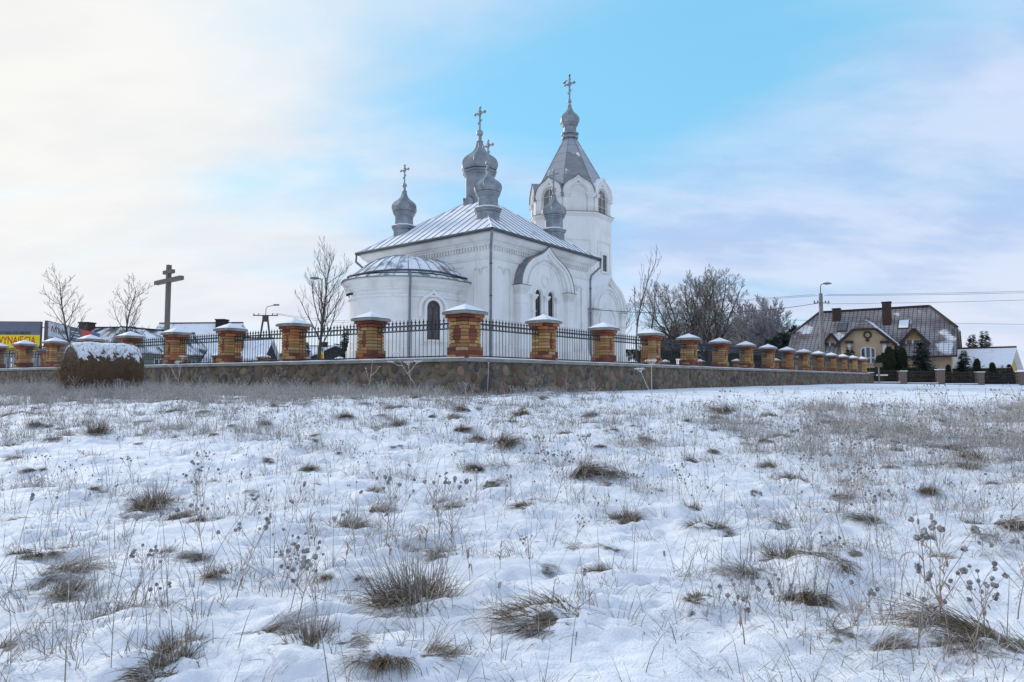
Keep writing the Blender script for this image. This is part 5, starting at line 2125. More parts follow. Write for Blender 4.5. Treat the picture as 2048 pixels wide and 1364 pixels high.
def tile_mat():
    """glazed brown roof tiles, far away: rows and columns with a little snow caught on them"""
    m, nt, b = new_mat('brown_roof_tiles')
    N, L = nt.nodes.new, nt.links.new
    tc = N('ShaderNodeTexCoord')
    br = N('ShaderNodeTexBrick')
    br.offset = 0.0
    br.inputs['Scale'].default_value = 1.0
    br.inputs['Brick Width'].default_value = .34
    br.inputs['Row Height'].default_value = .30
    br.inputs['Mortar Size'].default_value = .035
    br.inputs['Mortar Smooth'].default_value = .6
    L(tc.outputs['UV'], br.inputs['Vector'])
    n = tex_noise(nt, .42, 6, .62, 'Object')
    big = map_range(nt, n, .34, .58)
    snow = mth(nt, 'MULTIPLY', mth(nt, 'SUBTRACT', 1.0, br.outputs['Fac']), mth(nt, 'ADD', mth(nt, 'MULTIPLY', big, .22), .03))
    deep = map_range(nt, tex_noise(nt, .30, 4, .5, 'Object', (1, 1, 1.4)), .58, .64)
    base = mixc(nt, br.outputs['Fac'], (.105, .066, .062), (.042, .028, .028))
    f = mth(nt, 'MAXIMUM', snow, mth(nt, 'MULTIPLY', deep, mth(nt, 'SUBTRACT', .85, mth(nt, 'MULTIPLY', br.outputs['Fac'], .5))))
    L(mixc(nt, f, base, SNOW_C), b.inputs['Base Color'])
    b.inputs['Roughness'].default_value = .5
    add_bump(nt, b, mth(nt, 'SUBTRACT', 1.0, br.outputs['Fac']), .5, .04)
    return m


M['tiles'] = tile_mat()
M['tiles_snow'] = dusted('roof_tiles_under_snow', (.15, .09, .085), (.10, .06, .06), .34, .46, 1.4, .6, .0, (1, 1, 1))
M['house_wall'] = mat('ochre_render', (.62, .47, .31), (.55, .41, .265), 1.5, .9)
M['house_wall2'] = mat('yellow_render', (.56, .41, .18), (.50, .36, .15), 1.5, .9)
M['trim_dark'] = mat('brown_fascia', (.06, .04, .035), (.045, .03, .028), 4, .7)
M['upvc'] = mat('white_window_frame', (.75, .75, .74), (.7, .7, .7), 4, .5)
M['glass_far'] = mat('window_glass', (.05, .06, .075), (.08, .095, .11), 1.5, .1, spec=.6)


def uv_planar(o, ua, va):
    me = o.data
    uv = me.uv_layers.new(name='UVMap')
    ua, va = Vector(ua).normalized(), Vector(va).normalized()
    for l in me.loops:
        c = me.vertices[l.vertex_index].co
        uv.data[l.index].uv = (c.dot(ua), c.dot(va))


def slope(parent, pts, material, th=.12, name='roof_slope'):
    pts = [Vector(p) for p in pts]
    nrm = (pts[1] - pts[0]).cross(pts[2] - pts[0]).normalized()
    if nrm.z < 0:
        nrm = -nrm
    o = MB().loft([[p - nrm * th for p in pts], pts]).build(name, material, parent)
    up = Vector((0, 0, 1)) - nrm * nrm.z
    uv_planar(o, nrm.cross(up), up)
    return o


def simple_house(px, Y, rz, w, d, wall_h, roof_h, label, wall_m, roof_m, chimneys=(), zb=-.5, over=.35, group='street houses'):
    """gable house; ridge along local x"""
    p = at(px, Y, zb)
    t = thing('house', p, rz, label, 'house', group)
    b = MB()
    prof = [(-d / 2, 0), (d / 2, 0), (d / 2, wall_h), (0, wall_h + roof_h - .03), (-d / 2, wall_h)]
    b.loft([[(-w / 2, y, z) for y, z in prof], [(w / 2, y, z) for y, z in prof]])
    b.build('wall', M[wall_m], t)
    k = over / (d / 2)
    for s in (-1, 1):
        slope(t, [(-w / 2 - over, s * (d / 2 + over), wall_h - roof_h * k), (w / 2 + over, s * (d / 2 + over), wall_h - roof_h * k), (w / 2 + over, 0, wall_h + roof_h), (-w / 2 - over, 0, wall_h + roof_h)], M[roof_m])
    b = MB().beam((-w / 2 - over, 0, wall_h + roof_h + .02), (w / 2 + over, 0, wall_h + roof_h + .02), .22, .10)
    b.build('ridge_cap', M['chim_dark'], t)
    for (cx, cy, cw, ztop, mm) in chimneys:
        c = MB().box((cx - cw / 2, cy - cw / 2, wall_h + roof_h * .3), (cx + cw / 2, cy + cw / 2, ztop)).build('chimney', M[mm], t)
        MB().box((cx - cw / 2 - .06, cy - cw / 2 - .06, ztop), (cx + cw / 2 + .06, cy + cw / 2 + .06, ztop + .12)).build('chimney_cap', M['chim_dark'], c)
    for s in (-1, 1):
        win = MB().box((s * w * .25 - .45, -d / 2 - .02, 1.0), (s * w * .25 + .45, -d / 2 + .02, min(2.2, wall_h - .2))).build('window', M['glass_far'], t)
        q = MB()
        for x0, x1, z0, z1 in ((-.5, -.43, .95, 2.25), (.43, .5, .95, 2.25), (-.03, .03, .95, 2.25), (-.43, .43, .95, 1.02), (-.43, .43, 2.17, 2.25)):
            q.box((s * w * .25 + x0, -d / 2 - .05, z0), (s * w * .25 + x1, -d / 2 + .0, min(z1, wall_h - .1)))
        q.build('window_frame', M['upvc'], win)
    return t


def hz(py, Y):
    return zpx(py, Y) + .5


simple_house(212, 62, R(-6), 5.0, 6.0, hz(690, 60), hz(655, 62) - hz(690, 60), 'dark low house with snow-striped sheet roof behind the slanting billboard', 'wall_dark', 'roof_part', ((-1.6, -.6, .95, hz(648, 62), 'chim'),))
simple_house(318, 56, R(72), 7.0, 3.6, hz(698, 54), hz(657, 54) - hz(698, 54), 'grey gabled house with snow-streaked roof by the foot of the wooden cross', 'wall_grey', 'roof_part', ())
simple_house(400, 66, R(-5), 8.2, 8.0, hz(712, 62), hz(646, 66) - hz(712, 62), 'house with dark ridge and large snowy roof right of the wooden cross', 'wall_dark', 'roof_snow', ((2.4, -.3, .9, hz(642, 66), 'chim_dark'),))
simple_house(488, 60, R(2), 4.6, 5.6, hz(722, 57), hz(676, 60) - hz(722, 57), 'low outbuilding with steep snowy roof and brick chimney under the power pylon', 'wall_dark', 'roof_snow', ((.1, -1.4, .55, hz(677, 58), 'chim'),))
simple_house(630, 85, R(3), 7.0, 6.0, hz(712, 82), hz(692, 85) - hz(712, 82), 'distant low house with snowy roof behind the yellow road sign', 'wall_dark', 'roof_snow', ((1.2, 0, .7, hz(686, 85), 'chim_dark'),))
simple_house(690, 72, R(86), 6.0, 5.6, hz(712, 70), hz(690, 70) - hz(712, 70), 'dark gabled barn seen through the fence beside the apse', 'wall_dark', 'roof_snow', ())

# ------------------------------------------------------------------ the big brown-roofed house
HO = Vector((33.2, 59.9, 0))
HA = Vector((.80, -.60, 0))
HB = Vector((-.60, -.80, 0))          # front
HZ0 = -.55
house = thing('brown_roofed_house', (HO.x, HO.y, HZ0), math.atan2(HA.y, HA.x), 'large house with brown tiled roof, ochre front gable and dormers', 'house')


def h_a(px, b):
    """coordinate along the house front for a surveyed column"""
    xi = (px - 1024) / F_PX
    P = HO + HB * b
    return (xi * P.y - P.x) / (HA.x - xi * HA.y)


def h_z(px, py, b):
    P = HO + HB * b + HA * h_a(px, b)
    return zpx(py, P.y, px) - HZ0


# local x = along HA, local -y = front (HB)
RZ = h_z(1862, 612, 0)
a_r0, a_r1 = h_a(1642, 0), h_a(1862, 0)
DF = 5.2
EZ = 2.55
KZ = (RZ - EZ) / DF


def roof_zb(b):
    return RZ - KZ * abs(b)


AL, AR_ = a_r0 - 2.0, a_r1 + 2.1
zh = RZ - 2.15
bh = (RZ - zh) / KZ
bd = MB().loft([[(AL + .35, y, z) for y, z in ((-DF + .5, 0), (DF - .5, 0), (DF - .5, EZ + .3), (bh, zh - .1), (-bh, zh - .1), (-DF + .5, EZ + .3))],
                [(AR_ - .35, y, z) for y, z in ((-DF + .5, 0), (DF - .5, 0), (DF - .5, EZ + .3), (bh, zh - .1), (-bh, zh - .1), (-DF + .5, EZ + .3))]])
bd.build('wall', M['house_wall'], house)
for s in (-1, 1):
    slope(house, [(AL, s * DF, EZ), (AR_, s * DF, EZ), (AR_, s * bh, zh), (a_r1, 0, RZ), (a_r0, 0, RZ), (AL, s * bh, zh)], M['tiles'])
slope(house, [(AR_, -bh, zh), (AR_, bh, zh), (a_r1, 0, RZ)], M['tiles'], name='hip_slope')
slope(house, [(AL, bh, zh), (AL, -bh, zh), (a_r0, 0, RZ)], M['tiles'], name='hip_slope')
rd = MB().beam((a_r0, 0, RZ + .03), (a_r1, 0, RZ + .03), .28, .14)
rd.beam((a_r1, 0, RZ + .03), (AR_, -bh, zh + .03), .22, .12)
rd.beam((a_r0, 0, RZ + .03), (AL, -bh, zh + .03), .22, .12)
rd.build('ridge_tiles', M['trim_dark'], house)
fs = MB().beam((AR_ + .02, -bh, zh - .06), (AR_ + .02, -DF, EZ - .06), .05, .22)
fs.beam((AR_ + .02, bh, zh - .06), (AR_ + .02, DF, EZ - .06), .05, .22)
fs.beam((AL, -DF - .05, EZ - .08), (AR_, -DF - .05, EZ - .08), .12, .12)
fs.build('fascia', M['trim_dark'], house)


def house_window(parent, x, yb, z0, z1, w, arch=False, nv=2):
    pts = [(x - w / 2, z0), (x + w / 2, z0), (x + w / 2, z1)] + ([] if not arch else [(x + w / 2 * math.cos(t), z1 + w * .2 * math.sin(t)) for t in [math.pi * i / 10 for i in range(1, 10)]]) + [(x - w / 2, z1)]
    fr = (Vector((0, -yb, 0)), Vector((1, 0, 0)), Vector((0, -1, 0)))
    win = MB().prism(pts, fr, .01, .04).build('window', M['glass_far'], parent)
    cx, cz = x, (z0 + z1) / 2
    inner = [(cx + (p[0] - cx) * .84, cz + (p[1] - cz) * .92) for p in pts]
    q = MB().band(inner + inner[:1], pts + pts[:1], fr, .02, .09)
    for k in range(1, nv):
        xx = x - w / 2 + w * k / nv
        q.prism([(xx - .06, z0), (xx + .06, z0), (xx + .06, z1 + (w * .17 if arch else 0)), (xx - .06, z1 + (w * .17 if arch else 0))], fr, .041, .085)
    if arch:
        q.prism([(x - w / 2, z0 + (z1 - z0) * .36), (x + w / 2, z0 + (z1 - z0) * .36), (x + w / 2, z0 + (z1 - z0) * .36 + .09), (x - w / 2, z0 + (z1 - z0) * .36 + .09)], fr, .041, .083)
    q.build('window_frame', M['upvc'], win)
    return win


def front_gable(px_apex, py_apex, px_l, px_r, py_eave, bf, wall_m, name, hip=0.0, over=.35, tiles='tiles'):
    """gabled projection or dormer; bf = distance of its front wall from the ridge"""
    xa = h_a(px_apex, bf)
    z_ap = h_z(px_apex, py_apex, bf)
    xl, xr = h_a(px_l, bf), h_a(px_r, bf)
    hw_ = min(xa - xl, xr - xa)
    hw_ = (xr - xl) / 2
    xa = (xl + xr) / 2
    ze = h_z(px_apex, py_eave, bf)
    zr = z_ap
    sl = (zr - ze) / hw_
    zb_ = roof_zb(bf) - .6 if name == 'dormer' else 0
    poly = [(xa - hw_ + over, zb_), (xa + hw_ - over, zb_), (xa + hw_ - over, ze + sl * over - .12), (xa + hw_ * hip, zr - sl * hw_ * hip - .12), (xa - hw_ * hip, zr - sl * hw_ * hip - .12), (xa - hw_ + over, ze + sl * over - .12)]
    fr = (Vector((0, -bf, 0)), Vector((1, 0, 0)), Vector((0, -1, 0)))
    g = MB().prism(poly, fr, -max(.3, bf - 1.5), 0).build(name, M[wall_m], house)
    # ridge runs back into the main slope
    b_back = max(.05, (RZ - zr) / KZ)
    be_back = (RZ - ze) / KZ
    f0 = bf + .45
    for s in (-1, 1):
        if hip:
            pts = [(xa + s * hw_, -f0, ze), (xa + s * hw_ * hip, -f0, zr - sl * hw_ * hip), (xa, -f0 + .9 * hip * 2, zr), (xa, -b_back, zr), (xa + s * hw_, -min(be_back, f0 - .1), ze)]
        else:
            pts = [(xa + s * hw_, -f0, ze), (xa, -f0, zr), (xa, -b_back, zr), (xa + s * hw_, -min(be_back, f0 - .1), ze)]
        slope(g, pts, M[tiles if s > 0 else 'tiles'], .10, 'gable_roof')
    if hip:
        slope(g, [(xa - hw_ * hip, -f0, zr - sl * hw_ * hip), (xa + hw_ * hip, -f0, zr - sl * hw_ * hip), (xa, -f0 + .9 * hip * 2, zr)], M['tiles'], .1, 'hip_slope')
    v = MB()
    for s in (-1, 1):
        v.beam((xa + s * hw_, -f0 - .03, ze - .10), (xa + s * hw_ * hip, -f0 - .03, zr - sl * hw_ * hip - .10), .05, .24, 0, (0, 1, 0) if False else (0, 0, 1))
    if hip:
        v.beam((xa - hw_ * hip, -f0 - .03, zr - sl * hw_ * hip - .10), (xa + hw_ * hip, -f0 - .03, zr - sl * hw_ * hip - .10), .05, .2)
    v.build('verge_board', M['trim_dark'], g)
    return g, xa, ze, zr


GF = 6.2
gg, gx, gze, gzr = front_gable(1736, 638, 1672, 1796, 690, GF, 'house_wall', 'front_gable', .36, .40, 'tiles_snow')
z0w, z1w = h_z(1736, 727, GF), h_z(1736, 699, GF)
house_window(gg, h_a(1737, GF), GF, z0w, z1w, abs(h_a(1752, GF) - h_a(1721, GF)), True, 3)
cl_x, cl_z = h_a(1737, GF), h_z(1737, 670, GF)
ck = MB()
ck.band([(cl_x + .20 * math.cos(t), cl_z + .20 * math.sin(t)) for t in [2 * math.pi * i / 16 for i in range(17)]], [(cl_x + .32 * math.cos(t), cl_z + .32 * math.sin(t)) for t in [2 * math.pi * i / 16 for i in range(17)]], (Vector((0, -GF, 0)), Vector((1, 0, 0)), Vector((0, -1, 0))), .01, .08)
ck.build('round_ornament', M['trim_dark'], gg)
lm = MB().lathe([(.02, -.12), (.13, -.05), (.15, .06), (.05, .14)], 10, (cl_x, -GF - .2, h_z(1737, 681, GF)))
lm.build('wall_lamp', M['trim_dark'], gg)
for px in (1701, 1771):
    x_ = h_a(px, GF)
    c_ = MB().lathe([(.16, 0), (.15, 2.0), (.15, h_z(px, 686, GF))], 12, (x_, -GF - .35, 0)).build('column', M['upvc'], gg, True)
    MB().box((x_ - .28, -GF - .62, h_z(px, 687, GF)), (x_ + .28, -GF - .05, h_z(px, 682, GF))).build('column_head', M['trim_dark'], c_)
g1, x1_, ze1, zr1 = front_gable(1659, 666, 1642, 1690, 695, 3.9, 'house_wall', 'dormer', 0, .22, 'tiles_snow')
house_window(g1, h_a(1661, 3.9), 3.9, h_z(1661, 701, 3.9), h_z(1661, 685, 3.9), .95, False, 2)
g2, x2_, ze2, zr2 = front_gable(1827, 656, 1800, 1862, 688, 3.9, 'house_wall2', 'dormer', 0, .25, 'tiles_snow')
house_window(g2, h_a(1827, 3.9), 3.9, h_z(1827, 697, 3.9), h_z(1827, 679, 3.9), 1.05, False, 2)
for px, pt_, pb_, w_, b_ in ((1676, 619, 650, .62, .9), (1777, 606, 672, .66, 1.6)):
    x_ = h_a(px, b_)
    c_ = MB().box((x_ - w_ / 2, -b_ - w_ / 2, h_z(px, pb_ + 12, b_)), (x_ + w_ / 2, -b_ + w_ / 2, h_z(px, pt_, b_))).build('chimney', M['chim'], house)
    MB().box((x_ - w_ / 2 - .05, -b_ - w_ / 2 - .05, h_z(px, pt_, b_)), (x_ + w_ / 2 + .05, -b_ + w_ / 2 + .05, h_z(px, pt_, b_) + .1)).build('chimney_cap', M['chim_dark'], c_)
for px, py0, py1, sn in ((1687, 650, 661, 'glass_far'), (1810, 643, 656, 'snow')):
    b_ = 2.0
    for _ in range(8):
        b_ = max(.3, (RZ - h_z(px, (py0 + py1) / 2, b_)) / KZ)
    x_ = h_a(px, b_)
    zc_ = roof_zb(b_)
    pts = [(x_ - .36, -b_ - .42, zc_ - KZ * .42 + .09), (x_ + .36, -b_ - .42, zc_ - KZ * .42 + .09), (x_ + .36, -b_ + .42, zc_ + KZ * .42 + .09), (x_ - .36, -b_ + .42, zc_ + KZ * .42 + .09)]
    f_ = slope(house, [(p[0] + (.07 if p[0] > x_ else -.07), p[1] + (.08 if p[1] > -b_ else -.08), p[2] - .03 + (KZ * .08 if p[1] > -b_ else -KZ * .08)) for p in pts], M['trim_dark'], .08, 'skylight')
    slope(f_, pts, M[sn], .02, 'pane')
aw = MB().box((AR_ - .36, -3.3, 3.7), (AR_ - .30, -2.5, 4.9)).build('window', M['glass_far'], house)

# low building with the snowy roof
gp0, gp1 = pt(1868, 699, 56), pt(2030, 695, 52)
gd = Vector((gp1.x - gp0.x, gp1.y - gp0.y, 0))
garage = thing('low_outbuilding', ((gp0.x + gp1.x) / 2, (gp0.y + gp1.y) / 2, -.6), math.atan2(gd.y, gd.x), 'low outbuilding with snow-covered tiled roof next to the large house', 'outbuilding')
gl = gd.length / 2
rz_, ez_ = gp0.z + .6, zpx(733, 53) + .6
MB().loft([[(-gl, y, z) for y, z in ((-2.6, 0), (2.6, 0), (2.6, ez_), (0, rz_ - .1), (-2.6, ez_))], [(gl - .3, y, z) for y, z in ((-2.6, 0), (2.6, 0), (2.6, ez_), (0, rz_ - .1), (-2.6, ez_))]]).build('wall', M['house_wall2'], garage)


def course_slope(parent, p0, p1, q0, q1, rows):
    """snow lying on tile courses: each course a slat stepping down to the next"""
    p0, p1, q0, q1 = (Vector(p) for p in (p0, p1, q0, q1))
    for k in range(rows):
        t0, t1 = k / rows, (k + 1) / rows
        a, b = p0.lerp(q0, t0), p1.lerp(q1, t0)
        c, d = p1.lerp(q1, t1), p0.lerp(q0, t1)
        up = Vector((0, 0, .075))
        MB().loft([[a - up, b - up, c - up, d - up], [a + up * .7, b + up * .7, c - up * .15, d - up * .15]]).build('tile_course', M['tiles_snow2'], parent)


M['tiles_snow2'] = dusted('tile_course_under_snow', (.15, .10, .10), (.10, .07, .07), .30, .44, 1.2, .6, 0)
course_slope(garage, (-gl - .2, -3.0, ez_ - .18), (gl + .1, -3.0, ez_ - .18), (-gl - .2, 0, rz_), (gl + .1, 0, rz_), 13)
slope(garage, [(-gl - .2, 3.0, ez_ - .18), (gl + .1, 3.0, ez_ - .18), (gl + .1, 0, rz_ - .02), (-gl - .2, 0, rz_ - .02)], M['tiles_snow2'])
MB().beam((-gl - .2, -3.06, ez_ - .28), (gl + .1, -3.06, ez_ - .28), .1, .2).build('fascia', M['trim_dark'], garage)
MB().beam((-gl - .2, 0, rz_ + .03), (gl + .1, 0, rz_ + .03), .24, .12).build('ridge_tiles', M['trim_dark'], garage)

# low garden fence of the house: stone-brick posts, rails and plinth
M['post_stone'] = mat('patchy_stone_post', (.20, .13, .10), (.13, .12, .11), 5, .9, bump=.5, bscale=12)
FYA, FYB = 46.0, 46.5
posts = [(1804, 741, 773), (1879, 738, 775), (1958, 743, 778), (2040, 742, 780), (2125, 742, 781), (1737, 744, 771)]
posts.sort()
prev = None
for i, (px, p0, p1) in enumerate(posts):
    Y = FYA + .2 * i
    x = xpx(px, Y)
    z0 = float(base_h(x, Y)) - .1
    ztp = zpx(p0, Y, px)
    t = thing('garden_fence_post', (x, Y, z0), 0, f'{ORD[i + 1]} rough stone post of the garden fence, counted from the churchyard wall', 'fence post', 'posts of the garden fence')
    MB().box((-.2, -.2, 0), (.2, .2, ztp - z0 - .06)).build('shaft', M['post_stone'], t)
    cp = MB().loft([[(-.24, -.24, 0), (.24, -.24, 0), (.24, .24, 0), (-.24, .24, 0)], [(-.24, -.24, .05), (.24, -.24, .05), (.24, .24, .05), (-.24, .24, .05)]]).build('cap', M['cap_snow'], t)
    cp.location = (0, 0, ztp - z0 - .06)
    if prev:
        xa, Ya, za = prev
        mx, my = (xa + x) / 2, (Ya + Y) / 2
        fz = (za + z0) / 2
        L_ = math.hypot(x - xa, Y - Ya) - .44
        f = thing('garden_fence', (mx, my, fz), math.atan2(Y - Ya, x - xa), f'dark garden fence bay between {ORD[i]} and {ORD[i + 1]} stone posts, counted from the churchyard wall', 'fence', 'bays of the garden fence')
        MB().box((-L_ / 2, -.10, -.1), (L_ / 2, .10, .26)).build('plinth', M['concrete'], f)
        MB().box((-L_ / 2, -.12, .26), (L_ / 2, .12, .31)).build('plinth_snow', M['cap_snow'], f)
        for z_ in (.55, .85, 1.08):
            MB().box((-L_ / 2, -.02, z_ - .02), (L_ / 2, .02, z_ + .02)).build('rail', M['trim_dark'], f)
        n_ = int(L_ / .16)
        pk = MB()
        for k in range(n_):
            xx = -L_ / 2 + L_ * (k + .5) / n_
            pk.box((xx - .012, -.035, .3), (xx + .012, -.022, 1.14))
        tag(pk.build('bars', M['trim_dark'], f), kind='stuff')
    prev = (x, Y, z0)

# name plate on a stake by the house drive
st = thing('stake_sign', at(1757, 45.5), R(-8), 'small brown board on a thin stake before the garden fence', 'sign')
MB().box((-.04, -.04, 0), (.04, .04, 1.35)).build('stake', M['pole'], st)
MB().box((-.22, -.05, 1.2), (.22, -.02, 1.5)).build('board', M['post_stone'], st)
wb = thing('white_plank', at(1763, 46.0), R(-8), 'short white plank fixed along the garden fence near the stake', 'plank')
MB().box((-.38, -.03, .62), (.38, .0, .72)).build('plank', M['upvc'], wb)
MB().box((-.02, -.0, 0), (.02, .03, .66)).build('bracket', M['trim_dark'], wb)


# ------------------------------------------------------------------ poles, lamps, wires, road sign
def pole_lamp(loc, H, rz, label, name='utility_pole', tilt=R(0), arm=.55, armz=.9, r0=.16, r1=.11, insul=True, group=None, mat_='pole'):
    t = thing(name, loc, rz, label, 'lamp post' if 'lamp' in name else 'pole', group)
    MB().tube([(0, 0, -.2), (0, 0, H)], [r0, r1], 10).build('shaft', M[mat_], t, True)
    a = MB().tube([(0, 0, H - .3), (0, 0, H + armz * .7), (.06, 0, H + armz * .92), (.18, 0, H + armz), (arm, 0, H + armz + .03)], .035, 6).build('lamp_arm', M['metal'], t, True)
    MB().loft([[(arm - .05, -.07, H + armz - .02), (arm - .05, .07, H + armz - .02), (arm - .05, .05, H + armz + .08), (arm - .05, -.05, H + armz + .08)],
               [(arm + .25, -.13, H + armz - .05), (arm + .25, .13, H + armz - .05), (arm + .25, .10, H + armz + .12), (arm + .25, -.10, H + armz + .12)],
               [(arm + .55, -.08, H + armz - .0), (arm + .55, .08, H + armz - .0), (arm + .55, .06, H + armz + .07), (arm + .55, -.06, H + armz + .07)]]).build('lamp_head', M['metal'], a)
    if insul:
        for z_, ext in ((H - .75, .62), (H - 1.75, .62)):
            c = MB().beam((-ext if z_ > H - 1 else -.1, -.12, z_), (ext, -.12, z_), .06, .06).build('cross_arm', M['metal'], t)
            for x_ in (-.55, -.3, .3, .55):
                if z_ > H - 1 or x_ > 0:
                    MB().lathe([(.02, 0), (.05, .03), (.035, .08), (.05, .12), (.015, .17)], 8, (x_, -.12, z_ + .03)).build('insulator', M['zinc_dark'], c)
    return t


PY_ = 50.0
pz = float(base_h(xpx(1645, PY_), PY_))
PH = zpx(587, PY_, 1643) - pz
pole = pole_lamp(Vector((xpx(1645, PY_), PY_, pz)), PH, 0, 'concrete utility pole with street lamp in front of the brown-roofed house', arm=.30, armz=.75, r0=.21, r1=.14)
PP = Vector((xpx(1644, PY_), PY_ - .12, 0))
lam = pole_lamp(at(641, 44, .0), zpx(561, 44) - .0, math.pi, 'slim street lamp standing behind the bare tree by the apse', 'street_lamp', arm=.25, armz=.12, r0=.06, r1=.045, insul=False, group='street lamps', mat_='metal')

ap = thing('power_pylon', at(529, 72, -.4), R(5), 'dark A-shaped timber power pole with lamp arm behind the snowy roofs', 'pole')
HP = zpx(630, 72) + .4
for s in (-1, 1):
    MB().tube([(s * 1.25, 0, -.2), (s * .18, 0, HP)], [.13, .10], 8).build('leg', M['bark'], ap, True)
MB().beam((-.55, 0, HP * .62), (.55, 0, HP * .62), .10, .12).build('tie_beam', M['bark'], ap)
MB().box((-.30, -.15, HP - .75), (.30, .15, HP - .1)).build('head_block', M['bark'], ap)
ca = MB().beam((-1.35, 0, HP - .05), (1.35, 0, HP - .05), .10, .10).build('cross_arm', M['bark'], ap)
for x_ in (-1.25, -.75, .75, 1.25):
    MB().lathe([(.03, 0), (.07, .05), (.05, .12), (.02, .2)], 8, (x_, 0, HP)).build('insulator', M['zinc_dark'], ca)
la = MB().tube([(0, 0, HP - .3), (.05, 0, HP + .75), (.18, 0, HP + .92), (.95, 0, HP + 1.12)], .04, 6).build('lamp_arm', M['metal'], ap, True)
MB().box((.85, -.1, HP + 1.05), (1.45, .1, HP + 1.22)).build('lamp_head', M['metal'], la)


def wire(a, b, sag, r, label, group='overhead wires'):
    a, b = Vector(a), Vector(b)
    n = 24
    pts = []
    for i in range(n + 1):
        t = i / n
        p = a.lerp(b, t)
        p.z -= sag * 4 * t * (1 - t)
        pts.append(p - a)
    e = MB().tube(pts, r, 4).build('wire', M['iron'])
    e.location = a
    return tag(e, label, 'wire', group)


PT = PH + pz
wire((PP.x - .1, PP.y, zpx(606, PY_)), tuple(church.matrix_basis @ Vector((S + .05, .1, 4.05 - ZG))), .5, .018, 'dark service wire from the utility pole to the church wall')
for i, (py, pyr, dx) in enumerate(((592, 579, .5), (594, 583, .25))):
    b_ = pt(2300, pyr - 6, 46)
    wire((PP.x + dx, PP.y, zpx(py, PY_) + .1), b_, .12, .011, 'upper power wire running from the utility pole over the house roof', 'upper wires right of the pole')
wire((PP.x + .45, PP.y, zpx(608, PY_)), pt(2300, 590, 46), .12, .011, 'lower power wire running from the utility pole over the house roof')
for i, (py, dx) in enumerate(((592, -.5), (594, -.28))):
    wire((PP.x + dx, PP.y, zpx(py, PY_) + .1), (7.0, 82, zpx(606 + 3 * i, 82, 1100)), .35, .012, 'power wire running from the utility pole behind the trees towards the tower', 'upper wires behind the trees')
wire((PP.x - .2, PP.y + 6, zpx(640, 56)), pt(2300, 652, 60), .05, .012, 'single wire passing behind the large house gable')
wire(ap.matrix_basis @ Vector((1.25, 0, HP + .2)), pt(760, 642, 70), .3, .015, 'power wire running from the timber pylon towards the apse', 'wires of the timber pylon')
wire(ap.matrix_basis @ Vector((.75, 0, HP + .2)), pt(760, 645, 72), .4, .015, 'power wire running from the timber pylon towards the apse', 'wires of the timber pylon')

sg = thing('pedestrian_sign', at(641, 46, -.2), R(10), 'yellow-bordered blue pedestrian crossing sign with orange plate on a post', 'road sign')
MB().tube([(0, .05, -.2), (0, .05, zpx(694, 46) + .25)], .04, 8).build('post', M['metal'], sg)
zc0, zc1 = zpx(720, 46) + .2, zpx(695, 46) + .2
M['sg_yellow'] = mat('sign_fluorescent_yellow', (.70, .72, .02), (.66, .68, .02), 2, .5)
M['sg_blue'] = mat('sign_blue', (.03, .12, .45), (.03, .11, .42), 2, .5)
M['sg_orange'] = mat('sign_orange', (.72, .16, .03), (.66, .14, .03), 2, .5)
MB().box((-.24, 0, zc0), (.24, .03, zc1)).build('board', M['sg_yellow'], sg)
zm = zc0 + (zc1 - zc0) * .50
slab(MB(), -.17, .17, zm + .03, zc1 - .04, 0).build('blue_square', M['sg_blue'], sg)
slab(MB(), -.17, .17, zc0 + .04, zm - .03, 0).build('orange_plate', M['sg_orange'], sg)
MB().prism([(-.13, zm + .06), (.13, zm + .06), (0, zc1 - .1)], (Vector((0, 0, 0)), Vector((1, 0, 0)), Vector((0, -1, 0))), .007, .011).build('white_triangle', M['upvc'], sg)
pf = MB()
FRS = (Vector((0, 0, 0)), Vector((1, 0, 0)), Vector((0, -1, 0)))
pf.prism([(-.03, zc0 + .16), (.03, zc0 + .16), (.045, zm - .13), (-.045, zm - .13)], FRS, .007, .012)
pf.prism([(-.05, zc0 + .06), (-.025, zc0 + .06), (.0, zc0 + .18), (-.02, zc0 + .18)], FRS, .007, .012)
pf.prism([(.05, zc0 + .06), (.025, zc0 + .06), (.0, zc0 + .18), (.02, zc0 + .18)], FRS, .007, .0125)
pf.prism([(.03 * math.cos(t), zm - .095 + .03 * math.sin(t)) for t in [2 * math.pi * i / 10 for i in range(10)]], FRS, .007, .012)
pf.build('pedestrian_figure', M['dark_txt'], sg)

# parked vehicle-like pale boxes behind the left fence: two refuse bins and a white cabinet behind the rear fence
cab = thing('white_cabinet', at(1365, 44, .42), R(20), 'small white cabinet standing behind the fourth pillar on the house side', 'cabinet')
MB().box((-.35, -.2, 0), (.35, .2, .95)).build('body', M['upvc'], cab)
MB().loft([[(-.38, -.23, .95), (.38, -.23, .95), (.38, .23, .95), (-.38, .23, .95)], [(-.38, -.23, 1.0), (.38, -.23, 1.0), (.38, .23, 1.03), (-.38, .23, 1.03)]]).build('lid', M['cap_snow'], cab)
dr = MB()
for x_ in (-.17, .0, .17):
    dr.box((x_ - .006, -.206, .08), (x_ + .006, -.2, .88))
dr.build('door_grooves', M['metal'], cab)
gate = thing('grey_gate', at(45, 33, .2), R(8), 'pale grey slatted gate seen between the pillars beside the hay bale', 'gate')
gh, gw = zpx(703, 33) - .2, 3.6
for k in range(22):
    x_ = -gw / 2 + gw * k / 21
    MB().box((x_ - .055, -.02, .05), (x_ + .055, .02, gh - .02)).build('slat', M['b_white'], gate)
for z_ in (.25, gh * .55, gh - .12):
    MB().box((-gw / 2, .021, z_ - .04), (gw / 2, .06, z_ + .04)).build('rail', M['metal'], gate)

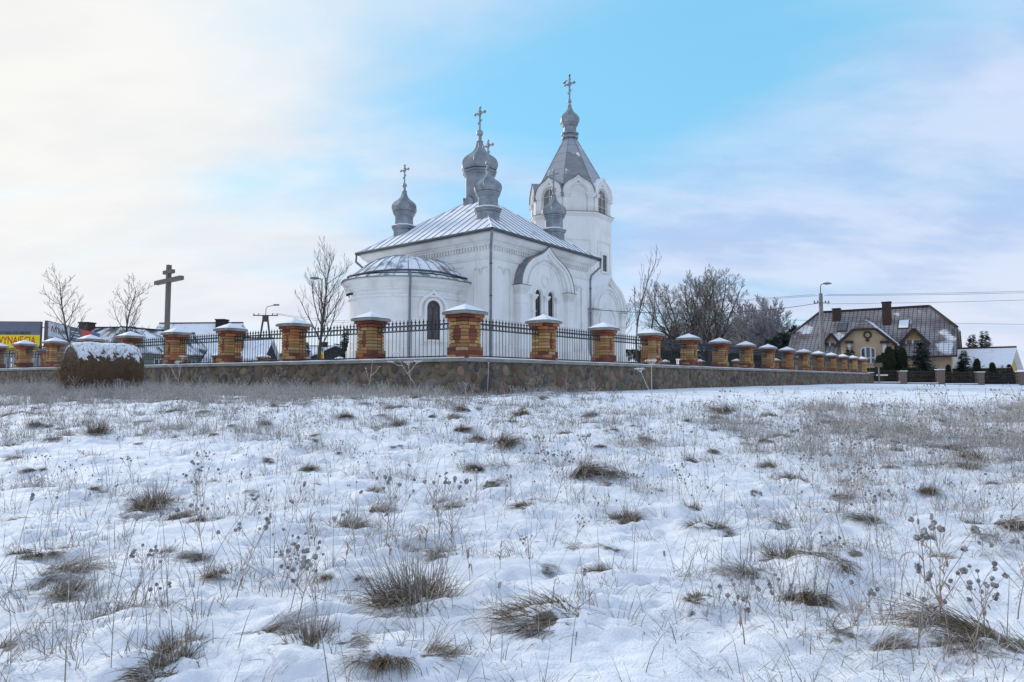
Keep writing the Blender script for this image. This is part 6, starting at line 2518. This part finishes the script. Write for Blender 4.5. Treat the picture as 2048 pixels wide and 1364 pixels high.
# ------------------------------------------------------------------ hay bale
bp = at(207, 14.7)
BRAD, BLEN = .60, 1.30
bale = thing('hay_bale', (bp.x, bp.y, gz(bp.x, bp.y) - .04), math.atan2(.80, .60), 'weathered round hay bale capped with snow, lying before the wall', 'hay bale')
nb_l, nb_a = 34, 60
rows = []
for i in range(nb_l + 1):
    x = -BLEN / 2 + BLEN * i / nb_l
    row = []
    for k in range(nb_a):
        a = 2 * math.pi * k / nb_a
        r = BRAD * (1 + .05 * float(P1(x * 3 + 9, a * 2.2)) + .09 * float(P3(x * 9, a * 7)) + .08 * float(P4(x * 21, a * 15))) * (1 - .10 * (abs(2 * i / nb_l - 1) ** 6))
        y, z = r * math.cos(a), r * math.sin(a)
        z = max(z, -BRAD * .93)
        row.append((x + .02 * float(P2(a * 4, x)), y, BRAD * .93 + z))
    rows.append(row)
MB().loft(rows, True, False).build('roll', M['hay'], bale, True)
for s in (-1, 1):
    e = MB()
    rr = []
    for j in range(9):
        f = 1 - j / 8
        rr.append([(s * (BLEN / 2 + .035 * (1 - f) ** .5 + .018 * math.sin(f * 22) + .012 * float(P2(f * 6 + k * .4, 3))), q[1] * f, BRAD * .93 + (q[2] - BRAD * .93) * f) for k, q in enumerate(rows[0 if s < 0 else -1])])
    e.loft(rr, True, True)
    e.build('end_face', M['hay_end'], bale, True)
sn = MB()
rows2 = []
for i in range(0, 71):
    f = i / 70
    x = -BLEN / 2 - .01 + (BLEN + .02) * f
    row = []
    for k in range(37):
        u = k / 36 * 2 - 1
        wob = .98 + .30 * float(P2(x * 4.1, 3 + (u > 0) * 7)) + .26 * float(P3(x * 10.0, 9 + (u > 0) * 5)) + .16 * float(P4(x * 25.0, 2))
        aa = math.pi / 2 - u * 1.12 * max(.35, wob)
        hole = float(P3(x * 11 + 4, aa * 9)) + .7 * float(P4(x * 24, aa * 16))
        th = .055 * (1 - abs(u) ** 2) - .01 * abs(u) ** 4 - .06 * abs(2 * f - 1) ** 8 + .02 * float(P2(x * 6, aa * 5)) - max(0, hole - .20 + .42 * (1 - abs(u))) * -0.0
        if hole > .60 - .62 * abs(u) ** 1.2:
            th = -.035
        r = BRAD * (1 + .05 * float(P1(x * 3 + 9, aa * 2.2))) + th + .012 * float(P2(x * 12, aa * 9))
        if i in (0, 70):
            r -= .05
        row.append((x, r * math.cos(aa), BRAD * .93 + r * math.sin(aa)))
    rows2.append(row)
sn.loft(rows2, False, False)
sn.build('snow_cap', M['snow'], bale, True)


# ------------------------------------------------------------------ grass and weeds
def blades(N_, base, az, L_, th0, curl, w, K=5, rng=RNG, droop=0.0):
    """curved ribbon blades; all arguments arrays of length N_"""
    t = np.linspace(0, 1, K + 1)
    th = th0[:, None] + curl[:, None] * t[None, :]
    ds = (L_ / K)[:, None]
    hx = np.concatenate([np.zeros((N_, 1)), np.cumsum(np.sin(th[:, :-1]) * ds, 1)], 1)
    hz_ = np.concatenate([np.zeros((N_, 1)), np.cumsum(np.cos(th[:, :-1]) * ds, 1)], 1)
    ca, sa = np.cos(az)[:, None], np.sin(az)[:, None]
    P = np.stack([base[:, 0, None] + hx * ca, base[:, 1, None] + hx * sa, base[:, 2, None] + hz_], 2)
    tw = rng.uniform(-.7, .7, N_)[:, None]
    wd = (w[:, None] * (1 - .75 * t[None, :] ** 1.5)) / 2
    O = np.stack([-sa * wd * np.cos(tw), ca * wd * np.cos(tw), wd * np.sin(tw)], 2)
    V = np.stack([P - O, P + O], 2).reshape(-1, 3)
    b0 = (np.arange(N_) * (K + 1) * 2)[:, None] + np.arange(K)[None, :] * 2
    F_ = np.stack([b0, b0 + 1, b0 + 3, b0 + 2], 2).reshape(-1, 4)
    return V, F_


def tussock_arrays(seed, n, rad, lmin, lmax, lean=(0, 0), upright=.25, w=.0035):
    g = np.random.default_rng(seed)
    az = g.random(n) * 2 * np.pi
    r = rad * g.random(n) ** .62
    base = np.stack([r * np.cos(az), r * np.sin(az), np.full(n, -.03)], 1)
    L_ = g.uniform(lmin, lmax, n)
    az2 = az + g.normal(0, .5, n)
    th0 = np.abs(g.normal(.30, .35, n)) + r / rad * .6
    curl = g.uniform(1.0, 2.9, n)
    up = g.random(n) < upright
    th0[up] *= .5
    curl[up] = g.uniform(-.2, .7, up.sum())
    # wind and snow have pressed the tufts to one side
    vx, vy = np.cos(az2) * np.sin(th0) + lean[0], np.sin(az2) * np.sin(th0) + lean[1]
    az3 = np.arctan2(vy, vx)
    th1 = np.clip(th0 + .35 * np.hypot(*lean), 0, 1.5)
    return blades(n, base, az3, L_, th1, curl, np.full(n, w) * g.uniform(.7, 1.3, n), 5, g)


TUSS_MESH = []
for k in range(9):
    g = random.Random(300 + k)
    la = g.uniform(0, 6.28)
    kind_ = k % 3
    n_ = (480, 440, 400)[kind_]
    V, F_ = tussock_arrays(300 + k, n_, (.10, .12, .14)[kind_], .09, (.34, .27, .24)[kind_], (math.cos(la) * .75, math.sin(la) * .75), (.20, .08, .05)[kind_], .0040)
    TUSS_MESH.append(np_mesh('grass_tussock', V, F_, [M['tussock']]))
TALL = np_mesh('grass_tussock', *tussock_arrays(400, 900, .14, .10, .34, (-.2, -.1), .36, .0038), [M['tussock']])

NEAR_T = 'low drooping tussock of frosted dry grass poking through the snow'
for i, (x, y, s) in enumerate(TUSS):
    o = obj('grass_tussock', TALL if i == 0 else TUSS_MESH[(i * 5 + i // 7) % 9])
    o.location = (x, y, gz(x, y) - .005)
    o.rotation_euler = (random.uniform(-.15, .15), random.uniform(-.15, .15), random.uniform(0, 6.28))
    q = s * random.uniform(.60, .80) * (1.0 if i == 0 else (.78 if y < 2.9 else 1.0))
    o.scale = (q * random.uniform(.75, 1.5), q * random.uniform(.7, 1.15), q * random.uniform(.6, 1.0))
    if i == 0:
        tag(o, 'tallest dense tussock of frosted dry grass with upright stalks', 'grass', 'grass tussocks in the snow')
    else:
        kd = ((i * 5 + i // 7) % 9) % 3
        tag(o, ('bushy tussock of frosted dry grass with some upright blades', 'low drooping tussock of frosted dry grass poking through the snow', 'flat matted tuft of frosted grass spread over the snow')[kd], 'grass',
            ('bushy grass tussocks', 'drooping grass tussocks', 'flat grass tufts')[kd])


def ico(r, g, rough=.3, n=1):
    bm_ = bmesh.new()
    bmesh.ops.create_icosphere(bm_, subdivisions=n, radius=r)
    vs = [v.co * g.uniform(1 - rough, 1 + rough) for v in bm_.verts]
    fs = [tuple(v.index for v in f.verts) for f in bm_.faces]
    bm_.free()
    return vs, fs


def forb_builder(seed, H, nb, head_r, heads=1.0, droop=.2, detail=True):
    """withered herb: leaning stem, side branches, round spiky seed heads, shrivelled leaves"""
    g = random.Random(seed)
    b = MB()

    def stem(p, d, L_, r, n=4):
        pts, rs = [p], [r]
        q, dd = p.copy(), d.normalized()
        for i in range(n):
            dd = (dd + Vector((g.uniform(-.12, .12), g.uniform(-.12, .12), g.uniform(-.05, .10)))).normalized()
            q = q + dd * (L_ / n)
            pts.append(q.copy())
            rs.append(r * (1 - .45 * (i + 1) / n))
        b.tube(pts, rs, 4 if detail else 3, 0, False)
        return pts, dd

    def head(p, d):
        rr = head_r * g.uniform(.75, 1.2)
        vs, fs = ico(rr, g, .34, 2 if detail else 1)
        b.add([p + d * rr * .6 + v for v in vs], fs, 1)
        if detail:
            for _ in range(10):
                a = Vector((g.gauss(0, 1), g.gauss(0, 1), g.gauss(.3, 1))).normalized()
                c = p + d * rr * .6
                o_ = a.orthogonal().normalized() * rr * .22
                b.add([c + a * rr * .7 - o_, c + a * rr * .7 + o_, c + a * rr * 1.45], [(0, 1, 2)], 1)

    def leaf(p):
        a = g.uniform(0, 6.28)
        L_ = g.uniform(.03, .07)
        d = Vector((math.cos(a), math.sin(a), -.9)).normalized()
        o_ = Vector((-math.sin(a), math.cos(a), 0)) * .006
        m_ = p + d * L_ * .5 + Vector((math.cos(a), math.sin(a), 0)) * .012
        b.add([p, m_ + o_, p + d * L_, m_ - o_], [(0, 1, 2, 3)], 2)

    az0 = g.uniform(0, 6.28)
    lean = g.uniform(.1, .35)
    pts, d = stem(Vector((0, 0, -.03)), Vector((math.cos(az0) * lean, math.sin(az0) * lean, 1)), H, .0028, 6)
    head(pts[-1], d)
    for k in range(nb):
        t = g.uniform(.30, .85)
        i = int(t * 6)
        p = pts[i].lerp(pts[min(i + 1, 6)], t * 6 - i)
        a = az0 + k * 2.4 + g.uniform(-.4, .4)
        dd = Vector((math.cos(a) * .75, math.sin(a) * .75, 1)).normalized()
        q, d2 = stem(p, dd, H * (1 - t) * g.uniform(.7, 1.1) + .03, .0020, 4)
        if g.random() < heads:
            head(q[-1], d2)
        if detail and g.random() < .6:
            leaf(p)
        if detail and g.random() < .5:
            p3 = q[2]
            a2 = a + g.uniform(-1.2, 1.2)
            q3, d3 = stem(p3, Vector((math.cos(a2), math.sin(a2), .9)), H * .13, .0015, 2)
            head(q3[-1], d3)
    return b


def spike_builder(seed, H, head_l=.03, head_r=.006, bend=.3):
    """ribwort stalk: one long thin stem with a narrow dark head"""
    g = random.Random(seed)
    b = MB()
    a = g.uniform(0, 6.28)
    pts = []
    th = g.uniform(.05, .35)
    q = Vector((0, 0, -.03))
    n = 7
    for i in range(n + 1):
        pts.append(q.copy())
        q = q + Vector((math.cos(a) * math.sin(th), math.sin(a) * math.sin(th), math.cos(th))) * (H / n)
        th += bend / n
    b.tube(pts, [.0019 - .0008 * i / n for i in range(n + 1)], 4, 0, False)
    d = (pts[-1] - pts[-2]).normalized()
    hp = [pts[-1] + d * head_l * f for f in (0, .15, .4, .7, .9, 1.0)]
    b.tube(hp, [head_r * .5, head_r, head_r * 1.05, head_r * .95, head_r * .7, head_r * .15], 7, 1)
    for _ in range(26):
        f = g.uniform(.05, .95)
        t_ = g.uniform(0, 6.28)
        s_ = d.orthogonal().normalized()
        s_ = Matrix.Rotation(t_, 3, d) @ s_
        c = pts[-1] + d * head_l * f + s_ * head_r * .9
        b.add([c - d * .002, c + d * .002, c + s_ * .0035 + d * .002], [(0, 1, 2)], 1)
    return b


def leafy_builder(seed, H):
    """dead grass culm with a few long curled brown blades"""
    g = random.Random(seed)
    b = MB()
    a = g.uniform(0, 6.28)
    pts = [Vector((math.cos(a) * .05 * f * f, math.sin(a) * .05 * f * f, -.03 + H * f)) for f in [i / 6 for i in range(7)]]
    b.tube(pts, [.0022 - .001 * i / 6 for i in range(7)], 4, 0, False)
    for k in range(4):
        f = g.uniform(.35, .95)
        p = pts[int(f * 6)]
        az = g.uniform(0, 6.28)
        th = g.uniform(.2, .7)
        q = p.copy()
        L_ = g.uniform(.08, .16)
        row = []
        side = Vector((-math.sin(az), math.cos(az), 0))
        for i in range(7):
            w = .0048 * (1 - (i / 6) ** 2) + .0004
            row.append([q - side * w, q + side * w])
            q = q + Vector((math.cos(az) * math.sin(th), math.sin(az) * math.sin(th), math.cos(th))) * (L_ / 6)
            th += .48
        b.loft(row, False, False, 2)
    return b


PM = [M['stem'], M['seed'], M['leaf_dry']]
FORBS = [forb_builder(500 + k, h, n, r).mesh('dry_seedhead_plant', PM) for k, (h, n, r) in enumerate(((.34, 6, .0098), (.28, 5, .0095), (.40, 7, .0095), (.24, 4, .010), (.31, 6, .0088), (.22, 3, .0095)))]
SPIKES = [spike_builder(520 + k, h, bend=bd) .mesh('ribwort_stalk', PM) for k, (h, bd) in enumerate(((.36, .2), (.42, .5), (.30, .9), (.38, .1), (.26, .3)))]
LEAFY = [leafy_builder(540 + k, h).mesh('dry_grass_culm', PM) for k, h in enumerate((.26, .32, .22))]


def plant(me, name, x, y, label, cat, group, s=1.0, rz=None, tilt=(0, 0)):
    o = obj(name, me)
    o.location = (x, y, gz(x, y))
    o.rotation_euler = (tilt[0], tilt[1], random.uniform(0, 6.28) if rz is None else rz)
    o.scale = (s, s, s)
    return tag(o, label, cat, group)


FORB_PX = [(575, 1245, 1.0), (590, 1262, 1.1), (470, 1215, .9), (640, 1175, .8), (560, 1200, .8), (1905, 1300, 1.25), (1880, 1295, 1.2), (1945, 1335, 1.1), (2035, 1250, 1.2), (1835, 1330, 1.0), (1970, 1290, 1.0),
           (1130, 920, .9), (1180, 925, .9), (1250, 930, .9), (1290, 935, .9), (1100, 930, .8), (1380, 990, .8), (1520, 1045, .95), (1730, 1030, .9), (1740, 1050, .8), (1650, 1200, .8), (1560, 1230, .8), (1490, 1290, .9), (1700, 1260, .9),
           (390, 960, .8), (760, 900, .8), (840, 905, .8), (680, 910, .7), (600, 880, .8), (905, 935, .7), (980, 880, .8), (1040, 870, .7), (1110, 960, .8), (1060, 1130, .7), (1150, 1080, .7), (320, 1290, .8), (260, 1240, .7),
           (1330, 900, .8), (1420, 890, .8), (1500, 900, .8), (1360, 975, .8), (1280, 985, .7), (1870, 950, .8), (1740, 935, .8), (1620, 930, .8), (1990, 900, .9), (60, 1000, .7), (150, 930, .7), (240, 900, .7), (330, 880, .7), (450, 870, .8), (520, 860, .8)]
for i, (px, py, s) in enumerate(FORB_PX):
    p = ground_pt(px, py)
    plant(FORBS[i % 6], 'dry_seedhead_plant', p.x, p.y, 'withered branching plant with round dark seed heads in the snow', 'plant', 'withered seed-head plants', s * random.uniform(.62, .85))
SPIKE_PX = [(335, 1240, 1.2), (300, 1215, 1.0), (620, 1090, 1.2), (560, 1115, 1.25), (540, 1120, 1.1), (130, 1360, 1.2), (660, 1362, .9), (1290, 1362, .9), (1355, 1245, .8), (1860, 1150, 1.2), (1840, 1160, 1.0), (870, 1000, .9), (845, 1010, 1.1), (470, 1060, 1.0),
            (250, 1160, 1.0), (20, 1190, 1.1), (400, 1180, 1.0), (720, 1110, 1.0), (790, 1090, .9), (1010, 1000, .9), (1170, 1010, .8), (1440, 1080, .9), (1600, 1060, .9), (1780, 1000, .9), (980, 1290, .8), (1140, 1320, .8), (90, 1080, .9), (180, 1030, .9)]
for i, (px, py, s) in enumerate(SPIKE_PX):
    p = ground_pt(px, py)
    plant(SPIKES[i % 5], 'ribwort_stalk', p.x, p.y, 'thin leaning stalk with a narrow dark ribwort head', 'plant', 'ribwort stalks', s * random.uniform(.7, .95))
LEAF_PX = [(850, 1090, 1.0), (880, 1080, 1.1), (835, 1110, .9), (780, 1120, .9), (905, 1095, .9), (630, 1090, .9), (690, 1130, .8), (1850, 1165, 1.3), (1220, 1010, .8), (1490, 1250, .8), (940, 1180, .8), (1880, 1200, .9), (1000, 1150, .7)]
for i, (px, py, s) in enumerate(LEAF_PX):
    p = ground_pt(px, py)
    plant(LEAFY[i % 3], 'dry_grass_culm', p.x, p.y, 'dry culm with long curled reddish-brown blades', 'plant', 'dry grass culms', s * .85)


# frosted umbels against the wall
def umbel_builder(seed, H, lean, heads):
    g = random.Random(seed)
    b = MB()

    def um(p, d, r):
        for k in range(11):
            a = k * 2.4
            f = .35 + .65 * (k / 10)
            q = p + d * r * .75 + Vector((math.cos(a), math.sin(a), 0)) * r * f
            b.tube([p, p.lerp(q, .5) + d * r * .12, q], .0018, 3, 0, False)
            for j in range(5):
                c = q + Vector((g.uniform(-1, 1), g.uniform(-1, 1), g.uniform(0, 1.2))) * r * .17
                vs, fs = ico(r * .085, g, .3, 1)
                b.add([c + v for v in vs], fs, 0)
    top = Vector((lean[0], lean[1], H))
    pts = [Vector((0, 0, -.03)), top * .35 + Vector((lean[0] * -.1, 0, 0)), top * .7, top]
    b.tube(pts, [.0042, .0036, .003, .0024], 5, 0)
    um(top, (pts[-1] - pts[-2]).normalized(), heads[0])
    for k, r in enumerate(heads[1:]):
        t = .38 + .2 * k
        p = top * t
        a = g.uniform(0, 6.28)
        e = p + Vector((math.cos(a) * H * .28, math.sin(a) * H * .12, H * (.86 - t) * g.uniform(.8, 1.1)))
        b.tube([p, p.lerp(e, .5) + Vector((0, 0, -.02)), e], [.004, .003, .0025], 4, 0, False)
        um(e, (e - p).normalized(), r)
    return b


for px, py, Y, H, ln, hd, lab in ((840, 800, 11.6, .72, (-.40, 0), (.095, .08, .075, .07), 'leaning frosted umbel plant with several white heads before the corner wall'),
                                  (1303, 840, 9.2, .66, (.0, 0), (.09, .075), 'upright frosted umbel with white heads on the smooth snow by the wall'),
                                  (975, 805, 11.8, .62, (.02, 0), (.02,), 'pair of bare pale stalks standing before the corner of the wall'),
                                  (355, 790, 14.2, .75, (.1, 0), (.09, .08, .07, .06), 'frosted umbel plant near the hay bale before the left wall'),
                                  (738, 800, 11.8, .66, (.06, 0), (.03, .02, .02), 'thin pale forked stalks in the grass left of the corner wall')):
    x = xpx(px, Y)
    plant(umbel_builder(int(px), H, ln, hd).mesh('umbel_plant', M['umbel']), 'umbel_plant', x, Y, lab, 'plant', 'frosted umbel plants', 1.0, 0.0)


# ---- uncounted growth: sparse blades over the whole field, weed belts
def in_yard(x, y):
    px_, py_ = x - C0.x, y - C0.y
    a = px_ * nR.x + py_ * nR.y
    b = px_ * nL.x + py_ * nL.y
    return (a < .45) & (b < .45)


def density(x, y):
    """how thickly the weeds stand, 0..1"""
    d = .30 + .55 * P5(x / 1.6, y / 1.6) + .25 * P2(x / .7 + 5, y / .7)
    ang = x / y
    right = sstep((ang - .30) / .22) * sstep((y - 3.4) / 1.2) * sstep((11.2 - y) / 1.8)
    left = sstep((-.14 - ang) / .2) * sstep((y - 6.5) / 5) * .7
    wallg = sstep((-.02 - ang) / .12) * sstep((y - 10.8) / 2.2)
    lawn = sstep((x - .9) / 1.6) * sstep((y - 9.4) / 1.8)
    centre = sstep((y - 6.0) / 2.5) * .28
    return np.clip((d * .45 + 1.0 * patches(x, y) + .50 * right +   .42 * left + .62 * wallg + centre) * (1 - .97 * lawn), 0, 1.3)


def scatter(n, y0, y1, seed, power=1.0, xr=.98):
    g = np.random.default_rng(seed)
    y = (y0 ** power + (y1 ** power - y0 ** power) * g.random(n)) ** (1 / power)
    x = g.uniform(-xr, xr, n) * (y + .6)
    k = (g.random(n) < density(x, y)) & ~in_yard(x, y)
    return x[k], y[k], g


def tuft_blades(x, y, nmin, nmax, rad, lmin, lmax, lean, th_m, curl, wfn, K, g, sfn=None):
    """many small tufts at once"""
    m = g.integers(nmin, nmax, len(x))
    ti = np.repeat(np.arange(len(x)), m)
    n = len(ti)
    s = g.uniform(.35, 1.0, len(x)) if sfn is None else sfn(len(x))
    s = (s * (1 + .05 * np.minimum(y, 12)))[ti]
    az = g.random(n) * 6.283
    r = rad * s * np.sqrt(g.random(n))
    la = (g.random(len(x)) * 6.283)[ti]
    ls = (g.uniform(*lean, len(x)))[ti]
    th0 = np.abs(g.normal(th_m, .35, n))
    vx, vy = np.cos(az) * np.sin(th0) + np.cos(la) * ls, np.sin(az) * np.sin(th0) + np.sin(la) * ls
    bx, by = x[ti] + r * np.cos(az), y[ti] + r * np.sin(az)
    base = np.stack([bx, by, ground_h(bx, by) - .012], 1)
    return blades(n, base, np.arctan2(vy, vx), g.uniform(lmin, lmax, n) * s, np.clip(th0 + .3 * ls, 0, 1.45), g.uniform(*curl, n), wfn(by), K, g)


def join(parts):
    Vs, Fs, n0 = [], [], 0
    for V_, F2 in parts:
        Vs.append(V_)
        Fs.append(F2 + n0)
        n0 += len(V_)
    return np.concatenate(Vs), np.concatenate(Fs)


def small_tufts():
    parts = []
    x, y, g = scatter(21500, 1.15, 19, 71, 1.12)
    parts.append(tuft_blades(x, y, 5, 15, .05, .05, .17, (.2, .9), .5, (.1, 1.6), lambda yy: .0030 * np.maximum(1.0, yy / 4.5), 3, g))
    # bent grass pressed into the snow close by
    n = 16000
    yy = 1.1 * (9.0 / 1.1) ** g.random(n)
    xx = g.uniform(-.95, .95, n) * (yy + .5)
    keep = g.random(n) < .14 + .8 * P3(xx / .55, yy / .45) + .8 * patches(xx, yy)
    xx, yy = xx[keep], yy[keep]
    parts.append(tuft_blades(xx, yy, 2, 8, .04, .04, .15, (.5, 1.6), .8, (-.3, .9), lambda q: .0026 * np.maximum(1.0, q / 4.0), 3, g))
    return join(parts)


def stalks():
    """thin dead stalks, about half of them still with a small dark head"""
    g = np.random.default_rng(123)
    n = 21000
    y = 1.5 * (14.5 / 1.5) ** g.random(n)
    x = g.uniform(-.95, .95, n) * (y + .5)
    cl_ = .10 + .5 * P1(x / .8 + 11, y / .8) + 1.2 * patches(x, y) + .25 * (density(x, y) > .6)
    lawn = (x > .7) & (y > 9.6) & (x / y < .36)
    k = (g.random(n) < cl_ * .8 * np.clip((y - 1.6) / 2.6, .12, 1)) & ~in_yard(x, y) & ~lawn
    x, y = x[k], y[k]
    n = len(x)
    az = g.random(n) * 6.283
    L_ = g.uniform(.10, .34, n)
    base = np.stack([x, y, ground_h(x, y) - .015], 1)
    V_, F2 = blades(n, base, az, L_, np.abs(g.normal(.38, .36, n)), g.uniform(-.2, 1.3, n), .0028 * np.maximum(1, y / 4.0), 4, g)
    tips = V_.reshape(n, 5, 2, 3)[:, -1].mean(1)
    hsel = (g.random(n) < .5) & (y > 3.6)
    t = tips[hsel]
    m = len(t)
    r = (g.uniform(.0035, .0075, m) * np.maximum(1, y[hsel] / 7.5))[:, None]
    e = np.array([[1, 0, 0], [0, 1, 0], [-1, 0, 0], [0, -1, 0], [0, 0, 1.4], [0, 0, -1.2]])
    HV = (t[:, None, :] + e[None] * r[:, None, :] * g.uniform(.7, 1.3, (m, 6, 1))).reshape(-1, 3)
    tri = np.array([[0, 1, 4], [1, 2, 4], [2, 3, 4], [3, 0, 4], [1, 0, 5], [2, 1, 5], [3, 2, 5], [0, 3, 5]])
    HF = (np.arange(m)[:, None, None] * 6 + tri[None]).reshape(-1, 3)
    return (V_, F2), (HV, HF)


M['field_grass'] = frosted('field_grass', (.085, .065, .04), (.215, .165, .11), (.80, .80, .82), -5, -4, .46)
V, F_ = small_tufts()
tag(obj('field_grass', np_mesh('field_grass', V, F_, [M['field_grass']])), 'sparse frosted dry grass all over the snowy field', 'grass', None, 'stuff')
M['stalk'] = frosted('dead_stalks', (.09, .068, .048), (.19, .148, .11), (.80, .80, .82), -5, -4, .36)
M['stalk_head'] = frosted('dead_stalk_heads', (.05, .038, .032), (.10, .08, .068), (.78, .78, .80), -5, -4, .30)
st_, hd_ = stalks()
tag(obj('dry_stalks', np_mesh('dry_stalks', *st_, [M['stalk']])), 'thin dead stalks standing all over the snowy field', 'stalks', None, 'stuff')
tag(obj('stalk_seed_heads', np_mesh('stalk_seed_heads', *hd_, [M['stalk_head']])), 'small dark seed heads on the thin stalks of the field', 'seed heads', None, 'stuff')


def tall_belt():
    """long grey grass along the foot of the wall and in the weed belts"""
    g = np.random.default_rng(90)
    n = 7000
    y = g.uniform(4.2, 20, n)
    x = g.uniform(-.98, .98, n) * (y + .6)
    dn_ = density(x, y)
    k = (g.random(n) < (dn_ - .56) * 2.0 * np.clip(.60 + 3.0 * P1(x / .9 + 3, y / .9), .03, 1.6)) & ~in_yard(x, y)
    x, y = x[k], y[k]
    return tuft_blades(x, y, 14, 34, .09, .08, .27, (.0, .6), .3, (.0, 1.9), lambda q: .0028 * np.maximum(1.0, q / 5), 4, g, lambda q: np.ones(q) * .85)


M['belt_grass'] = frosted('belt_grass', (.13, .10, .062), (.29, .235, .165), (.80, .80, .82), -5, -4, .52)
V, F_ = tall_belt()
tag(obj('belt_grass', np_mesh('belt_grass', V, F_, [M['belt_grass']])), 'long grey frosted grass along the wall and in the weed belts', 'grass', None, 'stuff')


def weed_belt():
    var = [forb_builder(600 + k, h, n, .0105, .6, .2, False) for k, (h, n) in enumerate(((.34, 7), (.28, 6), (.38, 8), (.24, 5), (.30, 7)))]
    arr = []
    for b in var:
        tri = [f if len(f) == 4 else (f[0], f[1], f[2], f[2]) for f in b.f]
        arr.append((np.array(b.v), np.array(tri), np.array(b.m)))
    g = np.random.default_rng(77)
    n = 3600
    y = g.uniform(2.6, 15.5, n)
    x = g.uniform(-.98, .98, n) * (y + .6)
    dn_ = density(x, y)
    k = (g.random(n) < np.clip(dn_ - .22, 0, 1) * .55 * np.where(x < 0, .75, 1)) & ~in_yard(x, y)
    x, y = x[k], y[k]
    z = ground_h(x, y)
    Vs, F3, F4, m3, m4, n0 = [], [], [], [], [], 0
    for i, (xi, yi, zi) in enumerate(zip(x, y, z)):
        V, F_, mm = arr[i % 5]
        a = g.random() * 6.283
        s = g.uniform(.55, 1.1)
        Rm = np.array([[math.cos(a), -math.sin(a), 0], [math.sin(a), math.cos(a), 0], [0, 0, 1]]) * s
        Vs.append(V @ Rm.T + np.array([xi, yi, zi]))
        F4.append(F_ + n0)
        m4.append(mm)
        n0 += len(V)
    V, F_, mm = np.concatenate(Vs), np.concatenate(F4), np.concatenate(m4)
    me = bpy.data.meshes.new('weed_belt')
    faces = [tuple(f) if f[2] != f[3] else tuple(f[:3]) for f in F_.tolist()]
    me.from_pydata(V.tolist(), [], faces)
    for q in (M['weed_stem'], M['weed_head']):
        me.materials.append(q)
    me.polygons.foreach_set('material_index', np.clip(mm, 0, 1).astype(np.int32))
    me.update()
    return me


M['weed_stem'] = frosted('weed_stem', (.16, .12, .082), (.27, .21, .15), (.80, .80, .82), -5, -4, .62)
M['weed_head'] = frosted('weed_head', (.060, .045, .038), (.12, .095, .080), (.78, .78, .80), -5, -4, .40)
tag(obj('weed_belt', weed_belt()), 'belt of withered weeds with dark seed heads across the field', 'weeds', None, 'stuff')


# straw sticking out of the bale
g = np.random.default_rng(12)
n = 2600
a = g.random(n) * 6.283
xx = g.uniform(-BLEN / 2, BLEN / 2, n)
endf = g.random(n) < .45
rad = np.where(endf, BRAD * np.sqrt(g.random(n)), BRAD)
xx = np.where(endf, -BLEN / 2 - .02, xx)
base = np.stack([xx, rad * np.cos(a), BRAD * .93 + np.maximum(rad * np.sin(a), -BRAD * .9)], 1)
V, F_ = blades(n, base, np.where(endf, g.uniform(2.2, 4.1, n), np.where(np.cos(a) > 0, 1.57, -1.57) + g.normal(0, .8, n)), g.uniform(.07, .24, n), g.uniform(.4, 1.6, n), g.uniform(.2, 1.9, n), np.full(n, .008), 3, g)
tag(obj('straw', np_mesh('straw', V, F_, [M['straw']]), bale), kind='stuff')
